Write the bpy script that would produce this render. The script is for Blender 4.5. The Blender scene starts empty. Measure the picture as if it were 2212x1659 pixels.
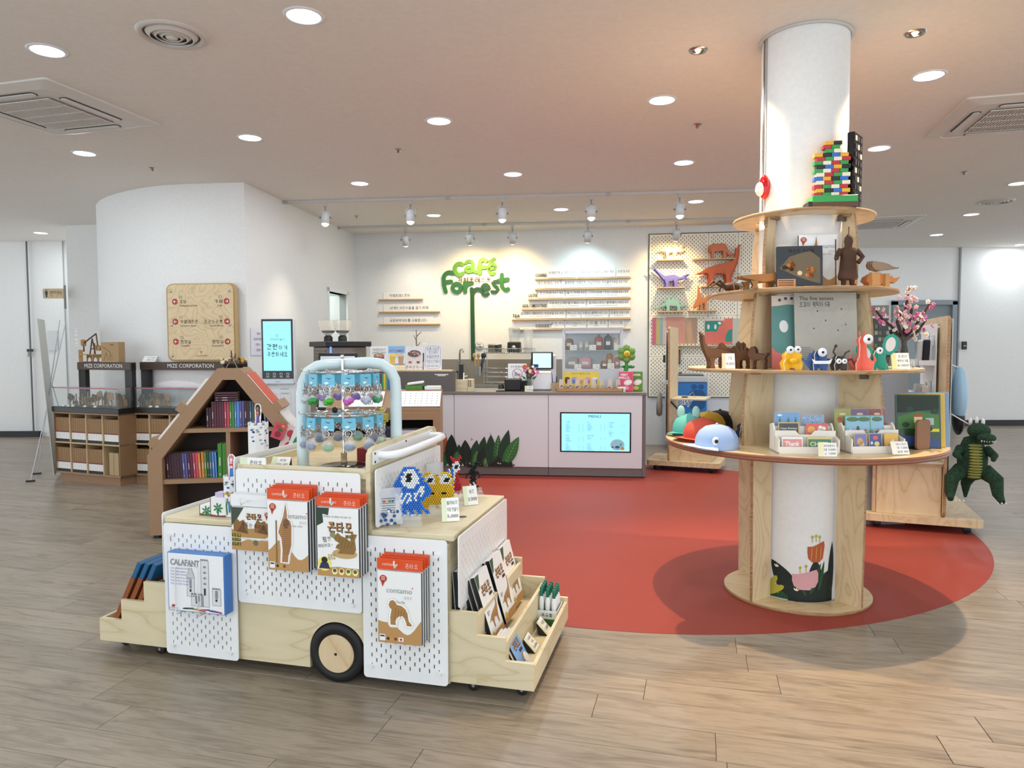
import bpy, math, random
from mathutils import Matrix, Vector
random.seed(7)
SC = bpy.context.scene
COL = SC.collection
pi = math.pi

# ---------------------------------------------------------------- camera
CAM_H, FPX = 1.401, 1534.0
_p, _r = math.radians(2.993), math.radians(-0.20)
FWD = Vector((0, math.cos(_p), -math.sin(_p)))
_u = Vector((0, math.sin(_p), math.cos(_p)))
_x = Vector((1, 0, 0))
RGT = _x*math.cos(_r) + _u*math.sin(_r)
UPV = -_x*math.sin(_r) + _u*math.cos(_r)
cam_data = bpy.data.cameras.new('camera')
cam_data.sensor_width = 36.0
cam_data.lens = 36.0*FPX/2212.0
cam_data.clip_end = 100
cam = bpy.data.objects.new('camera', cam_data)
COL.objects.link(cam)
cam.matrix_world = Matrix(((RGT.x, UPV.x, -FWD.x, 0), (RGT.y, UPV.y, -FWD.y, 0), (RGT.z, UPV.z, -FWD.z, CAM_H), (0, 0, 0, 1)))
SC.camera = cam

# ---------------------------------------------------------------- world and exposure
wd = bpy.data.worlds.new('world'); SC.world = wd; wd.use_nodes = True
wd.node_tree.nodes['Background'].inputs[0].default_value = (0.86, 0.93, 1.0, 1)
wd.node_tree.nodes['Background'].inputs[1].default_value = WORLD_STRENGTH = 1.85
SC.view_settings.view_transform = 'Standard'
SC.view_settings.look = 'None'
SC.view_settings.gamma = 1.0
SC.view_settings.use_curve_mapping = False
SC.view_settings.exposure = 0.15
SC.cycles.max_bounces = 5; SC.cycles.diffuse_bounces = 3; SC.cycles.glossy_bounces = 2; SC.cycles.transmission_bounces = 2; SC.cycles.transparent_max_bounces = 8
SC.cycles.caustics_reflective = False; SC.cycles.caustics_refractive = False; SC.cycles.adaptive_threshold = 0.03
CEIL = 3.084
DOWN_W, TRACK_W, SPOT_W = 8.5, 52.0, 250.0

# ---------------------------------------------------------------- materials
def lin(c):
    c = c/255.0
    return c/12.92 if c <= 0.04045 else ((c+0.055)/1.055)**2.4
def hexc(h):
    h = h.lstrip('#')
    return tuple(lin(int(h[i:i+2], 16)) for i in (0, 2, 4)) + (1.0,)
_MC = {}
def Cm(h, rough=0.55, metal=0.0, alpha=1.0, emit=0.0, trans=0.0, coat=0.0):
    k = (h, rough, metal, alpha, emit, trans, coat)
    if k in _MC: return _MC[k]
    m = bpy.data.materials.new('tone_'+h.lstrip('#')); m.use_nodes = True
    b = m.node_tree.nodes['Principled BSDF']
    b.inputs['Base Color'].default_value = hexc(h)
    b.inputs['Roughness'].default_value = rough
    b.inputs['Metallic'].default_value = metal
    if alpha < 1: b.inputs['Alpha'].default_value = alpha
    if trans: b.inputs['Transmission Weight'].default_value = trans; b.inputs['IOR'].default_value = 1.3
    if coat: b.inputs['Coat Weight'].default_value = coat; b.inputs['Coat Roughness'].default_value = 0.1
    if emit:
        b.inputs['Emission Color'].default_value = hexc(h); b.inputs['Emission Strength'].default_value = emit
    m.diffuse_color = hexc(h)
    _MC[k] = m
    return m
def nodes_mat(name, rough=0.5):
    m = bpy.data.materials.new(name); m.use_nodes = True
    nt = m.node_tree; b = nt.nodes['Principled BSDF']; b.inputs['Roughness'].default_value = rough
    return m, nt, b
def N(nt, kind, **kw):
    n = nt.nodes.new(kind)
    for k, v in kw.items():
        if k.startswith('i_'):
            key = k[2:].replace('_', ' ')
            n.inputs[key].default_value = v
        else: setattr(n, k, v)
    return n
def ramp(nt, stops):
    r = nt.nodes.new('ShaderNodeValToRGB'); e = r.color_ramp.elements
    while len(e) < len(stops): e.new(0.5)
    for q, (p, c) in zip(e, stops): q.position = p; q.color = hexc(c)
    return r
def wood(name, c0, c1, c2, scale=(1, 1, 1), ring=9.0, rough=0.45, dist=2.4, bump=0.02):
    m, nt, b = nodes_mat(name, rough)
    tc = N(nt, 'ShaderNodeTexCoord'); oi = N(nt, 'ShaderNodeObjectInfo')
    mp = N(nt, 'ShaderNodeMapping'); mp.inputs['Scale'].default_value = scale
    nt.links.new(tc.outputs['Object'], mp.inputs['Vector'])
    mul = N(nt, 'ShaderNodeVectorMath', operation='SCALE'); mul.inputs[0].default_value = (7, 3, 5)
    nt.links.new(oi.outputs['Random'], mul.inputs['Scale']); nt.links.new(mul.outputs[0], mp.inputs['Location'])
    n1 = N(nt, 'ShaderNodeTexNoise', i_Scale=2.2, i_Detail=2.0, i_Distortion=0.6)
    nt.links.new(mp.outputs[0], n1.inputs['Vector'])
    ms = N(nt, 'ShaderNodeMath', operation='MULTIPLY'); ms.inputs[1].default_value = ring
    nt.links.new(n1.outputs[0], ms.inputs[0])
    fr = N(nt, 'ShaderNodeMath', operation='FRACT'); nt.links.new(ms.outputs[0], fr.inputs[0])
    n2 = N(nt, 'ShaderNodeTexNoise', i_Scale=60.0, i_Detail=3.0)
    nt.links.new(mp.outputs[0], n2.inputs['Vector'])
    mx = N(nt, 'ShaderNodeMix', data_type='FLOAT'); mx.inputs[0].default_value = 0.22
    nt.links.new(fr.outputs[0], mx.inputs[2]); nt.links.new(n2.outputs[0], mx.inputs[3])
    r = ramp(nt, [(0.12, c2), (0.26, c1), (0.6, c0), (0.85, c1)])
    nt.links.new(mx.outputs[0], r.inputs[0]); nt.links.new(r.outputs[0], b.inputs['Base Color'])
    return m
def speckle(name, c0, c1, scale=200.0, rough=0.6, bump=0.0):
    m, nt, b = nodes_mat(name, rough)
    tc = N(nt, 'ShaderNodeTexCoord')
    n = N(nt, 'ShaderNodeTexNoise', i_Scale=scale, i_Detail=3.0); nt.links.new(tc.outputs['Object'], n.inputs['Vector'])
    r = ramp(nt, [(0.35, c0), (0.65, c1)]); nt.links.new(n.outputs[0], r.inputs[0]); nt.links.new(r.outputs[0], b.inputs['Base Color'])
    if bump:
        bm = N(nt, 'ShaderNodeBump', i_Strength=bump, i_Distance=0.01)
        nt.links.new(n.outputs[0], bm.inputs['Height']); nt.links.new(bm.outputs[0], b.inputs['Normal'])
    return m
M = {}
M['birch'] = wood('birch_plywood', 'dcc6a0', 'd6be96', 'c8ad82', (1.3, 1.3, .6), 15)
M['birchh'] = wood('birch_plywood_flat', 'e2caa0', 'dcc294', 'd0b280', (.6, 1.2, 1), 10, .3)
M['ply_edge'] = wood('plywood_edge', '8a6644', 'b8946a', '7a5638', (1, 1, 60), 2)
M['mdf'] = speckle('kraft_fibreboard', '96765a', 'a88866', 260)
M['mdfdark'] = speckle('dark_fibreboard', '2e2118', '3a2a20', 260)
M['birch_pale'] = wood('pale_plywood', 'dccfae', 'd7caa7', 'cab992', (.5, .5, 1.8), 10)
M['white'] = Cm('e9ebea', .4)
M['wall'] = speckle('white_wall_paint', 'e6e6e4', 'eaeae8', 40, .75)
M['ceil'] = speckle('ceiling_paint', 'e8e2da', 'ece6de', 30, .8)
M['peg'] = Cm('eef0f0', .35)
M['black'] = Cm('141414', .45)
M['blackg'] = Cm('0a0a0b', .15)
M['steel'] = Cm('c4c4c4', .25, 1.0)
M['chrome'] = Cm('dcdcdc', .08, 1.0)
M['grey'] = Cm('8c8986', .5)
M['paper'] = Cm('f4f3ef', .6)
M['ink'] = Cm('16181a', .6)
M['card'] = Cm('c29a66', .7)
M['acry'] = Cm('e8eef0', .05, 0, .16)
M['film'] = Cm('f4f6f8', .03, 0, .045)
M['glass'] = Cm('c4d4d2', .02, 0, .09)

# ---------------------------------------------------------------- mesh builder
class B:
    def __init__(s): s.v = []; s.f = []; s.m = []; s.mats = []; s.sm = []
    def mi(s, mat):
        if mat not in s.mats: s.mats.append(mat)
        return s.mats.index(mat)
    def add(s, vs, fs, mat, smooth=False, X=None):
        o = len(s.v); i = s.mi(mat)
        s.v += [tuple(X @ Vector(q)) for q in vs] if X else [tuple(q) for q in vs]
        for q in fs: s.f.append(tuple(a+o for a in q)); s.m.append(i); s.sm.append(smooth)
        return s
    def box(s, x0, x1, y0, y1, z0, z1, mat, X=None, c=0.0):
        if c <= 0:
            vs = [(x, y, z) for z in (z0, z1) for y in (y0, y1) for x in (x0, x1)]
            return s.add(vs, [(0, 2, 3, 1), (4, 5, 7, 6), (0, 1, 5, 4), (2, 6, 7, 3), (0, 4, 6, 2), (1, 3, 7, 5)], mat, False, X)
        c = min(c, (x1-x0)*.45, (y1-y0)*.45, (z1-z0)*.45)
        ring = lambda a, z: [(x0+a, y0, z), (x1-a, y0, z), (x1, y0+a, z), (x1, y1-a, z), (x1-a, y1, z), (x0+a, y1, z), (x0, y1-a, z), (x0, y0+a, z)]
        sq = lambda z: [(x0+c, y0+c, z), (x1-c, y0+c, z), (x1-c, y1-c, z), (x0+c, y1-c, z)]
        vs = sq(z0) + ring(c, z0+c) + ring(c, z1-c) + sq(z1)
        fs = [(3, 2, 1, 0), (20, 21, 22, 23)]
        for k in range(8): fs.append((4+k, 4+(k+1) % 8, 12+(k+1) % 8, 12+k))
        for k in range(4):
            a, b2 = 4+2*k, 4+2*k+1
            fs.append((k, (k+1) % 4, b2, a)); fs.append(((k+1) % 4, 4+(2*k+2) % 8, b2))
            fs.append((20+(k+1) % 4, 20+k, 8+a, 8+b2)); fs.append((20+(k+1) % 4, 8+b2, 12+(2*k+2) % 8))
        return s.add(vs, fs, mat, False, X)
    def prism(s, poly, t0, t1, mat, X=None, side=None, smooth=False):
        """polygon in local xy, extruded z t0..t1"""
        n = len(poly)
        vs = [(x, y, t0) for x, y in poly] + [(x, y, t1) for x, y in poly]
        s.add(vs, [tuple(range(n-1, -1, -1)), tuple(range(n, 2*n))], mat, False, X)
        s.add(vs, [(k, (k+1) % n, n+(k+1) % n, n+k) for k in range(n)], side or mat, smooth, X)
        return s
    def lathe(s, prof, mat, X=None, seg=24, a0=0.0, a1=2*pi, smooth=True):
        full = abs(a1-a0-2*pi) < 1e-6
        n = seg if full else seg+1
        vs = []
        for r, z in prof:
            for k in range(n):
                a = a0+(a1-a0)*k/seg; vs.append((r*math.cos(a), r*math.sin(a), z))
        fs = []
        for i in range(len(prof)-1):
            for k in range(seg):
                k2 = (k+1) % n
                fs.append((i*n+k, i*n+k2, (i+1)*n+k2, (i+1)*n+k))
        return s.add(vs, fs, mat, smooth, X)
    def cyl(s, p0, p1, r, mat, seg=12, r1=None, caps=True):
        p0, p1 = Vector(p0), Vector(p1); d = p1-p0; L = d.length
        X = Matrix.Translation(p0) @ (d.to_track_quat('Z', 'Y').to_matrix().to_4x4())
        r1 = r if r1 is None else r1
        s.lathe([(r, 0), (r1, L)], mat, X, seg)
        if caps:
            s.add([(r*math.cos(2*pi*k/seg), r*math.sin(2*pi*k/seg), 0) for k in range(seg)], [tuple(range(seg-1, -1, -1))], mat, False, X)
            s.add([(r1*math.cos(2*pi*k/seg), r1*math.sin(2*pi*k/seg), L) for k in range(seg)], [tuple(range(seg))], mat, False, X)
        return s
    def tube(s, path, r, mat, seg=8, closed=False):
        P = [Vector(p) for p in path]; n = len(P)
        rs = r if isinstance(r, (list, tuple)) else [r]*n
        vs = []; up = None
        for i, p in enumerate(P):
            a = P[i-1] if (i > 0 or closed) else p; b = P[(i+1) % n] if (i < n-1 or closed) else p
            t = (b-a).normalized() if (b-a).length > 1e-9 else Vector((0, 0, 1))
            if up is None:
                up = t.orthogonal().normalized()
            else:
                up = (up - t*up.dot(t)); up = up.normalized() if up.length > 1e-6 else t.orthogonal().normalized()
            w = t.cross(up)
            for k in range(seg):
                q = 2*pi*k/seg; vs.append(p + (up*math.cos(q)+w*math.sin(q))*rs[i])
        fs = []
        for i in range(n if closed else n-1):
            j = (i+1) % n
            for k in range(seg): fs.append((i*seg+k, i*seg+(k+1) % seg, j*seg+(k+1) % seg, j*seg+k))
        s.add(vs, fs, mat, True)
        if not closed:
            s.add(vs, [tuple(range(seg-1, -1, -1)), tuple((n-1)*seg+k for k in range(seg))], mat, False)
        return s
    def ball(s, c, r, mat, seg=12, rings=8, sc=(1, 1, 1), X=None):
        prof = [(max(1e-4, r*math.sin(pi*i/rings)), -r*math.cos(pi*i/rings)) for i in range(rings+1)]
        T = Matrix.Translation(Vector(c)) @ Matrix.Diagonal((sc[0], sc[1], sc[2], 1))
        return s.lathe(prof, mat, (X @ T) if X else T, seg)
    def build(s, name, parent=None, X=None):
        me = bpy.data.meshes.new(name); me.from_pydata(s.v, [], s.f)
        for m in s.mats: me.materials.append(m)
        me.polygons.foreach_set('material_index', s.m); me.polygons.foreach_set('use_smooth', s.sm)
        me.update()
        return link(name, me, parent, X)
def link(name, me, parent=None, X=None):
    o = bpy.data.objects.new(name, me); COL.objects.link(o)
    if parent is not None: o.parent = parent
    if X is not None: o.matrix_local = X
    return o
def tag(o, label, cat, group=None):
    o['label'] = label; o['category'] = cat
    if group: o['group'] = group
    return o
def struct(o, label=None):
    o['kind'] = 'structure'
    if label: o['label'] = label
    return o
def XF(loc=(0, 0, 0), rz=0.0, rx=0.0, ry=0.0):
    return Matrix.Translation(Vector(loc)) @ Matrix.Rotation(rz, 4, 'Z') @ Matrix.Rotation(ry, 4, 'Y') @ Matrix.Rotation(rx, 4, 'X')
def thing(name, label, cat, X=None, group=None):
    o = bpy.data.objects.new(name, None); o.empty_display_size = 0.05; COL.objects.link(o)
    if X is not None: o.matrix_local = X
    return tag(o, label, cat, group)
def dup(o, X=None, parent=None, label=None):
    c = o.copy(); COL.objects.link(c); c.parent = parent
    if X is not None: c.matrix_local = X
    if label: c['label'] = label
    for ch in _kids.get(o.name, list(o.children)): dup(ch, ch.matrix_local.copy(), c)
    return c
_kids = {}
def face(o, xd, yd):
    """matrix of a flat face: local x along xd, y along yd, z out of it"""
    xd = Vector(xd).normalized(); yd = Vector(yd).normalized(); zd = xd.cross(yd)
    return Matrix(((xd.x, yd.x, zd.x, o[0]), (xd.y, yd.y, zd.y, o[1]), (xd.z, yd.z, zd.z, o[2]), (0, 0, 0, 1)))
def rrect(x0, y0, x1, y1, r, n=5):
    out = []
    for cx, cy, a in ((x1-r, y1-r, 0), (x0+r, y1-r, pi/2), (x0+r, y0+r, pi), (x1-r, y0+r, 1.5*pi)):
        out += [(cx+r*math.cos(a+pi/2*k/n), cy+r*math.sin(a+pi/2*k/n)) for k in range(n+1)]
    return out
def ell(cx, cy, a, b=None, n=16, t=0.0):
    b = a if b is None else b
    return [(cx+a*math.cos(q)*math.cos(t)-b*math.sin(q)*math.sin(t), cy+a*math.cos(q)*math.sin(t)+b*math.sin(q)*math.cos(t)) for q in [2*pi*k/n for k in range(n)]]
# flat printing: polygons and lettering gathered into one mesh part
_TXT = []
class Print:
    def __init__(s, parent, X, name='print', lift=0.0006):
        s.b = B(); s.parent = parent; s.X = X; s.name = name; s.lift = lift; s.t = []; _TXT.append(s)
    def poly(s, col, pts, l=1):
        m = Cm(col) if isinstance(col, str) else col
        s.b.add([(x, y, s.lift*l) for x, y in pts], [tuple(range(len(pts)))], m); return s
    def rect(s, col, x0, y0, x1, y1, l=1, r=0): return s.poly(col, rrect(x0, y0, x1, y1, r) if r else [(x0, y0), (x1, y0), (x1, y1), (x0, y1)], l)
    def circ(s, col, x, y, a, b=None, l=1, t=0.0, n=14): return s.poly(col, ell(x, y, a, b, n, t), l)
    def line(s, col, pts, w, l=1):
        for (x0, y0), (x1, y1) in zip(pts, pts[1:]):
            dx, dy = x1-x0, y1-y0; L = math.hypot(dx, dy) or 1e-6; nx, ny = -dy/L*w/2, dx/L*w/2
            s.poly(col, [(x0-nx, y0-ny), (x1-nx, y1-ny), (x1+nx, y1+ny), (x0+nx, y0+ny)], l)
        return s
    def text(s, txt, x, y, size, col='16181a', align='CENTER', l=2, width=None, bold=0.0, rot=0.0, ext=0.0, res=2, shear=0.0):
        s.t.append((txt, x, y, Cm(col) if isinstance(col, str) else col, l, width, rot, size, ext, align, res, round(bold, 3))); return s
# Hangul written from its letter strokes (unit boxes, y up)
_O = [[(.5+.42*math.cos(pi*k/5), .5+.42*math.sin(pi*k/5)) for k in range(11)]]
_L = lambda *p: [list(p)]
JC = {'ㄱ': _L((.05, .9), (.9, .9), (.85, .1)), 'ㄴ': _L((.1, .95), (.1, .1), (.95, .1)), 'ㄷ': _L((.95, .9), (.1, .9), (.1, .1), (.95, .1)), 'ㄹ': _L((.05, .95), (.9, .95), (.9, .52), (.1, .52), (.1, .08), (.95, .08)),
 'ㅁ': _L((.1, .1), (.1, .9), (.9, .9), (.9, .1), (.1, .1)), 'ㅂ': [[(.1, .95), (.1, .08), (.9, .08), (.9, .95)], [(.1, .5), (.9, .5)]], 'ㅅ': [[(.5, .95), (.45, .55), (.05, .08)], [(.48, .6), (.95, .08)]], 'ㅇ': _O,
 'ㅈ': [[(.05, .9), (.92, .9), (.5, .5), (.05, .08)], [(.52, .5), (.95, .08)]], 'ㅊ': [[(.5, 1.05), (.5, .86)], [(.05, .8), (.92, .8), (.5, .45), (.05, .05)], [(.52, .45), (.95, .05)]], 'ㅋ': [[(.05, .92), (.9, .92), (.85, .08)], [(.1, .5), (.85, .5)]],
 'ㅌ': [[(.95, .92), (.1, .92), (.1, .08), (.95, .08)], [(.1, .5), (.9, .5)]], 'ㅍ': [[(.05, .9), (.95, .9)], [(.3, .9), (.33, .1)], [(.7, .9), (.67, .1)], [(.02, .1), (.98, .1)]], 'ㅎ': [[(.5, 1.05), (.5, .88)], [(.08, .8), (.92, .8)], [(.5+.33*math.cos(pi*k/5), .34+.3*math.sin(pi*k/5)) for k in range(11)]]}
def _dbl(c): return [[(x*.47, y) for x, y in q] for q in JC[c]]+[[(.53+x*.47, y) for x, y in q] for q in JC[c]]
for _d, _e in zip('ㄲㄸㅃㅆㅉ', 'ㄱㄷㅂㅅㅈ'): JC[_d] = _dbl(_e)
def _two(a, b): return [[(x*.45, y) for x, y in q] for q in JC[a]]+[[(.55+x*.45, y) for x, y in q] for q in JC[b]]
CHO = 'ㄱㄲㄴㄷㄸㄹㅁㅂㅃㅅㅆㅇㅈㅉㅊㅋㅌㅍㅎ'
JUN = ['ㅏ', 'ㅐ', 'ㅑ', 'ㅒ', 'ㅓ', 'ㅔ', 'ㅕ', 'ㅖ', 'ㅗ', 'ㅗㅏ', 'ㅗㅐ', 'ㅗㅣ', 'ㅛ', 'ㅜ', 'ㅜㅓ', 'ㅜㅔ', 'ㅜㅣ', 'ㅠ', 'ㅡ', 'ㅡㅣ', 'ㅣ']
JON = ['', 'ㄱ', 'ㄲ', 'ㄱㅅ', 'ㄴ', 'ㄴㅈ', 'ㄴㅎ', 'ㄷ', 'ㄹ', 'ㄹㄱ', 'ㄹㅁ', 'ㄹㅂ', 'ㄹㅅ', 'ㄹㅌ', 'ㄹㅍ', 'ㄹㅎ', 'ㅁ', 'ㅂ', 'ㅂㅅ', 'ㅅ', 'ㅆ', 'ㅇ', 'ㅈ', 'ㅊ', 'ㅋ', 'ㅌ', 'ㅍ', 'ㅎ']
VV = {'ㅏ': [((.3, 1), (.3, 0)), ((.3, .52), (.9, .52))], 'ㅑ': [((.3, 1), (.3, 0)), ((.3, .65), (.9, .65)), ((.3, .38), (.9, .38))], 'ㅓ': [((.7, 1), (.7, 0)), ((.0, .52), (.7, .52))], 'ㅕ': [((.7, 1), (.7, 0)), ((0, .65), (.7, .65)), ((0, .38), (.7, .38))], 'ㅣ': [((.6, 1), (.6, 0))],
 'ㅐ': [((.2, .97), (.2, .03)), ((.8, 1), (.8, 0)), ((.2, .52), (.8, .52))], 'ㅒ': [((.2, .97), (.2, .03)), ((.8, 1), (.8, 0)), ((.2, .65), (.8, .65)), ((.2, .38), (.8, .38))], 'ㅔ': [((.45, .97), (.45, .03)), ((.9, 1), (.9, 0)), ((-.05, .52), (.45, .52))], 'ㅖ': [((.45, .97), (.45, .03)), ((.9, 1), (.9, 0)), ((-.05, .65), (.45, .65)), ((-.05, .38), (.45, .38))]}
HH = {'ㅗ': [((0, .15), (1, .15)), ((.5, .95), (.5, .15))], 'ㅛ': [((0, .15), (1, .15)), ((.33, .95), (.33, .15)), ((.67, .95), (.67, .15))], 'ㅜ': [((0, .8), (1, .8)), ((.5, .8), (.5, .0))], 'ㅠ': [((0, .8), (1, .8)), ((.33, .8), (.33, 0)), ((.67, .8), (.67, 0))], 'ㅡ': [((0, .4), (1, .4))]}
_HG = {}
def hangul(ch, w):
    if (ch, w) in _HG: return _HG[(ch, w)]
    k = ord(ch)-0xAC00; c, v, f = CHO[k//588], JUN[(k % 588)//28], JON[k % 28]; S = []
    def put(st, x0, y0, x1, y1): S.extend([[(x0+(x1-x0)*q[0], y0+(y1-y0)*q[1]) for q in pl] for pl in st])
    lo = .42 if f else 0.0
    if len(v) == 1 and v in VV: put(JC[c], .06, lo+.08*(1-lo), .54, .95); put(VV[v], .62, lo, .95, 1)
    elif len(v) == 1: put(JC[c], .2, lo+.46*(1-lo), .8, .98); put(HH[v], .04, lo, .96, lo+.4*(1-lo))
    else: put(JC[c], .06, lo+.46*(1-lo), .54, .97); put(HH[v[0]], .03, lo+.02, .6, lo+.38*(1-lo)); put(VV[v[1]], .64, lo, .97, 1)
    if f: put(JC[f] if f in JC else _two(f[0], f[1]), .18, .0, .84, .36)
    vs, fs = [], []
    for pl in S:
        for (xa, ya), (xb, yb) in zip(pl, pl[1:]):
            dx, dy = xb-xa, yb-ya; L = math.hypot(dx, dy) or 1e-6; dx, dy = dx/L*w/2, dy/L*w/2; o = len(vs)
            vs += [(xa-dx*.9+dy, ya-dy*.9-dx), (xb+dx*.9+dy, yb+dy*.9-dx), (xb+dx*.9-dy, yb+dy*.9+dx), (xa-dx*.9-dy, ya-dy*.9+dx)]; fs.append((o, o+1, o+2, o+3))
    vs = [((x)*.84, (y-.5)*.84, 0) for x, y in vs]
    _HG[(ch, w)] = (vs, fs); return vs, fs
def finish_prints():
    isk = lambda ch: 0xAC00 <= ord(ch) < 0xD7A4
    G = {}; runs = {}
    for p in _TXT:
        for t in p.t:
            out = []; cur = ''
            for ch in t[0]:
                if isk(ch):
                    if cur: out.append(cur); cur = ''
                    out.append(ch)
                else: cur += ch
            if cur: out.append(cur)
            runs[t[0]] = out
            for r in out:
                if not isk(r[0]) and r.strip(): G[(r.strip(), t[10], t[11])] = None
    tmp = []
    for k in G:
        cu = bpy.data.curves.new('t', 'FONT'); cu.body = k[0]; cu.size = 1.0; cu.align_x = 'LEFT'; cu.align_y = 'CENTER'; cu.resolution_u = k[1]; cu.offset = k[2]
        o = bpy.data.objects.new('t', cu); COL.objects.link(o); tmp.append(o); G[k] = o
    bpy.context.view_layer.update()
    dg = bpy.context.evaluated_depsgraph_get(); mm = []
    for k, o in G.items():
        me = bpy.data.meshes.new_from_object(o.evaluated_get(dg)); mm.append(me)
        G[k] = ([tuple(v.co) for v in me.vertices], [tuple(q.vertices) for q in me.polygons])
    bpy.data.batch_remove(mm+tmp+[o.data for o in tmp])
    for p in _TXT:
        for txt, x, y, m, l, width, rot, size, ext, align, res, bold in p.t:
            vs, fs = [], []; cx = 0.0
            for r in runs[txt]:
                if isk(r[0]): a, b = hangul(r, .085+bold*2.2); ad = .92
                elif not r.strip(): cx += .3*len(r); continue
                else:
                    if r[0] == ' ': cx += .28
                    a, b = G[(r.strip(), res, bold)]; ad = (max(q[0] for q in a) if a else 0)+.06+(.28 if r[-1] == ' ' else 0)
                o = len(vs); vs += [(q[0]+cx, q[1]) for q in a]; fs += [tuple(i+o for i in f) for f in b]; cx += ad
            if not vs: continue
            x0, x1 = min(v[0] for v in vs), max(v[0] for v in vs); kx_ = width/(x1-x0) if width else size
            sh = 0 if align == 'LEFT' else (x0+x1)/2
            ca, sa = math.cos(rot), math.sin(rot); n = len(vs)
            vs = [(x+(v[0]-sh)*kx_*ca-v[1]*size*sa, y+(v[0]-sh)*kx_*sa+v[1]*size*ca, p.lift*l+ext) for v in vs]
            p.b.add(vs, fs, m)
            if ext:
                ed = {}
                for f in fs:
                    for i in range(len(f)):
                        e = (f[i], f[(i+1) % len(f)]); rv = (e[1], e[0])
                        if rv in ed: del ed[rv]
                        else: ed[e] = 1
                p.b.add(vs+[(v[0], v[1], p.lift*l) for v in vs], [(e[1], e[0], e[0]+n, e[1]+n) for e in ed], m)
        p.b.build(p.name, p.parent, p.X)
# pegboard sheet with real slots; local x 0..w, y 0..h, front face z=t
def pegsheet(b, w, h, mat, X=None, t=0.005, px=0.0208, py=0.0417, sw=0.0055, sh=0.0165, r=0.015, m=0.024, back=True):
    nx = max(1, int((w-2*m)/px)); mx = (w-nx*px)/2
    ny = max(1, int((h-2*m)/py)); my = (h-ny*py)/2
    vs = []; fs = []
    def q(*p):
        o = len(vs); vs.extend(p); fs.append((o, o+1, o+2, o+3))
    for z, fl in ((t, False),) + (((0.0, True),) if back else ()):
        def qq(x0, y0, x1, y1):
            a = [(x0, y0, z), (x1, y0, z), (x1, y1, z), (x0, y1, z)]
            q(*(a[::-1] if fl else a))
        for i in range(nx):
            x0 = mx+i*px; x1 = x0+px; a = x0+(px-sw)/2; c = a+sw
            qq(x0, my, a, h-my); qq(c, my, x1, h-my)
            y = my; off = py*.25 if i % 2 == 0 else py*.75
            for j in range(ny):
                yc = my+j*py+off; qq(a, y, c, yc-sh/2); y = yc+sh/2
                if not fl:
                    q((a, yc-sh/2, t), (c, yc-sh/2, t), (c, yc-sh/2, 0), (a, yc-sh/2, 0)); q((c, y, t), (a, y, t), (a, y, 0), (c, y, 0))
                    q((a, y, t), (a, yc-sh/2, t), (a, yc-sh/2, 0), (a, y, 0)); q((c, yc-sh/2, t), (c, y, t), (c, y, 0), (c, yc-sh/2, 0))
            qq(a, y, c, h-my)
        x1, y1 = w-mx, h-my
        qq(mx, 0, x1, my); qq(mx, y1, x1, h); qq(0, my, mx, y1); qq(x1, my, w, y1)
        for cx, cy, sx, sy in ((mx, my, -1, -1), (x1, my, 1, -1), (x1, y1, 1, 1), (mx, y1, -1, 1)):
            ex, ey = cx+sx*mx, cy+sy*my; rr = min(r, mx*.98, my*.98); pts = [(cx, cy)]
            if sx*sy > 0: pts.append((ex, cy))
            else: pts.append((cx, ey))
            arc = []
            for k in range(5):
                th = pi/2*k/4
                if sx*sy > 0: arc.append((ex-sx*rr+sx*rr*math.cos(th), ey-sy*rr+sy*rr*math.sin(th)))
                else: arc.append((ex-sx*rr+sx*rr*math.sin(th), ey-sy*rr+sy*rr*math.cos(th)))
            pts += arc; pts.append((cx, ey) if sx*sy > 0 else (ex, cy))
            P3 = [(x, y, z) for x, y in pts]
            if fl: P3 = P3[::-1]
            o = len(vs); vs.extend(P3); fs.append(tuple(range(o, o+len(P3))))
    b.add(vs, fs, mat, False, X)
    ol = rrect(0, 0, w, h, min(r, mx*.98, my*.98), 4); n = len(ol)
    b.add([(x, y, 0) for x, y in ol]+[(x, y, t) for x, y in ol], [(k, (k+1) % n, n+(k+1) % n, n+k) for k in range(n)], mat, True, X)
    return b
def at(px, py, Y):
    """point at real distance Y in front of the camera position that the photo shows at px,py"""
    d = RGT*((px-1106)/FPX) - UPV*((py-829.5)/FPX) + FWD
    return Vector((0, 0, CAM_H)) + d*(Y/d.y)
def atz(px, py, z):
    d = RGT*((px-1106)/FPX) - UPV*((py-829.5)/FPX) + FWD
    return Vector((0, 0, CAM_H)) + d*((z-CAM_H)/d.z)

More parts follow.
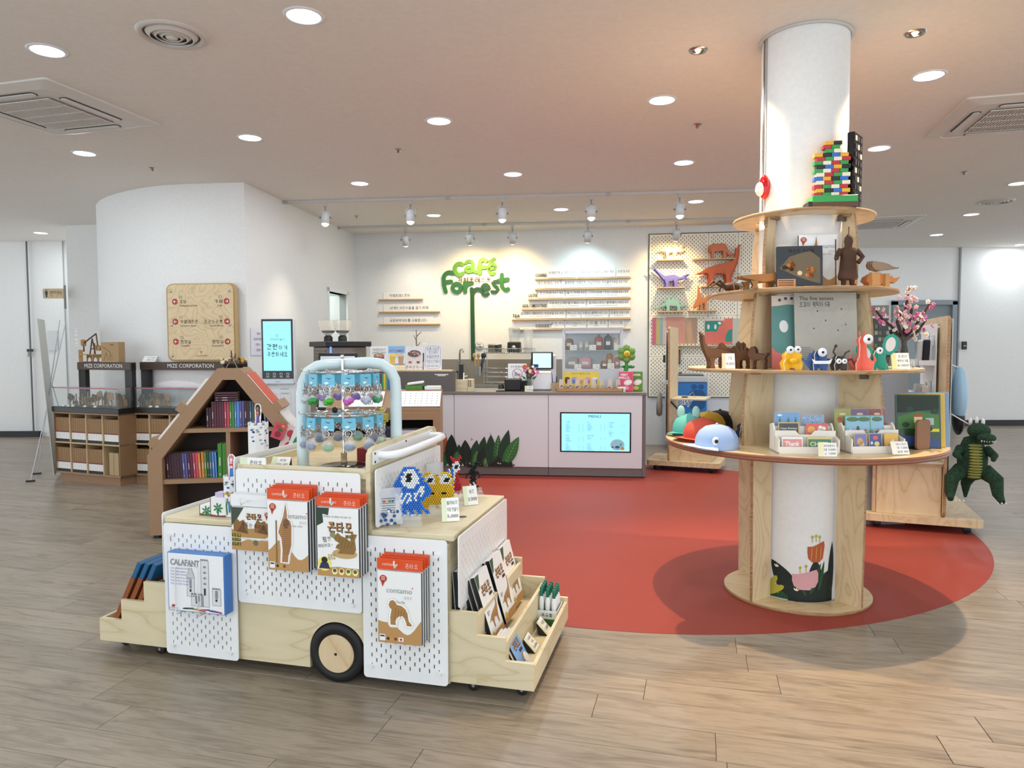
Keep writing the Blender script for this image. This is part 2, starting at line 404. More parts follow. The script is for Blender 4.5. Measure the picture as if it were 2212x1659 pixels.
# ================================================================ ROOM
ANG = math.radians(-14.77)
GU = Vector((math.cos(ANG), math.sin(ANG), 0)); GV = Vector((-math.sin(ANG), math.cos(ANG), 0))
def floor_mat():
    m, nt, b = nodes_mat('oak_vinyl_plank', 0.34)
    tc = N(nt, 'ShaderNodeTexCoord'); oi = N(nt, 'ShaderNodeObjectInfo'); at_ = N(nt, 'ShaderNodeAttribute', attribute_name='prand')
    ad = N(nt, 'ShaderNodeMath', operation='ADD'); nt.links.new(oi.outputs['Random'], ad.inputs[0]); nt.links.new(at_.outputs['Fac'], ad.inputs[1])
    sc = N(nt, 'ShaderNodeVectorMath', operation='SCALE'); sc.inputs[0].default_value = (31, 17, 9); nt.links.new(ad.outputs[0], sc.inputs['Scale'])
    mp = N(nt, 'ShaderNodeMapping'); mp.inputs['Scale'].default_value = (1.0, 7.0, 1.0)
    nt.links.new(tc.outputs['Object'], mp.inputs['Vector']); nt.links.new(sc.outputs[0], mp.inputs['Location'])
    n1 = N(nt, 'ShaderNodeTexNoise', i_Scale=2.3, i_Detail=6.0, i_Roughness=0.62, i_Distortion=1.6); nt.links.new(mp.outputs[0], n1.inputs['Vector'])
    mp2 = N(nt, 'ShaderNodeMapping'); mp2.inputs['Scale'].default_value = (3.0, 60.0, 1.0)
    nt.links.new(tc.outputs['Object'], mp2.inputs['Vector']); nt.links.new(sc.outputs[0], mp2.inputs['Location'])
    n2 = N(nt, 'ShaderNodeTexNoise', i_Scale=2.0, i_Detail=3.0); nt.links.new(mp2.outputs[0], n2.inputs['Vector'])
    mx = N(nt, 'ShaderNodeMix', data_type='FLOAT'); mx.inputs[0].default_value = 0.3
    nt.links.new(n1.outputs[0], mx.inputs[2]); nt.links.new(n2.outputs[0], mx.inputs[3])
    r = ramp(nt, [(0.30, '6a5d4e'), (0.47, '8e8170'), (0.56, '9c8f7d'), (0.72, '807465')])
    nt.links.new(mx.outputs[0], r.inputs[0])
    hs = N(nt, 'ShaderNodeHueSaturation'); nt.links.new(r.outputs[0], hs.inputs['Color'])
    fr = N(nt, 'ShaderNodeMath', operation='FRACT'); nt.links.new(ad.outputs[0], fr.inputs[0])
    mr = N(nt, 'ShaderNodeMapRange'); mr.inputs[3].default_value = 0.9; mr.inputs[4].default_value = 1.07
    nt.links.new(fr.outputs[0], mr.inputs[0]); nt.links.new(mr.outputs[0], hs.inputs['Value'])
    nt.links.new(hs.outputs[0], b.inputs['Base Color'])
    bm = N(nt, 'ShaderNodeBump', i_Strength=0.18, i_Distance=0.002); nt.links.new(n2.outputs[0], bm.inputs['Height']); nt.links.new(bm.outputs[0], b.inputs['Normal'])
    return m
M['floor'] = floor_mat()
M['red'] = speckle('red_vinyl', '923c31', '9e4439', 320, .5, .06); M['red'].node_tree.nodes['Principled BSDF'].inputs['Specular IOR Level'].default_value = .2
flo = B().box(-11, 12, -1.2, 14, -.06, -.006, Cm('4a4036', .8)).build('floor'); struct(flo, 'grey-brown oak plank floor with a round red vinyl inlay')
RC, RR = Vector((1.007, 5.895, 0)), 2.513
PL, PW = 1.22, 0.18
pm = B().box(-PL/2+.0008, PL/2-.0008, -PW/2+.0008, PW/2-.0008, -.006, 0, M['floor'], None, .0012)
pmesh = None
far_v, far_f, far_r = [], [], []
def in_view(w):
    d = w - Vector((0, 0, CAM_H)); z = d.dot(FWD)
    if z < .3: return False
    x = 1106+FPX*d.dot(RGT)/z; y = 829.5-FPX*d.dot(UPV)/z
    return -260 < x < 2470 and y < 1800
rng = random.Random(3)
for j in range(-20, 90):
    off = rng.random()*PL
    for i in range(-12, 13):
        c = GU*(i*PL+off) + GV*(j*PW)
        if not (-11 < c.x < 12 and -1.1 < c.y < 13.6): continue
        if (c-RC).length < RR-.72: continue
        if c.y < 6.0 and in_view(c):
            X = Matrix.Translation(c) @ Matrix.Rotation(ANG, 4, 'Z')
            if pmesh is None:
                o = pm.build('plank', flo, X); pmesh = o.data
            else: link('plank', pmesh, flo, X)
        else:
            k = len(far_v)
            for sx, sy in ((-1, -1), (1, -1), (1, 1), (-1, 1)):
                q = Matrix.Rotation(-ANG, 4, 'Z') @ (c+GU*sx*(PL/2-.001)+GV*sy*(PW/2-.001)); far_v.append((q.x, q.y, 0))
            far_f.append((k, k+1, k+2, k+3)); far_r.append(rng.random())
me = bpy.data.meshes.new('planks'); me.from_pydata(far_v, [], far_f); me.materials.append(M['floor'])
a = me.attributes.new('prand', 'FLOAT', 'FACE'); a.data.foreach_set('value', far_r)
o = link('planks', me, flo, Matrix.Rotation(ANG, 4, 'Z')); o['kind'] = 'stuff'
pts = [(RC.x+RR*math.cos(2*pi*k/120), RC.y+RR*math.sin(2*pi*k/120)) for k in range(120)]
rd = B().prism(pts, -.004, .0015, M['red']).build('vinyl_inlay', flo)
rd['label'] = 'red vinyl circle'

def wall(name, pts, z0=0.0, z1=CEIL, mat=None, t=0.0, label=None):
    b = B(); n = len(pts)
    vs = [(x, y, z0) for x, y in pts]+[(x, y, z1) for x, y in pts]
    b.add(vs, [(k, k+1, n+k+1, n+k) for k in range(n-1)], mat or M['wall'], n > 3)
    o = b.build(name); struct(o, label); return o
cl = B().box(-11, 12, -1.2, 14, CEIL, CEIL+.1, M['ceil']).build('ceiling'); struct(cl, 'plain off-white ceiling')
B0 = Vector((-2.343, 10.738, 0)); BD = Vector((5.509, -.828, 0)).normalized(); BN = Vector((BD.y, -BD.x, 0))   # BN points to the room
BE = B0+BD*6.7
def bw(s, z, off=0.0): return B0+BD*s+BN*off+Vector((0, 0, z))
BX = lambda s, z, off=0.0: face(bw(s, z, off), BD, (0, 0, 1))
def slab(name, p, q, z0, z1, t, label=None, mat=None):
    """solid wall piece, front face on p-q (room on the right-hand side of p->q)"""
    p, q = Vector(p).to_3d(), Vector(q).to_3d(); d = (q-p).normalized(); n = Vector((-d.y, d.x, 0))
    b = B().prism([(p.x, p.y), (q.x, q.y), (q.x+n.x*t, q.y+n.y*t), (p.x+n.x*t, p.y+n.y*t)], z0, z1, mat or M['wall'])
    return b
wb = slab('', B0, BE, 0, CEIL, .12).build('wall_back'); struct(wb, 'white cafe wall behind the counter')
S0 = Vector((-2.724, 7.333, 0)); SD = Vector((.381, 3.405, 0)).normalized()
S1 = S0+SD*2.29; S2 = S0+SD*2.99
b = slab('', S0, S1, 0, CEIL, .12); q = slab('', S1, S2, 2.16, CEIL, .12); b.add(q.v, q.f, M['wall']); q = slab('', S2, B0, 0, CEIL, .12); b.add(q.v, q.f, M['wall'])
ws = b.build('wall_side'); struct(ws, 'side wall with a doorway beside the cafe counter')
cur = [(-2.724, 7.333), (-3.05, 7.36), (-3.347, 7.395), (-3.55, 7.435), (-3.729, 7.495), (-3.93, 7.59), (-4.134, 7.715), (-4.31, 7.84), (-4.489, 7.985), (-4.69, 8.19), (-4.879, 8.435), (-5.02, 8.72), (-5.12, 9.08), (-5.17, 9.8)]
wl = wall('wall_left', cur[::-1], label='curved white wall with the wooden direction sign')
w2 = wall('wall_left_recess', [(-6.11, 9.83), (-5.14, 9.74)]); w2b = wall('wall_left_return', [(-6.11, 11.3), (-6.11, 9.83)])
w3 = wall('wall_left_far', [(-11, 11.5), (-6.0, 11.2)], label='far left white panelled wall')
B().box(-11, -7.5, 11.2, 11.27, 0, .09, M['black']).build('trim_1'); struct(bpy.data.objects['trim_1'], 'black skirting on the far left wall')
for k, x in enumerate((-7.62, -7.05)):
    o = B().box(x-.004, x+.004, 11.24, 11.27, 0, CEIL, Cm(('6c6f70', 'b4b8ba')[k], .7)).build('trim_%d' % (k+2)); struct(o, 'thin panel joint on the far left wall')
wr = wall('wall_right', [(4.2, 12.36), (12, 12.33)], label='cool white wall on the far right')
w5 = wall('wall_back_return', [(BE.x, BE.y), (4.4, 12.36)])
o = B().box(4.4, 12, 12.3, 12.33, 0, .1, M['black']).build('baseboard_right'); struct(o, 'black skirting on the far right wall')
for k, x in enumerate((7.73,)):
    o = B().box(x-.012, x+.012, 12.31, 12.34, .1, CEIL, Cm('9aa0a3', .6)).build('trim_4'); struct(o, 'thin vertical joint in the right wall')
# door in the right wall
dr = bpy.data.objects.new('door_1', None); COL.objects.link(dr); dr.matrix_local = XF((7.12, 12.33, 0)); struct(dr, 'grey door set in the far right wall')
b = B(); gm = Cm('8b949a', .5)
b.box(-.55, -.47, -.06, .02, 0, 2.16, gm).box(.47, .55, -.06, .02, 0, 2.16, gm).box(-.55, .55, -.06, .02, 2.1, 2.18, gm).build('door_frame', dr)
B().box(-.47, .47, -.01, .01, 0, 2.1, Cm('7f898e', .5)).build('door_leaf', dr)
B().cyl((.38, -.02, 1), (.38, -.07, 1), .012, M['steel']).cyl((.38, -.06, 1), (.26, -.06, 1), .01, M['steel']).build('door_handle', dr)
# doorway in the side wall
d2 = bpy.data.objects.new('door_2', None); COL.objects.link(d2); d2.matrix_local = face(S1, SD, (0, 0, 1)); struct(d2, 'white doorway beside the coffee machine')
L = .70; wm = Cm('eceeec', .4); b = B()
b.box(-.05, 0, 0, 2.21, -.12, .02, wm).box(L, L+.05, 0, 2.21, -.12, .02, wm).box(-.05, L+.05, 2.16, 2.21, -.12, .02, wm).build('door_frame', d2)
X = Matrix.Translation((L, 0, -.1)) @ Matrix.Rotation(math.radians(-80), 4, 'Y')
lf = B().box(-.70, 0, 0.01, 2.14, -.04, 0, wm, X).build('door_leaf', d2)
B().box(-.66, -.6, .98, 1.12, 0, .02, M['black'], X).build('door_handle', d2)
o = wall('wall_storeroom', [(-4.6, 8.9), (-3.4, 11.0), (-2.4, 10.95)], 0, 2.7, Cm('d8e6de', .7))
ar = bpy.data.lights.new('storeroom_light', 'AREA'); ar.energy = 22; ar.size = .8; ar.color = (.9, 1, .95)
o = bpy.data.objects.new('storeroom_light', ar); COL.objects.link(o); o.location = (-3.2, 9.7, 2.6)

# ---------------------------------------------------------------- ceiling fixtures
def downlight(x, y, label, energy=1.0, visible=True):
    t = thing('downlight', label, 'ceiling light', XF((x, y, CEIL)), 'round recessed ceiling lights')
    if 'dl' not in _kids:
        r1 = B().lathe([(.083, -.001), (.085, -.006), (.098, -.006), (.104, 0)], Cm('e4e6e8', .35), seg=28).build('trim_ring', t)
        r2 = B().lathe([(.0001, -.0035), (.084, -.0035)], Cm('f4f8ff', .4, emit=9.0), seg=28).build('diffuser', t)
        _kids['dl'] = (r1.data, r2.data)
    else:
        link('trim_ring', _kids['dl'][0], t); link('diffuser', _kids['dl'][1], t)
    l = bpy.data.lights.new('downlight_lamp', 'AREA'); l.shape = 'DISK'; l.size = .16; l.energy = DOWN_W*energy; l.color = (.86, .94, 1.0)
    lo = bpy.data.objects.new('downlight_lamp', l); COL.objects.link(lo); lo.parent = t; lo.location = (0, 0, -.012)
DL = [(-2.622, 4.109, 'nearest the left cassette unit, top left corner'), (-1.051, 3.699, 'beside the round air diffuser, top edge'), (-3.687, 6.23, 'below the left cassette unit'),
 (-2.093, 5.787, 'above the corner of the sign wall'), (-0.538, 5.384, 'in mid ceiling above the green cafe sign'), (1.033, 4.953, 'left of the round column'), (2.608, 4.527, 'right of the column, nearest the right cassette unit'),
 (-1.557, 7.392, 'in front of the left end of the spotlight track'), (0.016, 7.023, 'in front of the middle of the spotlight track'), (1.582, 6.609, 'in front of the right end of the spotlight track'), (3.14, 6.157, 'right of the column below the right cassette unit'),
 (-0.992, 9.175, 'between the two tracks, left one'), (0.609, 8.807, 'between the two tracks, middle one'), (2.146, 8.361, 'between the two tracks, right one'), (5.919, 9.241, 'below the far round vent'),
 (6.472, 10.916, 'furthest back right of the column'), (-6.859, 10.45, 'far left near the toilet sign'), (5.283, 7.496, 'cut by the right edge of the picture'), (8.54, 12.0, 'close to the far right wall'), (-5.1, 6.55, 'at the left edge of the picture')]
for x, y, s in DL: downlight(x, y, 'round recessed ceiling light '+s)
for x, y, q in ((-3.1, 2.4, 'left'), (-.8, 1.8, 'centre'), (1.6, 1.6, 'right'), (.5, 3.28, 'just above the top edge'), (4.2, 4.1, 'beyond the right edge'), (3.7, 7.9, 'hidden behind the column')):
    downlight(x, y, 'round recessed ceiling light, outside the picture, '+q)
def track(p, q, label):
    p, q = Vector(p).to_3d(), Vector(q).to_3d(); L = (q-p).length; d = q-p
    t = thing('light_track', label, 'light track', Matrix.Translation((p.x, p.y, CEIL)) @ Matrix.Rotation(math.atan2(d.y, d.x), 4, 'Z'))
    B().box(0, L, -.017, .017, -.03, 0, Cm('c9c9c8', .4), None, .003).build('rail', t)
    for x in (0, L*.35, L*.68, L-.05): B().box(x, x+.06, -.02, .02, -.032, -.001, Cm('b4b4b4', .4)).build('connector', t)
track((-2.619, 8.254), (2.75, 7.70), 'front white spotlight track on the ceiling')
track((-2.443, 10.021), (3.4, 9.385), 'rear white spotlight track nearest the cafe wall')
def spothead(x, y, tilt, az, label, col, lit, energy, cone=70):
    t = thing('track_spotlight', label, 'spotlight', XF((x, y, CEIL)), 'white track spotlights')
    wm = Cm('cfd3d6', .35)
    B().box(-.02, .02, -.014, .014, -.075, -.03, Cm('bdbdbd', .4), None, .003).cyl((0, 0, -.075), (0, 0, -.12), .008, M['grey'], 8).build('stem', t)
    b = B(); pth = [(-.055, 0, -.2), (-.055, 0, -.135), (-.035, 0, -.115), (.035, 0, -.115), (.055, 0, -.135), (.055, 0, -.2)]
    b.tube(pth, .004, wm, 6).cyl((-.068, 0, -.2), (-.05, 0, -.2), .011, M['grey'], 10).cyl((.05, 0, -.2), (.068, 0, -.2), .011, M['grey'], 10); b.build('yoke', t, Matrix.Rotation(az, 4, 'Z'))
    B().tube([(.01, 0, -.09), (-.03, .01, -.12), (-.035, 0, -.15), (0, .01, -.14)], .003, M['white'], 5).build('cable', t)
    X = Matrix.Rotation(az, 4, 'Z') @ Matrix.Translation((0, 0, -.2)) @ Matrix.Rotation(tilt, 4, 'X')
    B().lathe([(.0001, .06), (.04, .06), (.047, .05), (.047, -.075), (.041, -.075), (.041, -.05)], wm, X, 20).build('head', t)
    B().lathe([(.0001, -.105), (.02, -.1), (.036, -.085), (.042, -.068)], Cm('fff4d8', .3, emit=7.0 if lit else 2.0), X, 18).build('lamp', t)
    l = bpy.data.lights.new('spot_lamp', 'SPOT'); l.energy = TRACK_W*energy; l.color = col; l.spot_size = math.radians(cone); l.spot_blend = 1.0; l.shadow_soft_size = .03
    o = bpy.data.objects.new('spot_lamp', l); COL.objects.link(o); o.parent = t; o.matrix_local = X @ Matrix.Translation((0, 0, -.11))
WARM, COOL, WW = (1, .70, .28), (.66, .95, 1), (1, .88, .68)
for x, y, s, e, c in ((-2.127, 8.203, 'first from the left on the front track', 1.0, WW), (-1.138, 8.099, 'second from the left on the front track', 1.2, WW), (-0.102, 7.991, 'third from the left on the front track', 1.2, WW), (0.877, 7.889, 'fourth from the left on the front track', 1.2, WW), (1.826, 7.79, 'nearest the column on the front track', 1.2, WW)):
    spothead(x, y, math.radians(-6), 0, 'white track spotlight, '+s, c, True, e, 95)
for x, y, s, e, c, tl in ((-1.467, 9.914, 'leftmost on the rear track', .35, WW, 30), (-0.571, 9.816, 'above the cafe sign, left of the pair', .95, WARM, 40), (0.013, 9.752, 'above the cafe sign, right of the pair', .95, WARM, 40), (1.028, 9.641, 'above the drink menu rails', .5, COOL, 40), (2.189, 9.514, 'above the dinosaur pegboard', .95, WARM, 40)):
    spothead(x, y, math.radians(tl), 0, 'white track spotlight, '+s, c, False, e, 125)
def gimbal(x, y, label, tgt):
    t = thing('recessed_spotlight', label, 'spotlight', XF((x, y, CEIL)), 'small recessed spotlights by the column')
    B().lathe([(.034, -.002), (.036, -.008), (.05, -.008), (.056, 0)], M['steel'], seg=20).build('trim_ring', t)
    B().lathe([(.0001, .001), (.02, 0), (.034, -.004)], Cm('6b5a48', .3, .6), seg=16).build('reflector', t)
    B().ball((0, 0, -.004), .014, Cm('fff0d0', .3, emit=14.0), 10, 6).build('lamp', t)
    d = Vector(tgt)-Vector((x, y, CEIL-.03))
    l = bpy.data.lights.new('spot_lamp', 'SPOT'); l.energy = SPOT_W; l.color = (1, .70, .42); l.spot_size = math.radians(84); l.spot_blend = .8; l.shadow_soft_size = .02
    o = bpy.data.objects.new('spot_lamp', l); COL.objects.link(o); o.parent = t; o.matrix_local = Matrix.Translation((0, 0, -.03)) @ d.to_track_quat('-Z', 'Y').to_matrix().to_4x4()
gimbal(1.065, 4.134, 'small round recessed spotlight left of the column', (1.45, 3.9, .3))
gimbal(2.18, 3.922, 'small round recessed spotlight right of the column', (1.75, 3.75, .3))
for x, y, s in ((-.964, 6.149, 'in mid ceiling above the cafe sign'), (1.415, 5.494, 'left of the column'), (-3.355, 6.743, 'above the curved wall'), (-1.983, 9.189, 'between the tracks near the corner'), (4.4, 7.0, 'right of the column top shelf')):
    o = B().lathe([(.0001, -.03), (.012, -.028), (.014, -.006), (.03, -.006), (.036, 0)], M['steel'], seg=14).build('sprinkler_head', None, XF((x, y, CEIL))); tag(o, 'small metal sprinkler head '+s, 'sprinkler')
def diffuser(x, y, r, label):
    t = thing('air_diffuser', label, 'air vent', XF((x, y, CEIL)))
    B().lathe([(r*.8, .02), (r*.82, -.012), (r*.93, -.014), (r, 0)], Cm('cfcac4', .4), seg=36).build('frame', t)
    B().lathe([(.0001, .0), (r*.8, -.0005)], Cm('57524c', .7), seg=30).build('throat', t)
    for k, q in enumerate((.62, .45, .28)):
        B().lathe([(r*(q+.12), -.002), (r*q, -.022), (r*q-.006, -.022), (r*(q+.08), -.002)], Cm('d2cdc6', .4), seg=32).build('cone_ring', t)
    B().lathe([(.0001, -.026), (r*.15, -.024), (r*.2, -.01)], Cm('d2cdc6', .4), seg=20).build('cone_ring', t)
diffuser(-1.821, 3.907, .178, 'round ceiling air diffuser with concentric rings, top left')
diffuser(5.682, 8.423, .19, 'round ceiling vent far right of the column')
def cassette(c, rz, s, label, louv=True):
    t = thing('cassette_air_conditioner', label, 'air conditioner', Matrix.Translation((c[0], c[1], CEIL)) @ Matrix.Rotation(rz, 4, 'Z'))
    pm_ = Cm('d9d5cf', .4); h = s/2
    ol = [(h-.0, h-.0), (-h, h), (-h, -h), (h, -h)]
    b = B(); rings = [(rrect(-h, -h, h, h, .03, 4), 0), (rrect(-h, -h, h, h, .03, 4), -.012), (rrect(-h*.83, -h*.83, h*.83, h*.83, .06, 4), -.035), (rrect(-h*.82, -h*.82, h*.82, h*.82, .06, 4), -.03)]
    n = len(rings[0][0]); vs = [(x, y, z) for r, z in rings for x, y in r]
    b.add(vs, [(i*n+k, i*n+(k+1) % n, (i+1)*n+(k+1) % n, (i+1)*n+k) for i in range(3) for k in range(n)]+[tuple(3*n+k for k in range(n))], pm_); b.build('panel', t)
    g = h*.55
    for k in range(4):
        X = Matrix.Rotation(k*pi/2, 4, 'Z')
        B().prism(rrect(-h*.5, h*.64, h*.5, h*.77, h*.05), -.0325, -.031, Cm('2c2c2c', .5), X).build('slot', t)
        B().prism(rrect(-h*.485, h*.655, h*.485, h*.745, h*.04), -.04, -.033, pm_, X @ Matrix.Translation((0, 0, 0))).build('louvre', t)
    B().box(-g, g, -g, g, -.036, -.03, Cm('8d877f', .7), None, .004).build('grille_recess', t)
    for k in range(26):
        x = -g+.012+k*(2*g-.024)/25
        o = B().box(x-.004, x+.004, -g, g, -.042, -.036, pm_).build('grille_bar', t)
    for k in range(5):
        y = -g+k*2*g/4
        B().box(-g, g, y-.004, y+.004, -.043, -.037, pm_).build('grille_rib', t)
AZ = math.radians(-15)
cassette((-3.235, 5.1), AZ, .98, 'square ceiling cassette air conditioner at the left edge')
cassette((3.7, 5.27), AZ, .98, 'square ceiling cassette air conditioner at the right edge')
cassette((5.0, 9.83), AZ, .98, 'square ceiling cassette air conditioner far behind the column shelf')
o = B().box(-.3, .3, -.3, .3, -.004, 0, M['ceil']).build('access_hatch', None, XF((.62, 9.2, CEIL), -.08)); tag(o, 'thin square access hatch in the ceiling between the tracks', 'hatch')

# ================================================================ ROUND COLUMN AND TIERED DISPLAY
CC = Vector((1.621, 4.0, 0)); CR = .226
col = struct(B().lathe([(CR, 0), (CR, CEIL)], M['wall'], seg=64).build('column', None, Matrix.Translation(CC)), 'white round column carrying the tiered shelves')
B().lathe([(.2265, 0), (.243, 0), (.243, -.012), (.228, -.012)], Cm('c8c6c2', .4), Matrix.Translation((0, 0, CEIL)), 48).build('ceiling_ring', col)
for a in (-176, -171): B().box(-.006, .006, -.02, .008, 2.1, CEIL, M['steel'], XF((CR*math.cos(math.radians(a)), CR*math.sin(math.radians(a)), 0), math.radians(a-90))).build('cable_duct', col)
FA = math.radians(-112)          # direction from the column to the room front
def on_col(s, z, e=.0012):
    a = FA+s/CR; return ((CR+e)*math.cos(a), (CR+e)*math.sin(a), z)
def ribbon(b, rows, mat, e, n=5):
    vs = []; fs = []
    for xl, zl, xr, zr in rows:
        for k in range(n+1): vs.append(on_col(xl+(xr-xl)*k/n, zl+(zr-zl)*k/n, e))
    for i in range(len(rows)-1):
        for k in range(n): q = i*(n+1)+k; fs.append((q, q+1, q+n+2, q+n+1))
    b.add(vs, fs, mat)
def leafrows(x0, z0, x1, z1, w, n=12, p=.8):
    dx, dz = x1-x0, z1-z0; L = math.hypot(dx, dz); nx, nz = -dz/L, dx/L; o = []
    for k in range(n+1):
        t = k/n; h = w*math.sin(pi*min(1, max(0, t*.92+.08)))**p if t < 1 else 0
        cx, cz = x0+dx*t, z0+dz*t; a = (cx+nx*h, cz+nz*h, cx-nx*h, cz-nz*h); o.append(a if a[0] < a[2] else (a[2], a[3], a[0], a[1]))
    return o
b = B(); dk, gr = Cm('12201b', .6), Cm('1f4a2a', .6)
ribbon(b, [(-.24, .02, .2, .02), (-.22, .06, .2, .09), (-.17, .1, .2, .11), (-.1, .07, .2, .12)], gr, .0010, 14)
ribbon(b, leafrows(-.215, .03, -.235, .2, .05), gr, .0012)
ribbon(b, leafrows(.02, .02, -.135, .225, .05), dk, .0014, 6)
ribbon(b, [(-.04, .015, .21, .015), (-.03, .06, .21, .08), (.0, .12, .21, .16), (.1, .15, .21, .2)], dk, .0013, 12)
ribbon(b, leafrows(.19, .02, .205, .34, .022), dk, .0016, 3); ribbon(b, leafrows(.1, .05, .1, .25, .04), dk, .0014)
for a in ((.075, .06, .13, .23, .012), (.12, .08, .15, .24, .01), (.05, .05, .03, .1, .006)): ribbon(b, leafrows(*a), gr, .0018, 3)
yl = Cm('b8ae3a', .6)
for a in ((-.19, .03, -.215, .2, .02), (-.17, .03, -.165, .19, .02), (-.16, .04, -.1, .14, .018), (-.16, .03, -.06, .09, .018), (-.2, .05, -.15, .02, .03)):
    ribbon(b, leafrows(*a, p=.35), yl, .002, 4)
pk, og = Cm('d9a0a4', .6), Cm('b4572c', .6)
ribbon(b, [(.02, .082, .07, .082), (-.01, .1, .1, .1), (-.02, .13, .115, .13), (-.02, .165, .115, .175), (-.012, .16, .105, .195)], pk, .0022, 8)
ribbon(b, [(.08, .235, .12, .235), (.06, .255, .14, .255), (.055, .29, .145, .29), (.055, .32, .15, .325), (.06, .31, .145, .35)], og, .0022, 8)
for x in (.075, .1, .125): ribbon(b, leafrows(x, .24, x+.004, .33, .0015), Cm('e0b060', .6), .0026, 1)
for x, z in ((.02, .2), (.05, .21), (.08, .37), (.1, .375), (.12, .37)): ribbon(b, leafrows(x, z-.03, x, z, .002), yl, .003, 1); ribbon(b, leafrows(x, z-.005, x, z+.012, .007), yl, .003, 2)
for x, z in ((-.105, .19), (.0, .075)):
    for a in (.4, 1.2, 2.2): ribbon(b, leafrows(x, z, x+.018*math.cos(a), z+.018*math.sin(a), .004), Cm('efe6c8', .6), .003, 1)
b.build('floral_decal', col)
tree = thing('tiered_display_shelf', 'birch plywood display of four round shelves around the column', 'display shelf', Matrix.Translation(CC))
def disc(r, z0, z1, name, edge, hole=.245, rim=0.0, lab=None):
    b = B()
    b.lathe([(hole, z0), (r-.002, z0)], M['birchh'], seg=80, smooth=False)
    b.lathe([(r-.002, z1), (hole, z1)], M['birchh'], seg=80, smooth=False)
    if rim: b.lathe([(r-.002, z0), (r+.002, z0+.004), (r+.004, (z0+z1)/2-.004), (r, (z0+z1)/2), (r+.004, (z0+z1)/2+.004), (r+.002, z1-.004), (r-.002, z1)], edge, seg=80)
    else: b.lathe([(r-.002, z0), (r, z0+.002), (r, z1-.002), (r-.002, z1)], edge, seg=80)
    b.lathe([(hole, z1), (hole, z0)], edge, seg=40); return b.build(name, tree)
disc(.3696, 2.088, 2.106, 'shelf', M['ply_edge']); disc(.488, 1.679, 1.697, 'shelf', M['ply_edge']); disc(.611, 1.263, 1.281, 'shelf', M['ply_edge'])
disc(.734, .845, .875, 'table_top', Cm('8a5238', .4), rim=1); disc(.395, 0.0015, .0195, 'base_disc', M['ply_edge'])
for a in (-146.5, -57, 33, 123.5):
    X = Matrix.Rotation(math.radians(a), 4, 'Z') @ Matrix.Rotation(pi/2, 4, 'X')
    for z0, z1, r0, r1 in ((.0195, .845, .395, .405), (.875, 1.263, .48, .462), (1.281, 1.679, .42, .392), (1.697, 2.088, .325, .308)):
        n = 8; pr = [(.245, z0), (r0, z0)]+[(r0+(r1-r0)*k/n+.012*math.sin(pi*k/n)*(z0 > .5), z0+(z1-z0)*k/n) for k in range(1, n)]+[(r1, z1), (.245, z1)]
        B().prism(pr, -.009, .009, M['birch'], X, M['ply_edge']).build('fin', tree)
    for z, r in ((2.076, .26), (1.667, .34), (1.251, .4)):
        p = Matrix.Rotation(math.radians(a), 4, 'Z') @ Vector((r, 0, z)); B().lathe([(.0001, 0), (.036, 0), (.04, .003), (.04, .012)], M['ply_edge'], Matrix.Translation(p), 18).build('fin_pad', tree)
        B().box(-.012, .012, -.05, -.009, -.03, 0, Cm('6e655c', .4, .7), Matrix.Translation(p+Vector((0, 0, .008))) @ Matrix.Rotation(math.radians(a-8), 4, 'Z')).build('corner_bracket', tree)
B().lathe([(.242, .876), (.242, 1.262)], M['film'], seg=40).build('acrylic_sleeve', tree)
B().lathe([(.242, 1.282), (.242, 1.678)], M['film'], seg=40).build('acrylic_sleeve', tree)
B().lathe([(.242, 1.698), (.242, 2.087)], M['film'], seg=40).build('acrylic_sleeve', tree)

# ================================================================ CAFE COUNTER
K0 = Vector((-.633, 7.727, 0)); KA = math.radians(-6.45)
KX = Matrix.Translation(K0) @ Matrix.Rotation(KA, 4, 'Z')     # local x along the front, y away from the room front
def kx(s, y, z): return KX @ Vector((s, y, z))
ct = thing('cafe_counter', 'white panelled cafe counter with grey worktop and menu screen', 'counter', KX)
gw = Cm('7d7873', .45); pw = Cm('dfe0e4', .35)
B().box(-1.0, 2.06, .02, .7, .11, .885, Cm('cfcfd2', .5)).build('body', ct)
for s0, s1 in ((-1.0, -.545), (-.54, -.003), (.003, 1.027), (1.033, 2.025)): B().box(s0, s1, 0, .02, .1, .885, pw, None, .002).build('front_panel', ct)
for s0, s1 in ((-1.0, -.003), (.003, 1.027), (1.033, 2.06)): B().box(s0, s1, .012, .03, .012, .1, Cm('77706c', .5)).build('plinth', ct)
B().box(-1.0, 2.05, .03, .68, 0, .012, M['black']).build('plinth_gap', ct)
B().box(2.028, 2.062, .002, .72, .012, .885, Cm('726c69', .5)).build('end_panel', ct)
B().box(-1.01, 2.07, -.012, .72, .885, .915, gw, None, .003).build('worktop', ct)
B().box(-1.0, .012, -.004, .02, .915, 1.135, Cm('66635f', .6)).box(-1.0, .012, .0, .24, 1.12, 1.135, Cm('66635f', .6)).build('raised_back_panel', ct)
B().box(-1.0, -.02, -.005, .15, 1.136, 1.15, M['birchh']).build('ledge', ct)
B().prism(rrect(-.21, 1.098, -.06, 1.108, .002), -.001, .001, M['paper'], face((0, -.006, 0), (1, 0, 0), (0, 0, 1))).build('note_strip', ct)
B().prism(rrect(-.18, 1.086, -.09, 1.095, .002), -.001, .001, M['paper'], face((0, -.006, 0), (1, 0, 0), (0, 0, 1))).build('note_strip', ct)
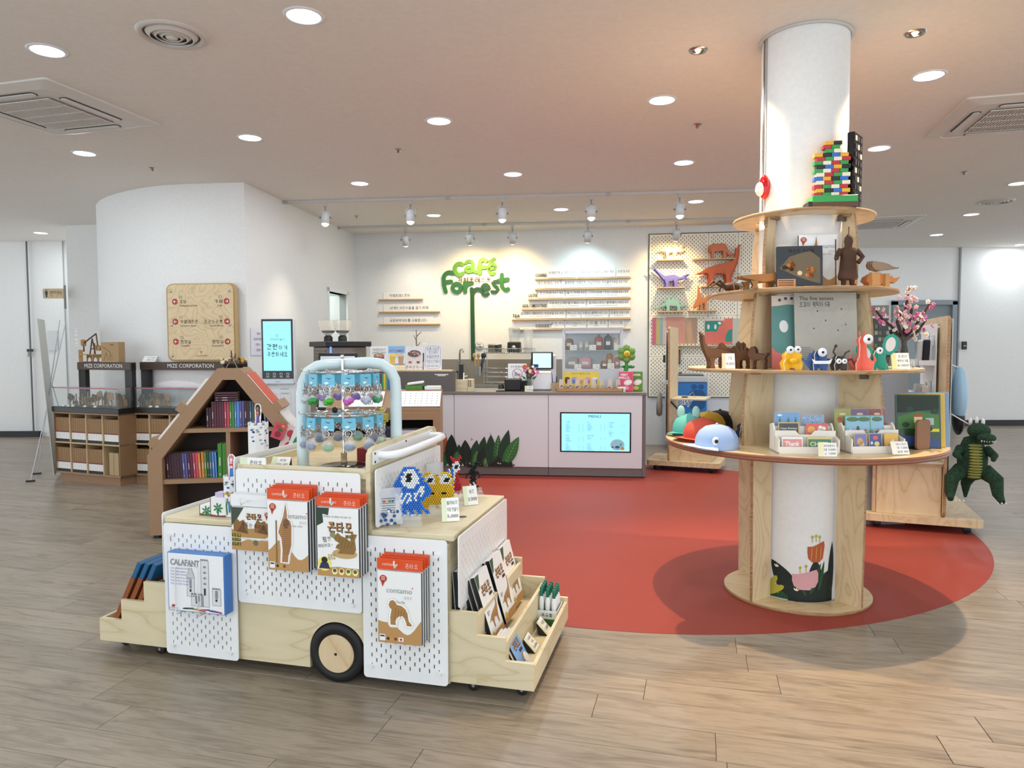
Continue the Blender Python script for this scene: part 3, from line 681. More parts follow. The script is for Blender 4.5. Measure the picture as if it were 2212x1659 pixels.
# leaf mural on the front panels
pr = Print(ct, face((0, -.0015, 0), (1, 0, 0), (0, 0, 1)), 'leaf_mural')
def leaf(x0, z0, x1, z1, w, c, l, vein=None):
    r = leafrows(x0, z0, x1, z1, w, 14, .9); pr.poly(c, [(q[0], q[1]) for q in r]+[(q[2], q[3]) for q in r[::-1]], l)
    if vein:
        dx, dz = x1-x0, z1-z0; pr.line(vein, [(x0+dx*.1, z0+dz*.1), (x0+dx*.93, z0+dz*.93)], .0025, l+.3)
        L = math.hypot(dx, dz); ux, uz = dx/L, dz/L
        for k in range(2, 9):
            t = k/10; h = w*.8*math.sin(pi*t)
            for sg in (-1, 1): pr.line(vein, [(x0+dx*t, z0+dz*t), (x0+dx*t+ux*h*.8-uz*h*sg, z0+dz*t+uz*h*.8+ux*h*sg)], .002, l+.3)
G1, G2, G3 = '14261f', '235a2c', '1c3f2a'
leaf(-.13, .1, -.1, .46, .05, 'a8552e', 1); leaf(-.12, .1, -.06, .3, .05, G2, 2)
leaf(-.04, .1, -.03, .45, .07, G1, 3); leaf(.06, .1, .05, .34, .05, G3, 2); leaf(.02, .1, .03, .27, .04, G2, 4, '7cae5c')
leaf(.13, .1, .12, .39, .065, G1, 5, '33483e'); leaf(.2, .1, .25, .39, .055, G3, 3, '2c5c3c'); leaf(.27, .1, .335, .43, .055, G3, 4, '17301f')
leaf(.2, .1, .26, .28, .03, G2, 6, '9fc878'); leaf(.3, .1, .32, .31, .06, G1, 7, '30443a'); leaf(.33, .1, .36, .2, .03, G2, 8, '9fc878')
leaf(.4, .1, .405, .45, .06, G3, 9, '16301f'); leaf(.46, .1, .49, .45, .045, G2, 10, '9cc77c'); leaf(.5, .1, .6, .505, .06, G3, 11, '14281c'); leaf(.54, .1, .71, .43, .065, '2b6b31', 12, '8fc06c')
pr.poly('15201b', [(.36, .1), (.38, .13), (.42, .14), (.45, .2), (.47, .215), (.5, .2), (.53, .15), (.55, .16), (.6, .14), (.62, .17), (.64, .14), (.645, .1)], 14)
for x, z, r in ((.46, .19, .008), (.44, .165, .006), (.59, .145, .004), (.655, .12, .011)): pr.circ('5c5148', x, z, r, l=15)
pr.rect('efe6b8', .475, .135, .492, .145, 15); pr.rect('efe6b8', .5, .13, .515, .14, 15)
for x, z in ((.19, .405), (.2, .395), (.19, .388), (.4, .46)): pr.circ('2a332e', x, z, .006, .004, 15)
# menu screen
sc_ = thing('menu_screen', 'bright blue menu display set in the counter front', 'screen', KX @ Matrix.Translation((1.155, -.004, .27)))
B().box(0, .755, 0, .03, 0, .43, M['blackg'], None, .003).build('bezel', sc_)
B().prism([(.016, .014), (.739, .014), (.739, .416), (.016, .416)], 0, .001, Cm('8fdcf2', .3, emit=.75), face((0, -.001, 0), (1, 0, 0), (0, 0, 1))).build('display', sc_)
p = Print(sc_, face((0, -.003, 0), (1, 0, 0), (0, 0, 1)), 'screen_text'); dk = '2b5a72'
p.text('MENU', .37, .385, .042, dk, width=.13)
def mcol(x, y, head, n, w):
    p.text(head, x, y, .014, dk, 'LEFT')
    for k in range(n):
        p.text(('아메리카노', '카페라떼', '바닐라라떼', '카라멜마끼아또')[k % 4], x, y-.021-.0135*k, .0105, '47788c', 'LEFT'); p.text('3.0', x+w*.72, y-.021-.0135*k, .0095, '47788c'); p.text('4.5', x+w*.93, y-.021-.0135*k, .0095, '47788c')
mcol(.06, .325, 'COFFEE', 7, .2); mcol(.06, .18, 'LATTE', 4, .2); mcol(.06, .085, 'ADE', 4, .2); mcol(.29, .325, 'TEA', 6, .2); mcol(.29, .18, 'SMOOTHIE', 2, .2); mcol(.29, .085, 'JUICE', 4, .2); mcol(.52, .32, 'DESSERT', 3, .17); mcol(.52, .24, '쿠키', 2, .17); mcol(.52, .2, '추가', 1, .17)
p.circ('a8e4f6', .61, .085, .075, .06, 1); p.circ('f2a040', .665, .045, .02, .017, 2); p.circ('1f6fa8', .61, .06, .025, .014, 2); p.circ('5ec0b0', .65, .085, .013, .018, 2); p.circ('c05040', .56, .06, .016, .008, 2)
for s, e in ((.66, .08),): p.circ('ffffff', s, e, .006, l=3)

# ================================================================ STEPPED DISPLAY CART
CO = Vector((-1.901, 3.206, 0)); CA = math.radians(-14.35)
CX_ = Matrix.Translation(CO) @ Matrix.Rotation(CA, 4, 'Z')
cart = thing('display_cart', 'truck-shaped pale plywood display cart with white pegboards', 'display cart', CX_)
bp = M['birch_pale']; FV = lambda v=0: face((0, v, 0), (1, 0, 0), (0, 0, 1))
lp = [(0, .06), (.378, .06), (.378, .352), (.247, .352), (.247, .259), (.122, .259), (.122, .163), (0, .163)]
rp = [(1.7, .06), (2.046, .06), (2.046, .167), (1.931, .167), (1.931, .26), (1.814, .26), (1.814, .35), (1.7, .35)]
for v in (.018, .775):
    B().prism(lp, 0, .018, bp, FV(v)).build('bin_side', cart); B().prism(rp, 0, .018, bp, FV(v)).build('bin_side', cart)
for u0, z1 in ((0, .163), (.122, .235), (.247, .33)): B().box(u0, u0+.015, .018, .757, .06, z1, bp).build('bin_divider', cart)
for u1, z1 in ((2.046, .15), (1.931, .235), (1.814, .33)): B().box(u1-.015, u1, .018, .757, .06, z1, bp).build('bin_divider', cart)
B().box(0.015, .378, .018, .757, .06, .078, bp).build('bin_floor', cart); B().box(1.7, 2.03, .018, .757, .06, .078, bp).build('bin_floor', cart)
n = 24; arch = [(1.205+.128*math.cos(a), .128+.128*math.sin(a)) for a in [pi-(pi)*k/n for k in range(n+1)]]
mid = [(.378, .05), (1.077, .05), (1.077, .128)]+arch[1:]+[(1.333, .05), (1.7, .05), (1.7, .62), (.378, .62)]
B().prism(mid, 0, .018, bp, FV(.018)).build('front_board', cart)
B().box(.378, .745, .018, .757, .3, .63, bp).build('left_block', cart); B().box(.37, .76, -.002, .775, .63, .656, bp, None, .003).build('left_top', cart)
B().box(1.365, 1.7, .018, .757, .3, .63, bp).build('right_block', cart); B().box(1.365, 1.722, -.002, .775, .63, .656, bp, None, .003).build('right_top', cart)
B().box(.745, 1.345, .018, .757, .3, .862, bp).build('middle_block', cart)
B().box(.745, 1.345, .018, .757, .862, .874, M['birchh']).build('tray_floor', cart)
B().box(.745, 1.345, 0, .02, .862, .905, bp, None, .002).build('tray_lip', cart)
B().box(.745, .762, .02, .775, .862, .905, bp).build('tray_lip', cart); B().box(.745, 1.345, .757, .775, .862, .93, bp).build('tray_lip', cart)
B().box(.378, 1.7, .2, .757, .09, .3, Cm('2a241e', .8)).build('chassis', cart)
dv = [(-.0, .3), (.775, .3), (.775, .93), (.77, .975), (.745, 1.0), (.7, 1.005), (.06, .992), (.025, .985), (.004, .965), (0, .93)]
B().prism(dv, 1.345, 1.365, bp, face((0, 0, 0), (0, 1, 0), (0, 0, 1)), M['birch_pale']).build('divider_board', cart)
B().prism([(.02, .92), (.7, .94), (.7, .99), (.02, .975)], 1.366, 1.371, Cm('eef0f2', .3), face((0, 0, 0), (0, 1, 0), (0, 0, 1))).build('handle_plate', cart)
for v, z in ((.035, .965), (.035, .93), (.68, .978), (.36, .975)): B().cyl((1.371, v, z), (1.373, v, z), .005, M['black'], 8).build('screw', cart)
B().tube([(1.37, .08, .952), (1.40, .08, .952), (1.43, .10, .953), (1.445, .16, .954), (1.45, .3, .956), (1.45, .55, .96), (1.445, .64, .962), (1.425, .67, .963), (1.37, .675, .963)], .017, Cm('f0f2f4', .2), 14).build('handle_bar', cart)
_hp = lambda f, z: (.955+.37*f, .178+.18*f, z)
B().tube([_hp(0, .874), _hp(0, 1.2), _hp(.02, 1.25), _hp(.07, 1.292), _hp(.17, 1.318), _hp(.28, 1.325), _hp(.72, 1.332), _hp(.85, 1.325), _hp(.94, 1.298), _hp(.99, 1.255), _hp(1, 1.2), _hp(1, .874)], .026, Cm('cfe0e2', .25), 18).build('hoop_rail', cart)
for nm, w, h, X in (('pegboard', .365, .584, face((.381, -.018, .05), (1, 0, 0), (0, 0, 1))), ('pegboard', .578, .578, face((.753, -.018, .312), (1, 0, 0), (0, 0, 1))), ('pegboard', .365, .588, face((1.336, -.018, .05), (1, 0, 0), (0, 0, 1))),
   ('pegboard', .76, .24, face((1.385, 0.0, .664), (0, 1, 0), (0, 0, 1))), ('pegboard', .745, .29, face((1.738, 0, .36), (0, 1, 0), (0, 0, 1))),
   ('pegboard', .745, .31, face((.355, .75, .36), (0, -1, 0), (0, 0, 1))), ('pegboard', .745, .27, face((.728, .75, .66), (0, -1, 0), (0, 0, 1)))):
    pegsheet(B(), w, h, M['peg'], None).build(nm, cart, X)
for u, z in ((.415, .58), (.42, .09), (.71, .085), (.79, .355), (1.29, .345), (1.37, .585), (1.66, .575), (1.37, .1), (1.665, .1), (1.3, .8)):
    B().cyl((u, -.022, z), (u, -.034, z), .009, M['white'], 10).build('peg_screw', cart)
w = B().lathe([(.05, -.05), (.118, -.05), (.125, -.04), (.125, .0), (.118, .01), (.083, .012), (.083, .006), (.0001, .006)], Cm('141414', .6), face((1.205, 0.0, .126), (1, 0, 0), (0, 0, 1)), 40).build('wheel', cart)
B().lathe([(.0001, .016), (.078, .016), (.081, .012), (.081, .004)], M['birch'], face((1.205, 0, .126), (1, 0, 0), (0, 0, 1)), 32, smooth=False).build('hub_cap', w)
B().cyl((1.205, -.0165, .126), (1.205, -.0175, .126), .006, M['black'], 10).build('axle_hole', w)
for u, v in ((.05, .1), (.28, .06), (.28, .7), (1.78, .07), (1.98, .08), (2.0, .7), (.9, .35), (1.5, .6)):
    c = B().lathe([(.006, -.01), (.022, -.01), (.024, -.006), (.024, .006), (.022, .01), (.006, .01)], Cm('26282a', .4), face((u, v, .025), (1, 0, 0), (0, 0, 1)), 16).build('caster', cart)
    B().box(u-.012, u+.012, v-.013, v+.013, .035, .062, Cm('8a8c8e', .3, .8)).cyl((u, v-.013, .025), (u, v+.013, .025), .007, M['steel'], 8).build('fork', c)

# ================================================================ HOUSE BOOKCASE
HA = math.radians(9); HX = Matrix.Translation((-2.665, 5.15, 0)) @ Matrix.Rotation(HA, 4, 'Z')
hs = thing('house_bookcase', 'kraft cardboard bookcase shaped like a house with a pitched roof', 'bookcase', HX)
HW, HE, HT, HD_ = 1.16, .62, 1.25, .36
def hband(pts_o, pts_i, nm, lab=None):
    B().prism(pts_o+pts_i[::-1], 0, HD_, M['mdf'], face((0, HD_, 0), (1, 0, 0), (0, 0, 1))).build(nm, hs)
o1 = [(0, .025), (0, HE), (.5, HT), (.66, HT), (HW, HE), (HW, .025)]; i1 = [(.1, .025), (.1, HE-.03), (.535, HT-.085), (.625, HT-.085), (HW-.1, HE-.03), (HW-.1, .025)]
hband([o1[0], o1[1]], [i1[0], i1[1]], 'side_wall'); hband([o1[1], o1[2]], [i1[1], i1[2]], 'roof_side'); hband([o1[2], (.58, HT)], [i1[2], (.58, HT-.085)], 'roof_cap'); hband([(.58, HT), o1[3]], [(.58, HT-.085), i1[3]], 'roof_cap'); hband([o1[3], o1[4]], [i1[3], i1[4]], 'roof_side'); hband([o1[4], o1[5]], [i1[4], i1[5]], 'side_wall')
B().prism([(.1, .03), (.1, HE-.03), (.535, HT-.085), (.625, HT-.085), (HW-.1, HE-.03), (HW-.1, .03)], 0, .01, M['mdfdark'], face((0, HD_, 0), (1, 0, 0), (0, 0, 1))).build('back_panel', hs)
B().box(.22, HW-.22, .015, HD_-.011, .776, .806, M['mdf']).build('shelf', hs); B().box(.1, HW-.1, .015, HD_-.011, .40, .432, M['mdf']).build('shelf', hs); B().box(.1, HW-.1, .02, HD_-.011, .04, .07, M['mdf']).build('shelf', hs)
B().box(.545, .575, .02, HD_-.011, .432, .776, M['mdf']).build('upright', hs)
for x in (.02, HW-.06): B().box(x, x+.04, .02, .06, 0, .03, M['black']).build('foot', hs)
for t0 in (.12, .52):
    for sg in (0, 1):
        x = .5*t0 if not sg else HW-.5*t0; z = HE+(HT-HE)*t0
        B().box(-.035, .035, .0, HD_, -.002, .05, M['mdf'], Matrix.Translation((x, 0, z)) @ Matrix.Rotation(-.9 if not sg else .9, 4, 'Y')).build('book_stop', hs)

# ================================================================ LEFT SHELF UNITS
def shelf_unit(p, ang, wdt, lab, cases):
    X = Matrix.Translation((p[0], p[1], 0)) @ Matrix.Rotation(ang, 4, 'Z')
    t = thing('shelf_unit', lab, 'shelf unit', X); H0, H1, D = .085, .735, .215; wm = Cm('8a6a4a', .6)
    B().box(.05, wdt-.03, .02, D, 0, H0, Cm('9a785a', .6)).build('plinth', t)
    B().box(0, wdt, .0, D, H0, H0+.018, M['mdf']).build('bottom_board', t); B().box(0, wdt, 0, D, H1-.018, H1, M['mdf']).build('top_board', t); B().box(0, wdt, 0, D, .405, .42, Cm('c9ae86', .6)).build('middle_board', t)
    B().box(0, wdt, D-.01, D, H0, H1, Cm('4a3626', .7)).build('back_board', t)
    B().box(0, .012, 0, D, H0, H1, wm).build('side_board', t); B().box(wdt-.012, wdt, 0, D, H0, H1, wm).build('side_board', t)
    for k in range(1, cases):
        x = wdt*k/cases; B().box(x-.006, x+.006, 0, D, H0, H1, Cm('c9ae86', .6)).build('divider', t)
    B().box(-.01, wdt+.01, -.012, D, H1, H1+.055, Cm('1c1814', .35), None, .003).build('black_plinth_top', t)
    return t, X
U1A = math.radians(-22.0)
U1, U1X = shelf_unit((-4.86, 7.5), U1A, .96, 'low brown cubby shelf full of kraft boxes, nearest the banner stand', 4)
U2A = math.radians(-14)
U2, U2X = shelf_unit((-3.97, 7.33), U2A, .98, 'low brown cubby shelf full of kraft boxes, behind the house bookcase', 4)
def boxes(U, UX, wdt, empty, grp, who):
    proto = None; cw = wdt/4; n = 7
    for r, z in enumerate((.103, .42)):
        for c in range(4):
            if (r, c) in empty: continue
            for k in range(n):
                x = c*cw+.012+k*(cw-.022)/n
                lab = 'kraft, white and red model kit box standing in %s' % who
                X = UX @ Matrix.Translation((x, .012, z))
                if proto is None:
                    proto = thing('model_kit_box', lab, 'box', X, grp); w = (cw-.022)/n-.0025
                    B().box(0, w, 0, .17, .105, .255, Cm('9a7854', .75)).build('kraft_body', proto); B().box(0, w, 0, .17, .03, .105, Cm('ecece8', .5)).build('white_band', proto)
                    B().box(0, w, -.0003, .17, .1, .112, Cm('7c2f33', .5)).build('red_band', proto); B().box(0, w, -.0003, .17, 0, .03, Cm('1c1c1e', .5)).build('black_band', proto)
                    q = Print(proto, face((0, -.0012, 0), (1, 0, 0), (0, 0, 1))); q.circ('3a2c1c', w/2, .092, w*.25, w*.2); q.rect('8a8a88', w*.4, .04, w*.6, .08); q.rect('6c5234', w*.4, .13, w*.6, .24); q.circ('cccccc', w/2, .014, w*.18)
                    protos.append(q)
                else: later.append((proto, X, lab))
protos, later = [], []
boxes(U1, U1X, .96, {(0, 3)}, 'kraft model kit boxes', 'the shelf by the banner stand'); boxes(U2, U2X, .98, {(0, 2), (0, 3), (1, 2), (1, 3)}, 'kraft model kit boxes', 'the shelf behind the house bookcase')
for k in range(2): tag(B().box(.79+k*.07, .855+k*.07, .01, .17, .104, .335-k*.003, Cm('b59c74', .7), None, .002).build('plain_carton', None, U1X), ('plain kraft carton standing in the near-empty cubby, left of two', 'plain kraft carton standing in the near-empty cubby, right of two')[k], 'box')
def showcase(UX, wdt, lab):
    t = thing('display_case', lab, 'display case', UX @ Matrix.Translation((0, 0, .79)))
    h = .2
    for a in ((0, wdt, -.004, 0), (0, wdt, .203, .206)): B().box(a[0], a[1], a[2], a[3], 0, h, M['glass']).build('pane', t)
    B().box(0, .004, 0, .203, 0, h, M['glass']).build('pane', t); B().box(wdt-.004, wdt, 0, .203, 0, h, M['glass']).build('pane', t)
    B().box(0, wdt, -.004, .206, h, h+.004, Cm('d9b8c4', .1, 0, .45)).build('lid', t)
    for y in (-.004,): B().box(0, wdt, y-.001, y+.002, h-.006, h+.006, Cm('9c5a6c', .2)).build('edge_strip', t)
    for x in (0, wdt-.02): B().box(x, x+.02, -.008, .02, -.002, .006, M['acry']).build('corner_clip', t)
    return t
showcase(U1X, .96, 'clear acrylic showcase of wooden gear models by the banner stand'); showcase(U2X, .98, 'clear acrylic showcase of wooden models behind the house bookcase')
def sign_frame(UX, x0, x1, lab):
    t = thing('sign_frame', lab, 'sign frame', UX @ Matrix.Translation((0, .15, 0))); bm_ = Cm('1e1916', .5)
    for x in (x0, x1-.1): B().box(x, x+.1, 0, .05, .792, 1.245, bm_).build('post', t)
    B().box(x0, x1, -.015, .055, 1.175, 1.255, Cm('4a3a30', .5), None, .003).build('beam', t)
    q = Print(t, face(((x0+x1)/2, -.0155, 1.216), (1, 0, 0), (0, 0, 1)), 'lettering'); q.text('MIZE CORPORATION', .0, 0, .058, 'efece6')
sign_frame(U1X, .2, .98, 'dark frame lettered in white above the left showcase'); sign_frame(U2X, .03, 1.27, 'dark frame lettered in white below the direction sign')

# ================================================================ MOBILE PEGBOARD RACKS
def rack(X, W, Dp, H, lab, zb):
    t = thing('mobile_rack', lab, 'display rack', X)
    B().prism(rrect(-.02, -.02, W, Dp, .05), .06, .115+zb, M['birch'], None, M['birch']).build('base_tray', t)
    for x, y in ((.08, .06), (W-.1, .06), (.08, Dp-.08), (W-.1, Dp-.08)):
        c = B().lathe([(.006, -.012), (.028, -.012), (.03, -.007), (.03, .007), (.028, .012), (.006, .012)], Cm('202224', .4), face((x, y, .03), (1, 0, 0), (0, 0, 1)), 16).build('caster', t); B().box(x-.02, x+.02, y-.02, y+.02, .05, .06, M['steel']).build('fork', c)
    return t
# rack behind the column on the right
RX = Matrix.Translation((2.73, 5.42, 0)) @ Matrix.Rotation(math.radians(-21), 4, 'Z')
r1 = rack(RX, .78, 1.0, 1.6, 'birch mobile rack with pegboards right of the column', 0)
B().box(.07, .505, .03, .95, .115, .50, M['birch'], None, .002).build('cabinet', r1); B().box(.045, .068, .05, .9, .118, .49, M['birch']).build('side_door', r1)
B().prism(rrect(-.02, -.02, .51, .97, .03), .50, .52, Cm('d8d0b4', .5), None, M['ply_edge']).build('cabinet_top', r1); B().prism([(.02, .03), (.45, .03), (.45, .8), (.02, .8)], .521, .523, Cm('e2e2ea', .3)).build('paper_sheet', r1)
B().prism(rrect(0, .115, 1.0, 1.62, .05), 0, .022, M['birch'], face((.51, .0, 0), (0, 1, 0), (0, 0, 1)), M['ply_edge']).build('back_board', r1)
pegsheet(B(), .66, .74, M['peg'], None).build('pegboard', r1, face((.492, .93, .83), (0, -1, 0), (0, 0, 1)))
for y, z in ((.3, .86), (.9, .86), (.3, 1.54), (.9, 1.54)): B().cyl((.492, y, z), (.51, y, z), .01, M['white'], 8).build('standoff', r1)
pegsheet(B(), .9, 1.2, Cm('d4d8da', .3), None).build('pegboard', r1, face((.55, .05, .4), (0, 1, 0), (0, 0, 1)))
B().box(.508, .512, .05, .5, .70, .716, M['birch']).box(.36, .51, .05, .9, .70, .716, M['birch']).build('shelf', r1)
# rack at the right end of the counter
QX = Matrix.Translation((1.545, 8.02, 0)) @ Matrix.Rotation(math.radians(-23), 4, 'Z')
r2 = rack(QX, .79, .55, 1.6, 'birch mobile rack with grey pegboard at the end of the counter', 0)
B().box(.235, .68, .05, .5, .115, .395, M['birch'], None, .002).build('cabinet', r2)
B().prism(rrect(0.0, .115, .53, 1.62, .03), 0, .022, M['birch'], face((.215, .0, 0), (0, 1, 0), (0, 0, 1)), M['ply_edge']).build('back_board', r2)
pegsheet(B(), .5, .58, Cm('c2c6c8', .3), None, px=.0208).build('pegboard', r2, face((.193, .5, 1.02), (0, -1, 0), (0, 0, 1))); pegsheet(B(), .5, .62, Cm('c2c6c8', .3), None).build('pegboard', r2, face((.193, .5, .36), (0, -1, 0), (0, 0, 1)))
B().box(.24, .62, .05, .5, .80, .818, M['birch_pale'], None, .002).build('shelf', r2)
B().tube([(.24, .06, .78), (.5, .06, .5)], .012, M['black'], 6).build('shelf_brace', r2)
for y, z in ((.05, .4), (.45, .4), (.05, .98), (.45, 1.04), (.05, 1.56)): B().cyl((.193, y, z), (.215, y, z), .01, M['white'], 8).build('standoff', r2)

# ================================================================ LECTERN BOOKCASE
LX = Matrix.Translation((-1.67, 6.32, 0)) @ Matrix.Rotation(math.radians(2), 4, 'Z')
le = thing('lectern_bookcase', 'kraft board bookcase with slanted lectern top in front of the counter', 'bookcase', LX); m_ = M['mdf']
sd = [(0, .0), (.42, 0), (.42, 1.0), (.3, 1.0), (.04, .85), (0, .85)]
for x in (.0, 1.0): B().prism(sd, x, x+.022, m_, face((0, 0, 0), (0, 1, 0), (0, 0, 1))).build('side_board', le)
B().box(.022, 1.0, .005, .4, .815, .83, Cm('b08e66', .6)).build('shelf', le); B().box(.022, 1.0, 0, .02, .75, .815, m_).build('front_rail', le)
B().box(.022, 1.0, .0, .02, .83, .86, m_).build('front_lip', le)
B().prism([(.02, .842), (.3, 1.0), (.3, .985), (.028, .83)], .022, 1.0, m_, face((0, 0, 0), (0, 1, 0), (0, 0, 1))).build('slanted_top', le)
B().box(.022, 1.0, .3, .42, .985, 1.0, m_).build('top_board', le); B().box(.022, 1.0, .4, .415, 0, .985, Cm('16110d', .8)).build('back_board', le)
B().box(.022, 1.0, .01, .4, .36, .38, m_).build('shelf', le); B().box(.06+.9, 1.0, .0, .02, 0, .75, m_).build('stile', le); B().box(.022, 1.0, 0, .4, .0, .05, m_).build('bottom', le)

# ================================================================ KIOSK
KI = Matrix.Translation((-2.56, 7.27, 0)) @ Matrix.Rotation(math.radians(-4), 4, 'Z')
ki = thing('order_kiosk', 'white self-order kiosk with blue touch screen beside the side wall', 'kiosk', KI); wk = Cm('e6e8ec', .3)
B().box(0, .335, .03, .2, .02, 1.04, wk, None, .01).build('pedestal', ki); B().box(-.02, .36, -.02, .3, 0, .02, Cm('d0d2d4', .4), None, .004).build('base_plate', ki)
B().box(-.005, .34, .0, .07, 1.03, 1.7, Cm('dadde0', .3), None, .008).build('monitor', ki); B().box(.003, .332, -.004, .004, 1.085, 1.692, M['blackg'], None, .003).build('bezel', ki)
B().box(0, .335, -.006, .004, 1.03, 1.08, Cm('b8bcc0', .3, .6), None, .003).build('chin', ki)
B().prism([(.022, 1.165), (.313, 1.165), (.313, 1.67), (.022, 1.67)], 0, .001, Cm('86d0da', .3, emit=.75), face((0, -.005, 0), (1, 0, 0), (0, 0, 1))).build('display', ki)
p = Print(ki, face((.168, -.0065, 0), (1, 0, 0), (0, 0, 1)), 'screen_text')
p.text('기다리지말고', 0, 1.485, .024, '3a5f6a', width=.16); p.text('간편', -.055, 1.41, .066, '16303a', bold=.012); p.text('하게', .06, 1.403, .052, '16303a'); p.text('주문하세요', 0, 1.335, .056, '16303a', width=.215, bold=.006)
p.line('3a5f6a', [(.012*math.cos(a*.5), 1.525+.012*math.sin(a*.5)) for a in range(13)], .003); p.text('PAYTHE', 0, 1.053, .012, '333333')
for k in range(4):
    x = -.105+.07*k; p.poly('dfe6e8', rrect(x-.014, 1.118, x+.014, 1.143, .006), 1); p.poly('101416', rrect(x-.009, 1.122, x+.009, 1.138, .004), 2); p.rect('dfe6e8', x-.016, 1.1, x+.016, 1.107); p.text('>', x+.035, 1.13, .01, 'dfe6e8')
q = Print(ki, face((.168, .0285, 0), (1, 0, 0), (0, 0, 1)), 'panel_marks', .0008)
q.line('7c8084', [(-.15, 1.015), (-.02, 1.015)], .003); q.line('9a9ea2', rrect(-.13, .83, -.03, .93, .005)+[(-.03, .925)], .002); q.rect('141414', -.115, .855, -.045, .882, r=.004); q.circ('ff6050', -.08, .868, .006, l=2); q.line('9a9ea2', rrect(.01, .8, .12, .94, .003)+[(.12, .937)], .0015); q.rect('6c7074', .02, .928, .1, .932); q.rect('6c7074', .01, .975, .1, .979); q.line('9a9ea2', rrect(-.01, .5, .13, .73, .004)+[(.13, .726)], .002)

# ================================================================ GOODS ON THE CART
def CP(u, v, z): return CX_ @ Matrix.Translation((u, v, z))
def pricecard(X, w, h, lines, label, tilt=-.35, stand='acry', band='dfe8c8'):
    t = thing('price_card', label, 'price card', X)
    R_ = Matrix.Translation((0, 0, .002)) @ Matrix.Rotation(tilt, 4, 'X')
    B().box(-w/2, w/2, -.002, 0, 0, h, M['paper'], R_).build('card', t)
    b = B(); b.prism([(0, 0), (-math.sin(tilt)*h, math.cos(tilt)*h), (h*.55, 0)], -w/2, w/2, M['black'] if stand == 'black' else M['acry'], face((0, 0.001, .0005), (0, 1, 0), (0, 0, 1))); b.build('stand', t)
    p = Print(t, R_ @ face((0, -.0024, 0), (1, 0, 0), (0, 0, 1))); p.rect(band, -w/2, 0, -w*.22, h, .5)
    n = len(lines)
    for k, s in enumerate(lines): p.text(s, w*.12, h*(1-(k+.75)/(n+.5)), h*.75/(n+1), '2a2a2a', width=min(w*.62, w*.16*len(s)))
    return t
KR, OR_ = 'b98e58', 'e0501f'
def gear_text(p, x, y, s, w=None): p.text('콘타모', x+.003, y-.003, s, '2a1a0c', l=2, bold=.03, width=w); p.text('콘타모', x, y, s, 'b8864a', l=3, bold=.015, width=w)
def wave(p, w, h, c, y0, amp, l=1, ph=0.0, n=12, base=0.0):
    p.poly(c, [(-w/2, base), (w/2, base)]+[(w/2-w*k/n, y0+amp*math.sin(ph+5*k/n)+amp*.5*math.sin(2.3+9*k/n)) for k in range(n+1)], l)
def logo_top(p, x, y, s):
    p.text('contamo', x, y, s, '9aa0a2', l=3); p.circ('d04030', x+s*1.8, y+s*.45, s*.09, l=3); p.text('콘타모', x+s*1.2, y-s*.85, s*.42, 'b0b0b0', l=3)
def bubble(p, x, y, r, c='b8402c'):
    p.circ(c, x, y, r, r*.9, 2); p.poly(c, [(x-r*.7, y-r*.4), (x-r*.2, y-r*2.1), (x+r*.5, y-r*.6)], 2)
    for k in range(3): p.rect('f0d8c8', x-r*.5, y+r*.35-k*r*.38, x+r*.5, y+r*.5-k*r*.38, 3)
def footer(p, w):
    p.rect('f0f0ee', -w/2+.006, .008, -w/2+.03, .034, 2); p.rect('333333', -w/2+.009, .024, -w/2+.027, .03, 3)
    for k in range(3): p.circ(('2c2c2c', 'c8a040', '883020')[k], -w/2+.042+k*.016, .018, .006, l=2)
GOR = [(.05, .0), (.07, .01), (.06, .3), (.12, .62), (.02, .7), (-.0, .82), (.06, .95), (.18, 1.0), (.28, .93), (.34, .82), (.55, .78), (.72, .66), (.8, .45), (.84, .2), (.97, .06), (.95, 0), (.75, 0), (.74, .1), (.66, .3), (.6, .38), (.45, .36), (.34, .3), (.28, .12), (.3, .0)]
def sc2(pts, x, y, w, h): return [(x+q[0]*w, y+q[1]*h) for q in pts]
def grow(pts, d):
    cx = sum(q[0] for q in pts)/len(pts); cy = sum(q[1] for q in pts)/len(pts); o = []
    n = len(pts)
    for i in range(n):
        a, b_ = Vector(pts[i-1]), Vector(pts[(i+1) % n]); t = (b_-a).normalized(); nn = Vector((t.y, -t.x))
        area = sum(pts[k][0]*pts[(k+1) % n][1]-pts[(k+1) % n][0]*pts[k][1] for k in range(n))
        if area < 0: nn = -nn
        o.append((pts[i][0]+nn.x*d, pts[i][1]+nn.y*d))
    return o
KIT = {}
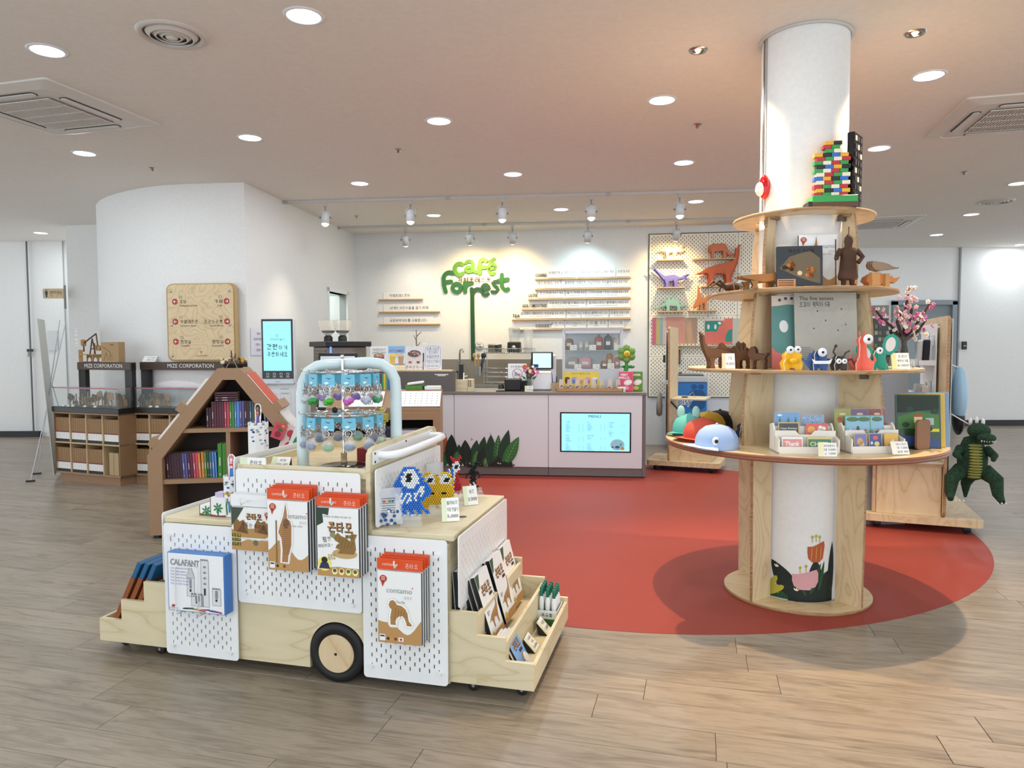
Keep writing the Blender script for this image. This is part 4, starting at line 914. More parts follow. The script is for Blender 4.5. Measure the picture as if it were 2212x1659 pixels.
def kit(name, w, h, d, X, label, group, design, header=None, tilt=0.0):
    """hanging or standing kit box: front faces local -y, origin bottom centre of front"""
    key = (w, h, d, header)
    t = thing(name, label, 'craft kit', X, group)
    if key not in KIT:
        b = B(); b.box(-w/2, w/2, 0, d, 0, h, Cm('17171a', .3)); a = b.build('box', t)
        f = B().box(-w/2, w/2, -.0012, 0, 0, h, Cm('f0f0ee', .35)).box(-w/2, w/2, -.0012, d, h, h+.0012, Cm('e8e8ea', .3)).build('front_card', t)
        KIT[key] = [a.data, f.data, None]
        if header:
            g = B().box(-w/2-.005, w/2+.005, d*.3, d*.3+.003, h+.005, h+header, Cm(OR_ if header < .053 else 'eef0f0', .35)).build('header_card', t); KIT[key][2] = g.data
            B().box(-w/2-.006, w/2+.006, -.002, -.0016, 0, h+header, M['film']).build('film', t)
    else:
        link('box', KIT[key][0], t); link('front_card', KIT[key][1], t)
        if header: link('header_card', KIT[key][2], t)
    if design:
        p = Print(t, face((0, -.0016, 0), (1, 0, 0), (0, 0, 1)), 'print', .0005); design(p, w, h)
        if header and header < .053:
            q = Print(t, face((0, d*.3, h), (1, 0, 0), (0, 0, 1)), 'header_print'); q.text('contamo', -w*.22, header*.55, .019, 'f6dccc'); q.text('콘타모', w*.28, header*.5, .02, 'f6e4d8')
    return t
def d_dokdo(p, w, h):
    wave(p, w, h, KR, h*.22, .01); wave(p, w, h, 'b08a52', h*.55, .02, 1.2, 1.2, base=h*.3); wave(p, w, h, 'e6e8e6', h*.3, .012, 1.4, 2, base=h*.26)
    for x, y in ((-.05, .1), (.05, .1)): p.poly('8a6230', [(x-.035, y-.02), (x+.035, y-.03), (x+.03, y+.01), (x+.012, y+.03), (x-.005, y+.022), (x-.02, y+.035), (x-.035, y+.01)], 2); p.poly('6a4720', [(x-.02, y-.02), (x+.03, y-.025), (x+.01, y+.015)], 3)
    p.poly('3c4a3a', [(-w/2, h), (-w/2+.06, h), (-w/2+.02, h-.06), (-w/2, h-.08)], 1); gear_text(p, .012, h-.035, .028); p.text('독도는 우리땅', .01, h-.075, .02, '1c1c1c', l=3, rot=-.12); bubble(p, w/2-.02, h-.025, .011)
    for k, s in enumerate(('집중력', '창의력', '성취감')): p.rect('3a2a12', -w/2+.002, .055-.018*k, -w/2+.044, .07-.018*k, 3); p.text(s, -w/2+.024, .063-.018*k, .014, 'e6d23c', l=4)
    p.circ('6a6a50', .02, .035, .012, l=3)
def d_soldier(p, w, h):
    wave(p, w, h, KR, h*.3, .03, 1, 4.2); pts = sc2([(.3, 0), (.7, 0), (.75, .12), (.95, .3), (.98, .62), (.9, .7), (.7, .74), (.68, .86), (.6, 1.0), (.52, .88), (.42, .76), (.22, .62), (.1, .5), (.3, .4), (.36, .2)], -.05, .035, .07, h*.85)
    p.poly('f4f4f2', grow(pts, .009), 1.5); p.poly('9c9c98', grow(pts, .007), 1.7); p.poly('f4f4f2', grow(pts, .006), 1.9); p.poly('a8794a', pts, 2)
    for k in range(16): p.line('7c5430', [(-.022, .07+k*.008), (.012, .072+k*.008)], .0016, 3)
    p.rect('8a6238', -.055, .03, -.049, h*.72, 3); p.circ('7a522e', -.006, h*.68, .014, .02, 3)
    logo_top(p, .035, h-.06, .03); p.text('Lee soon shin', .03, h-.1, .014, 'a8a8a8', l=3); bubble(p, -w/2+.024, h-.025, .016); footer(p, w)
def d_squirrel(p, w, h):
    wave(p, w, h, KR, .035, .006); gear_text(p, .01, h-.075, .045, .11); p.rect('3a2a12', .035, h-.118, .065, h-.106, 3); p.text('다람쥐', .05, h-.112, .01, 'e6d23c', l=4)
    p.text('특허받은 우드페이퍼 3D 모형 키트', .0, h-.035, .0085, '3a3a3a', l=3); p.poly('24402c', [(-w/2, h), (-w/2+.055, h), (-w/2+.05, h-.03), (-w/2+.025, h-.025), (-w/2+.028, h-.06), (-w/2, h-.075)], 1)
    p.poly('c0a06a', ell(.03, .095, .055, .02, 16), 1.5); sq = sc2([(.2, 0), (.9, 0), (1, .25), (.95, .7), (1.05, .95), (.8, 1), (.75, .6), (.6, .75), (.35, .85), (.2, 1.0), (.1, .85), (.0, .75), (.1, .6), (.3, .5), (.15, .4), (.1, .25), (.3, .2)], -.02, .095, .1, .085); p.poly('8a6a34', sq, 2)
    for k in range(5): p.line('5c431c', [(.0+k*.014, .12), (.01+k*.014, .16-k*.004)], .0014, 3)
    p.text('팡!!', -.05, .15, .026, '303030', l=3, rot=.15); p.text('재밌어요~', -.055, .125, .016, '303030', l=3, rot=.15); p.circ('8a8a60', -.022, .17, .012, l=3)
    p.circ('efe26a', -.06, .05, .03, l=1.5); p.circ('1c1c22', -.06, .065, .014, .013, 2); p.poly('2c2c58', [(-.085, .03), (-.035, .03), (-.045, .055), (-.075, .055)], 2)
    for k in range(4): p.circ('f2ee9a', -.015+k*.03, .022, .0125, .014, 2); p.circ(('4a5a6a', '7a4a3a', '4a6a4a', '5a5a4a')[k], -.015+k*.03, .025, .008, l=3)
    for k, s in enumerate(('집중력', '창의력')): p.text(s, -.028, .085-.012*k, .012, 'b8a020', l=3, bold=.02)
def d_gorilla(p, w, h):
    wave(p, w, h, KR, h*.26, .028, 1, 2.6); g = sc2(GOR, -.045, .075, .1, .1); p.poly('f6f6f4', grow(g, .011), 2); p.poly('8f8f8c', grow(g, .0085), 2.3); p.poly('f6f6f4', grow(g, .0075), 2.6); p.poly('a87c44', g, 3)
    for k in range(5): p.line('7e5a2c', [(-.02+k*.012, .1+k*.002), (-.014+k*.012, .145-k*.004)], .0015, 4)
    logo_top(p, .0, h-.075, .031); p.text('Gorilla', .005, h-.12, .014, '909090', l=3); bubble(p, -w/2+.024, h-.03, .016); footer(p, w); p.rect('f0f0ee', -.005, .01, .016, .026, 2); p.circ('b03030', .0055, .018, .005, l=3)
def d_dino(p, w, h):
    wave(p, w, h, KR, .03, .006); gear_text(p, .0, h-.07, .046, .12); p.rect('3a2a12', .02, h-.112, .06, h-.1, 3)
    p.poly('3a5a44', [(-w/2, h), (-w/2+.05, h), (-w/2+.02, h-.05), (-w/2, h-.06)], 1); d = sc2(BRACH, -.07, .05, .15, .12); p.poly('a88050', d, 2)
    for k in range(6): p.line('7c5830', [(-.03+k*.014, .07), (-.026+k*.014, .1)], .0014, 3)
    p.text('팡!!', -.05, .12, .022, '303030', l=3); p.circ('d8b830', -.06, .03, .014, l=3)
BRACH = [(0, .28), (.14, .34), (.3, .45), (.5, .52), (.7, .56), (.84, .62), (.9, .75), (.92, .95), (.955, 1.0), (1.0, .965), (.965, .94), (.96, .75), (.93, .55), (.86, .36), (.8, .2), (.8, 0), (.72, 0), (.7, .22), (.58, .28), (.45, .28), (.4, .18), (.4, 0), (.32, 0), (.3, .22), (.2, .3), (.1, .28)]
def hook(u, z, lab):
    o = B().tube([(0, .03, 0), (0, -.06, 0), (0, -.085, -.006), (0, -.092, .006), (0, -.09, .022)], .0035, M['white'], 8).build('peg_hook', None, CP(u, -.012, z)); tag(o, lab, 'hook')
def hang(name, u, ztop, w, h, hd, d, n, des, label, grp, v0=-.025):
    for k in range(n):
        lab = label if k == n-1 else label.replace('front', 'hidden')
        kit(name, w, h, d, CP(u+.004*(n-1-k), v0-d*(k+1)-.0005*k, ztop-h-hd+.004*(n-1-k)), label+(', foremost' if k == n-1 else ', %s from the back' % ('first', 'second', 'third', 'fourth', 'fifth')[k]), grp, des if k == n-1 else None, hd)
hang('craft_kit', .843, .785, .19, .182, .055, .012, 2, d_dokdo, 'hanging craft kit with island picture and clear header', 'island craft kits'); hook(.83, .76, 'white hook holding the island craft kits')
hang('craft_kit', 1.035, .825, .183, .288, .05, .014, 4, d_soldier, 'hanging craft kit with armoured soldier and orange header', 'soldier craft kits'); hook(1.03, .8, 'white hook holding the soldier craft kits')
hang('craft_kit', 1.26, .8, .183, .278, .042, .014, 4, d_squirrel, 'hanging craft kit with squirrel model and orange header', 'squirrel craft kits'); hook(1.24, .78, 'white hook holding the squirrel craft kits')
hang('craft_kit', 1.523, .568, .183, .288, .049, .014, 4, d_gorilla, 'hanging craft kit with gorilla and orange header', 'gorilla craft kits'); hook(1.51, .545, 'white hook holding the gorilla craft kits')
# kits standing in the stepped bin: front faces +u
EX = Matrix.Rotation(pi/2, 4, 'Z')
for gi, (u, v, z, tl, n, nm) in enumerate(((1.755, .12, .30, .07, 3, 'top step, nearest the peg panel front'), (1.76, .36, .30, .07, 3, 'top step, middle group'), (1.765, .62, .30, .07, 3, 'top step, far group'),
   (1.865, .2, .16, .3, 3, 'middle step, near group with spiky dinosaur'), (1.865, .40, .17, .28, 3, 'middle step, centre group with long-necked dinosaur'), (1.87, .62, .17, .26, 2, 'middle step, far group'))):
    for k in range(n):
        X = CX_ @ Matrix.Translation((u-.055+.022*k, v, z-.012*(2-k)+.02 if gi > 2 else z-.085)) @ EX @ Matrix.Rotation(-tl, 4, 'X')
        kit('craft_kit', .175, .285, .016, X, 'boxed dinosaur kit on the cart bin %s, %s' % (nm, ('back one', 'second one', 'front one')[k+3-n]), 'dinosaur kits in the cart bin', d_dino if k == n-1 else None)
def d_blue(p, w, h):
    p.rect('7aa4d8', -w/2, 0, w/2, h, .5); wave(p, w, h, 'e8eef4', .035, .012, 1, 1.0); gear_text(p, .0, h-.05, .038, .085); p.circ('b08850', .02, .05, .028, .018, 3); p.circ('e8eef4', .03, .045, .02, l=3.5); p.rect('3a2a12', .0, h-.09, .04, h-.078, 3)
for k in range(4):
    X = CX_ @ Matrix.Translation((1.955+.013*k, .10+.01*k, .085)) @ EX @ Matrix.Rotation(-.5, 4, 'X')
    kit('craft_kit', .125, .165, .008, X, 'small blue craft kit leaning on the lowest step, '+('rearmost', 'second', 'third', 'foremost')[k], 'small blue kits on the lowest step', d_blue if k == 3 else None)
pricecard(CX_ @ Matrix.Translation((1.985, .335, .079)) @ EX, .085, .075, ['슈링클스', '키링', '5,000'], 'white price card on the lowest step beside the small blue kits', -.75, 'black')
pricecard(CX_ @ Matrix.Translation((2.0, .53, .079)) @ EX, .085, .075, ['목공풀', '2,000'], 'white price card on the lowest step beside the glue pens', -.75, 'black')
gb = thing('glue_pen_box', 'white and green card tray holding green-capped glue pens', 'card tray', CX_ @ Matrix.Translation((1.925, .6, .079)))
b = B(); wb_ = Cm('e8ece4', .5)
b.box(0, .1, 0, .14, 0, .035, Cm('3a6a2c', .5)).box(0, .1, 0, .003, .035, .075, wb_).box(0, .1, .137, .14, .035, .075, wb_).box(0, .003, 0, .14, .035, .075, wb_).box(.097, .1, 0, .14, .035, .075, wb_); b.build('tray', gb)
q = Print(gb, face((.05, -.001, 0), (1, 0, 0), (0, 0, 1))); q.text('목공풀', 0, .055, .02, '1c3020')
gm_ = B().lathe([(.0001, 0), (.012, 0), (.012, .075), (.006, .1)], Cm('eef2f2', .3), None, 12); gc = B().lathe([(.008, .095), (.0085, .135), (.007, .138), (.0001, .138)], Cm('0c6a54', .25), None, 12); gmesh = None
for i in range(3):
    for j in range(4):
        X = CX_ @ Matrix.Translation((1.945+i*.03, .62+j*.032, .115+(2-i)*.004))
        t = thing('glue_pen', 'white glue pen with a green cap standing in the card tray', 'glue pen', X, 'green-capped glue pens')
        if gmesh is None: gmesh = (gm_.build('body', t).data, gc.build('cap', t).data)
        else: link('body', gmesh[0], t); link('cap', gmesh[1], t)
B().box(1.7, 1.798, .02, .755, .078, .21, bp).build('bin_riser', cart); B().box(1.815, 1.915, .02, .755, .078, .15, bp).build('bin_riser', cart)
# big picture boards in the left bin
for k in range(3):
    X = CX_ @ Matrix.Translation((.022+.042*k, .02, .085)) @ Matrix.Rotation(math.radians(27), 4, 'Y')
    t = thing('picture_board', 'tall brown board with blue top leaning in the left bin, '+('outermost', 'middle', 'innermost')[k], 'board', X, 'boards in the left cart bin')
    B().box(0, .022, 0, .6, 0, .31, Cm('8a4a1e', .55)).build('lower_board', t); B().box(0, .0225, 0, .6, .31, .39, Cm('1c5a86', .5), None, .002).build('blue_top', t)
    if k == 2:
        q = Print(t, face((.0228, 0, 0), (0, 1, 0), (0, 0, 1))); q.poly('1c5a86', [(0, .25), (.1, .24), (.3, .3), (0, .3)]); q.rect('3a2414', .02, .02, .58, .22, .5)
# castle kit box in its wire holder
cb = thing('castle_craft_box', 'white and blue castle craft box hanging on the left pegboard', 'craft box', CP(.445, -.03, .27))
B().box(0, .285, -.05, 0, 0, .255, Cm('3f78c0', .4), None, .002).build('box', cb); B().box(.006, .279, -.052, -.05, .004, .252, Cm('eef0f2', .35)).build('front_card', cb)
p = Print(cb, face((0, -.0525, 0), (1, 0, 0), (0, 0, 1))); p.text('CALAFANT', .018, .213, .036, '8c9094', 'LEFT', bold=.03, width=.145)
for k, s in enumerate(('Unterwasserschloss', 'Mermaids palace', 'Palais des sirènes', 'Zeemeerminnen paleis', 'Palacio de la Sirenas', 'Palazzo delle Sirene')): p.text(s, .018, .188-.0135*k, .0115, '8fa0c0', 'LEFT')
def ctower(x, y, w, h, cone):
    p.rect('d8dadc', x, y, x+w, y+h, 1); p.line('6c7074', [(x, y), (x, y+h), (x+w, y+h), (x+w, y), (x, y)], .0012, 2); p.rect('2c2c30', x+w*.35, y+h*.25, x+w*.6, y+h*.4, 2)
    if cone: p.poly('c8cacc', [(x-.003, y+h), (x+w+.003, y+h), (x+w/2, y+h+.06)], 1.5); p.line('6c7074', [(x-.003, y+h), (x+w/2, y+h+.06), (x+w+.003, y+h)], .0012, 2)
    else:
        for k in range(4): p.rect('6c7074', x+w*k/4, y+h, x+w*(k+.6)/4, y+h+.006, 2)
    for k in range(4): p.circ('8a8e92', x+w*.5, y+h*(.5+.12*k), w*.2, .005, 2)
ctower(.1, .07, .036, .08, True); ctower(.17, .03, .038, .2, False); ctower(.225, .04, .04, .07, False); ctower(.12, .03, .06, .05, False)
for k, c in enumerate(('1a1a1c', '2c6a34', 'e0c030', 'c86a2a', '8a2a5a', '2a3a8a', '3a5ab0', 'a03040')): p.poly(c, [(.075+k*.022, .012+.004*(k % 3)), (.08+k*.022, .018), (.13+k*.02, .022-.003*(k % 4)), (.128+k*.02, .015-.003*(k % 4))], 3+k*.1)
p.poly('b02a34', [(.018, .018), (.026, .03), (.032, .026), (.04, .032), (.034, .018)], 2); p.text('CALAFANT', .029, .012, .009, '9a2a34')
wh = B(); wh.tube([(.05, -.07, -.01), (.05, -.07, .19), (.06, -.07, .2), (.15, -.07, .2), (.16, -.07, .19), (.16, -.07, -.01), (.16, 0, -.015)], .0028, M['white'], 6).tube([(.05, -.07, -.01), (.05, 0, -.015)], .0028, M['white'], 6)
tag(wh.build('wire_holder', None, CP(.445, -.024, .27)), 'white wire holder around the castle craft box', 'wire holder')
# paper castle models
def scribble(p, w, h, seed, cols=('2f8a4a', '203048', 'b03040', '3a6ac0')):
    r = random.Random(seed)
    for k in range(5):
        x, y = r.uniform(-w*.35, w*.35), r.uniform(h*.12, h*.75); c = r.choice(cols)
        for a in range(5): p.circ(c, x+.008*math.cos(a*1.3+k), y+.008*math.sin(a*1.3+k), .005, .003, 2, a*1.3+k)
for u, v, w, d, h, nm in ((.545, .09, .07, .07, .045, 'lowest'), (.61, .085, .075, .075, .085, 'taller')):
    t = thing('paper_castle_block', 'white drawn-on paper castle box with green seaweed, %s of two' % nm, 'paper model', CP(u, v, .657))
    B().box(-w/2, w/2, -d/2, d/2, 0, h, Cm('ececec', .7)).build('box', t); B().box(-w/2-.003, -w/2, -d/2-.001, d/2, 0, h, Cm('6a5442', .7)).build('kraft_side', t)
    p = Print(t, face((0, -d/2-.0005, 0), (1, 0, 0), (0, 0, 1)))
    for a in range(7): p.circ('2c8448', .012*math.cos(a*.9)*1.2, h*.45+.014*math.sin(a*.9), .011, .004, 2, a*.9)
    p.rect('2a6a3c', -.003, .004, .003, h*.45, 2); p.poly('7a4036', [(-w/2, 0), (w/2, 0), (w/2, .008), (0, .005), (-w/2, .009)], 1.5)
    if nm == 'taller': B().box(-.02, .02, -.03, .01, h, h+.02, Cm('c8b8d8', .6)).build('top_card', t)
def castle_tower(u, v, r, h, label, fig, seed, joint):
    t = thing('paper_castle_tower', label, 'paper model', CP(u, v, .657))
    B().lathe([(r, 0), (r, h)], Cm('eeeeee', .7), Matrix.Rotation(.35, 4, 'Z'), 8, smooth=False).lathe([(r-.003, h), (r-.003, 0)], Cm('c8c4bc', .7), Matrix.Rotation(.35, 4, 'Z'), 8, smooth=False).build('wall', t)
    for k in range(8):
        a = .35+2*pi*(k+.5)/8; B().box(-.011, .011, -.0015, .0015, 0, .014, Cm('eeeeee', .7), XF((r*.93*math.cos(a), r*.93*math.sin(a), h), a+pi/2)).build('merlon', t)
    if joint: B().lathe([(r+.002, h*.52), (r+.002, h*.56)], Cm('d8d8d8', .7), Matrix.Rotation(.35, 4, 'Z'), 8, smooth=False).build('seam_band', t)
    rr = random.Random(seed)
    for k in range(5, 8):
        a = .35+2*pi*(k+.5)/8; n = Vector((math.cos(a), math.sin(a), 0)); X = face(n*(r*math.cos(pi/8)+.0006), (-n.y, n.x, 0), (0, 0, 1)); p = Print(t, X)
        for q in range(6): p.poly(rr.choice(('22408c', '9aa8b0', '2a3a58', '8a98a8')), rrect(*(lambda x, y: (x-.007, y-.004, x+.007, y+.004))(rr.uniform(-r*.25, r*.25), rr.uniform(h*.62, h*.98)), .003), 2)
        x, y = rr.uniform(-.008, .008), h*.25
        if fig == 'a': p.circ('c04458', x, y, .012, .017, 2); p.circ('a83a5c', x+.006, y-.02, .014, .008, 2); p.circ('22284a', x+.01, y+.03, .004, l=2)
        else:
            p.line('2c8040', [(x, .01), (x-.004, h*.3), (x+.003, h*.5)], .006, 2); p.circ('d8b43c', x-.008, h*.62, .008, .005, 2); p.line('2c64b8', [(x+.012, .02), (x+.009, .07)], .008, 2); p.circ('c03a40', x+.008, .1, .006, .01, 2)
    return t
castle_tower(.655, .085, .036, .165, 'white paper castle tower with green seaweed and crenels', 'b', 3, False)
castle_tower(.445, .6, .052, .345, 'tall white paper castle tower with blue stones and pink fish', 'a', 5, True)
def paperdoll(u, v, z, label, hair, skin, top, tail, h):
    t = thing('paper_doll', label, 'paper figure', CP(u, v, z)); k = h/.11
    out = [(-.012, 0), (.014, 0), (.017, .04), (.02, .075), (.018, .1), (.006, .11), (-.008, .108), (-.016, .09), (-.014, .05)]
    B().prism([(x*k, y*k) for x, y in out], 0, .002, Cm('f4f4f4', .6), face((0, 0, 0), (1, 0, 0), (0, 0, 1))).build('cutout', t); p = Print(t, face((0, -.0024, 0), (1, 0, 0), (0, 0, 1)))
    p.circ(hair, .002*k, .088*k, .013*k, .018*k, 1); p.circ(hair, .003*k, .065*k, .012*k, .02*k, 1); p.circ(skin, .001*k, .085*k, .007*k, .009*k, 2); p.poly(skin, [(-.006*k, .05*k), (.008*k, .05*k), (.006*k, .075*k), (-.004*k, .075*k)], 2); p.rect(top, -.006*k, .062*k, .008*k, .07*k, 3); p.poly(tail, [(-.008*k, .012*k), (.0, .0), (.01*k, .01*k), (.009*k, .052*k), (-.006*k, .052*k)], 2)
paperdoll(.655, .085, .657+.155, 'pink-haired mermaid paper cutout on the small castle tower', 'd87888', 'f0d8d0', 'c84858', '3a78c8', .12)
paperdoll(.445, .6, .657+.335, 'dark-haired mermaid paper cutout on the tall castle tower', '1e1a1e', 'a8704e', 'd88090', '6a5c9c', .12)
# tray: cards, spinner
pricecard(CP(.82, .005, .832), .125, .1, ['콘타모', '독도/이순신', '12,000'], 'white price card clipped on the middle pegboard top corner', .0)
pricecard(CP(.885, .1, .8745), .09, .05, ['비딩', '비딩 세트'], 'white tent price card in the tray beside the hoop foot', -.5, 'black')
t = thing('small_red_box', 'small red and white box in the tray beneath the keyring stand', 'box', CP(1.22, .4, .8745))
B().box(-.09, .09, -.05, .05, 0, .06, Cm('8a1c24', .5), None, .002).build('box', t); p = Print(t, face((0, -.0506, 0), (1, 0, 0), (0, 0, 1))); p.rect('e8e4dc', .02, .005, .088, .055, 1); p.text('응하기', .054, .03, .028, '1a1a1a', l=2)
# keyring spinner
SPC = (1.13, .225)
sp = thing('keyring_stand', 'chrome two-tier rotating stand hung with keyrings', 'display stand', CP(SPC[0], SPC[1], .8745))
B().lathe([(.0001, .004), (.1, .004), (.105, 0)], M['blackg'], None, 30).build('base', sp); B().cyl((0, 0, .004), (0, 0, .48), .006, M['chrome'], 10).cyl((0, 0, .004), (0, 0, .06), .014, M['chrome'], 12).ball((0, 0, .485), .01, M['chrome']).build('pole', sp)
for zt, R_ in ((.42, .14), (.235, .155)):
    b = B()
    for r in (R_, R_*.75, R_*.68): b.tube([(r*math.cos(2*pi*k/36), r*math.sin(2*pi*k/36), zt) for k in range(36)], .003, M['chrome'], 6, True)
    for k in range(4): b.cyl((0, 0, zt), (R_*math.cos(k*pi/2+.3), R_*math.sin(k*pi/2+.3), zt), .0025, M['chrome'], 6)
    b.build('hook_ring', sp)
    for k in range(12):
        a = 2*pi*k/12+.1; c, s = math.cos(a), math.sin(a); B().tube([(R_*c, R_*s, zt), ((R_+.03)*c, (R_+.03)*s, zt+.002), ((R_+.035)*c, (R_+.035)*s, zt+.012)], .0022, M['chrome'], 5).ball(((R_+.035)*c, (R_+.035)*s, zt+.013), .004, M['chrome'], 6, 4).build('hook', sp)
B().ball((-.03, -.02, .25), .014, M['black'], 8, 6).build('lock_knob', sp)
cols1 = ['3f9c64', 'e08aa0', 'd8b0b8', 'a888d8', '9c84cc', 'c4a8e0', 'dfe4e8', 'd0d8dc', '3aa04a', '48b838', 'c860b8', 'b0bcd0']; cols2 = ['e0c020', '2c6cb0', 'd8562c', '2a70b0', 'e08030', '3a9ad8', '4ab848', '58b8e0', 'd88ca0', 'e8b0b8', 'c8ccd0', '88a0c8']
tagm = None
for tier, (zt, R_, cs) in enumerate(((.42, .158, cols1), (.235, .172, cols2))):
    for k in range(12):
        a = 2*pi*k/12+.1
        if math.sin(a-.35) > .55: front = 'back'
        X = CX_ @ Matrix.Translation((SPC[0]+R_*math.cos(a), SPC[1]+R_*math.sin(a), .8745+zt)) @ Matrix.Rotation(a+pi/2, 4, 'Z')
        t = thing('keyring', '%s keyring on the %s tier, %s' % (('green', 'pink', 'pale pink', 'lilac', 'violet', 'pale violet', 'clear white', 'clear grey', 'dark green', 'lime green', 'magenta', 'misty blue')[k] if tier == 0 else ('yellow', 'ocean blue', 'orange fish', 'deep blue', 'amber', 'sky blue', 'green', 'light blue', 'rose', 'blush', 'silver', 'grey-blue')[k], ('upper', 'lower')[tier], 'blue card, chain and charm'), 'keyring', X, 'keyrings on the chrome stand')
        if tagm is None:
            bb = B().prism([(-.027, 0), (.027, 0), (.029, -.04), (.027, -.05), (-.027, -.05), (-.029, -.04)], -.006, .0, Cm('6cbcd8', .35), face((0, 0, -.008), (1, 0, 0), (0, 0, 1))); o1 = bb.build('blue_card', t)
            b = B(); rr = random.Random(4); b.tube([(.014*math.cos(2*pi*q/14)-.004, -.008, -.072+.014*math.sin(2*pi*q/14)) for q in range(14)], .0022, M['chrome'], 5, True)
            for q in range(16):
                x, y, z = rr.uniform(-.026, .026), rr.uniform(-.01, .012), rr.uniform(-.1, -.055); an = rr.uniform(0, 3)
                b.tube([(x+.006*math.cos(2*pi*g/7)*math.cos(an), y+.006*math.cos(2*pi*g/7)*math.sin(an), z+.008*math.sin(2*pi*g/7)) for g in range(7)], .0015, M['steel'], 4, True)
            o2 = b.build('chain', t); tagm = (o1.data, o2.data)
            P0 = None
        else: link('blue_card', tagm[0], t); link('chain', tagm[1], t)
        q = Print(t, face((0, -.0005, -.008), (1, 0, 0), (0, 0, 1)), 'card_print'); q.poly('e8f4f8', [(-.02, -.034), (-.004, -.03), (.004, -.038), (-.012, -.042)], 1); q.poly('2c4a5a', [(-.012, -.012), (.006, -.016), (.016, -.012), (.004, -.02)], 1); q.rect('9cd8e8', -.026, -.05, .026, -.044, .8)
        c = Cm(cs[k], .12, 0, .85)
        b = B()
        if tier == 0:
            for g in range(5): b.ball((.012*math.cos(g*1.3), .01*math.sin(g*1.3), -.118-.008*(g % 2)), .013, c, 8, 6)
            b.ball((0, 0, -.112), .016, Cm('f0f4f6', .05, 0, .45), 10, 6)
        else:
            b.ball((0, 0, -.125), .028, Cm('f0f4f6', .03, 0, .3), 14, 10, (1, .7, 1)); b.ball((0, 0, -.131), .025, Cm('2a5c98', .1, 0, .9) if k % 3 else Cm('4ab04a', .1, 0, .9), 12, 6, (1, .65, .62)); b.ball((.004, -.002, -.116), .011, Cm(cs[k], .3), 8, 6, (1.2, .6, .8))
        b.build('charm', t)
# bead figures on the right block
def beads(pat, s, cols, name, label, X, base=True):
    t = thing(name, label, 'bead figure', X); H = len(pat); b = B()
    for j, row in enumerate(pat):
        off = .5 if j % 2 else 0
        for i, ch in enumerate(row):
            if ch in cols:
                x = (i+off-len(row)/2)*s; z = (H-1-j)*s*.86; m = Cm(cols[ch], .3)
                b.lathe([(.36*s, 0), (.5*s, .12*s), (.5*s, .78*s), (.36*s, .9*s)], m, Matrix.Translation((x, 0, z)), 6)
    o = b.build('bead_body', t); o['kind'] = 'stuff'
    if base: B().box(-.045, .045, -.03, .03, -.03, -.002, M['acry']).box(-.04, .04, -.012, -.009, -.005, .02, M['acry']).build('acrylic_stand', t)
    return t
BW = ["......bbbbb......", ".....bbwwwbb.....", ".....bwwwwwb.....", "....bbwkkwwbb....", "....bwwkkwwwb....", "...bbwwkkwwwbb...", "...bbwwkkwwwbb...", "..bbbwwwwwwwbbb..", "..bbbbwwwwwbbbbb.", "..bbbbbwwwbbwwbb.", ".bbbbbbbbbbbwwbbb", ".bbbbbbbbbbwwwbbb", ".bwwbwbwwbwwbwbbb", ".bwwwbwbwbwbwbbb.", "bbbwwbwbwbwbbbb..", "bbbbwwbwwbwbbb...", "bbbbbwbwbbbbb....", ".bbbbbbbbbbbb....", "..bbbbbbbbbbbb...", "..bbbbbbbbbbbb...", "..bb.bb.bb.bb.bb.", "..bb.bb.bb.bb.bb.", ".bb..b..b..b.....", ".b..............."]
BY = ["..yyy....yyy..", ".yywwy..ywwyy.", ".ywwwwyywwwwy.", ".ywkkwyywwkkwy", ".ywkkwyywwkkwy", ".yywwwyywwwwyy", "..yyyyyyyyyyy.", "..yyyyyyyyyyyy", ".yyyyyyyyyyyyy", "yyyyyyyyyyyyyy", "yyyykkyyykkyyy", "yyyyyyyyyyyyyy", ".yyyyyyyyyyyyy", "yyyyyyyyyyyyyy", "yyyyyyyyyyyyyy", ".yyyyyyyyyyyy.", ".yyy..yy..yyy.", ".yy...yy...yy."]
BR = ["r....r", "rr..rr", ".rrrr.", ".rwwr.", ".wwww.", ".wkkw.", ".wkkw.", ".wwww.", ".rwwr.", "..rr..", "..rr..", "..rr..", "..rrr.", "..rrr.", ".rrrr.", ".rrrrr", "rrrrrr", "rrrrrr", "rrrrrr", ".rrrr.", ".r..r."]
BK = ["kk..kkk", "kkk.kkk", ".kkkkk.", "..kkk..", "..kkk..", ".kkkkk.", "kkkkkkk", "k.kkk.k", "k.kkk.k", "..kkk..", "..kkk..", "..kwk..", "..wkw..", "..kkkk.", "..k..k.", ".kk..k."]
BB = ["bw.bw", "bw.bw", "bw.bw", "bwbbw", "bw.bw", "bw.bw", "bwbbw", "bbwbb", ".bwb.", ".bwb.", ".bkb.", ".bwb.", ".bbb.", ".bbb.", ".bbb.", ".bbb.", ".bbb.", "bbbbb", "bb.bb"]
cc = {'b': '2f74d0', 'w': 'eef2f4', 'k': '121214', 'y': 'e8bc28', 'r': 'b8202c'}
RZ = lambda u, v, a, z=.687: CX_ @ Matrix.Translation((u, v, z)) @ Matrix.Rotation(math.radians(a), 4, 'Z')
beads(BW, .0105, cc, 'bead_whale', 'blue one-eyed bead creature with white teeth on clear stand', RZ(1.50, .1, 20))
beads(BY, .0105, cc, 'bead_creature', 'yellow bead creature with two white eyes behind the blue one', RZ(1.545, .3, 20))
beads(BB, .0095, cc, 'bead_creature', 'tall blue and white bead figure seen nearly edge-on', RZ(1.56, .44, 62))
beads(BR, .0105, cc, 'bead_creature', 'red long-necked bead figure seen nearly edge-on', RZ(1.53, .6, 55))
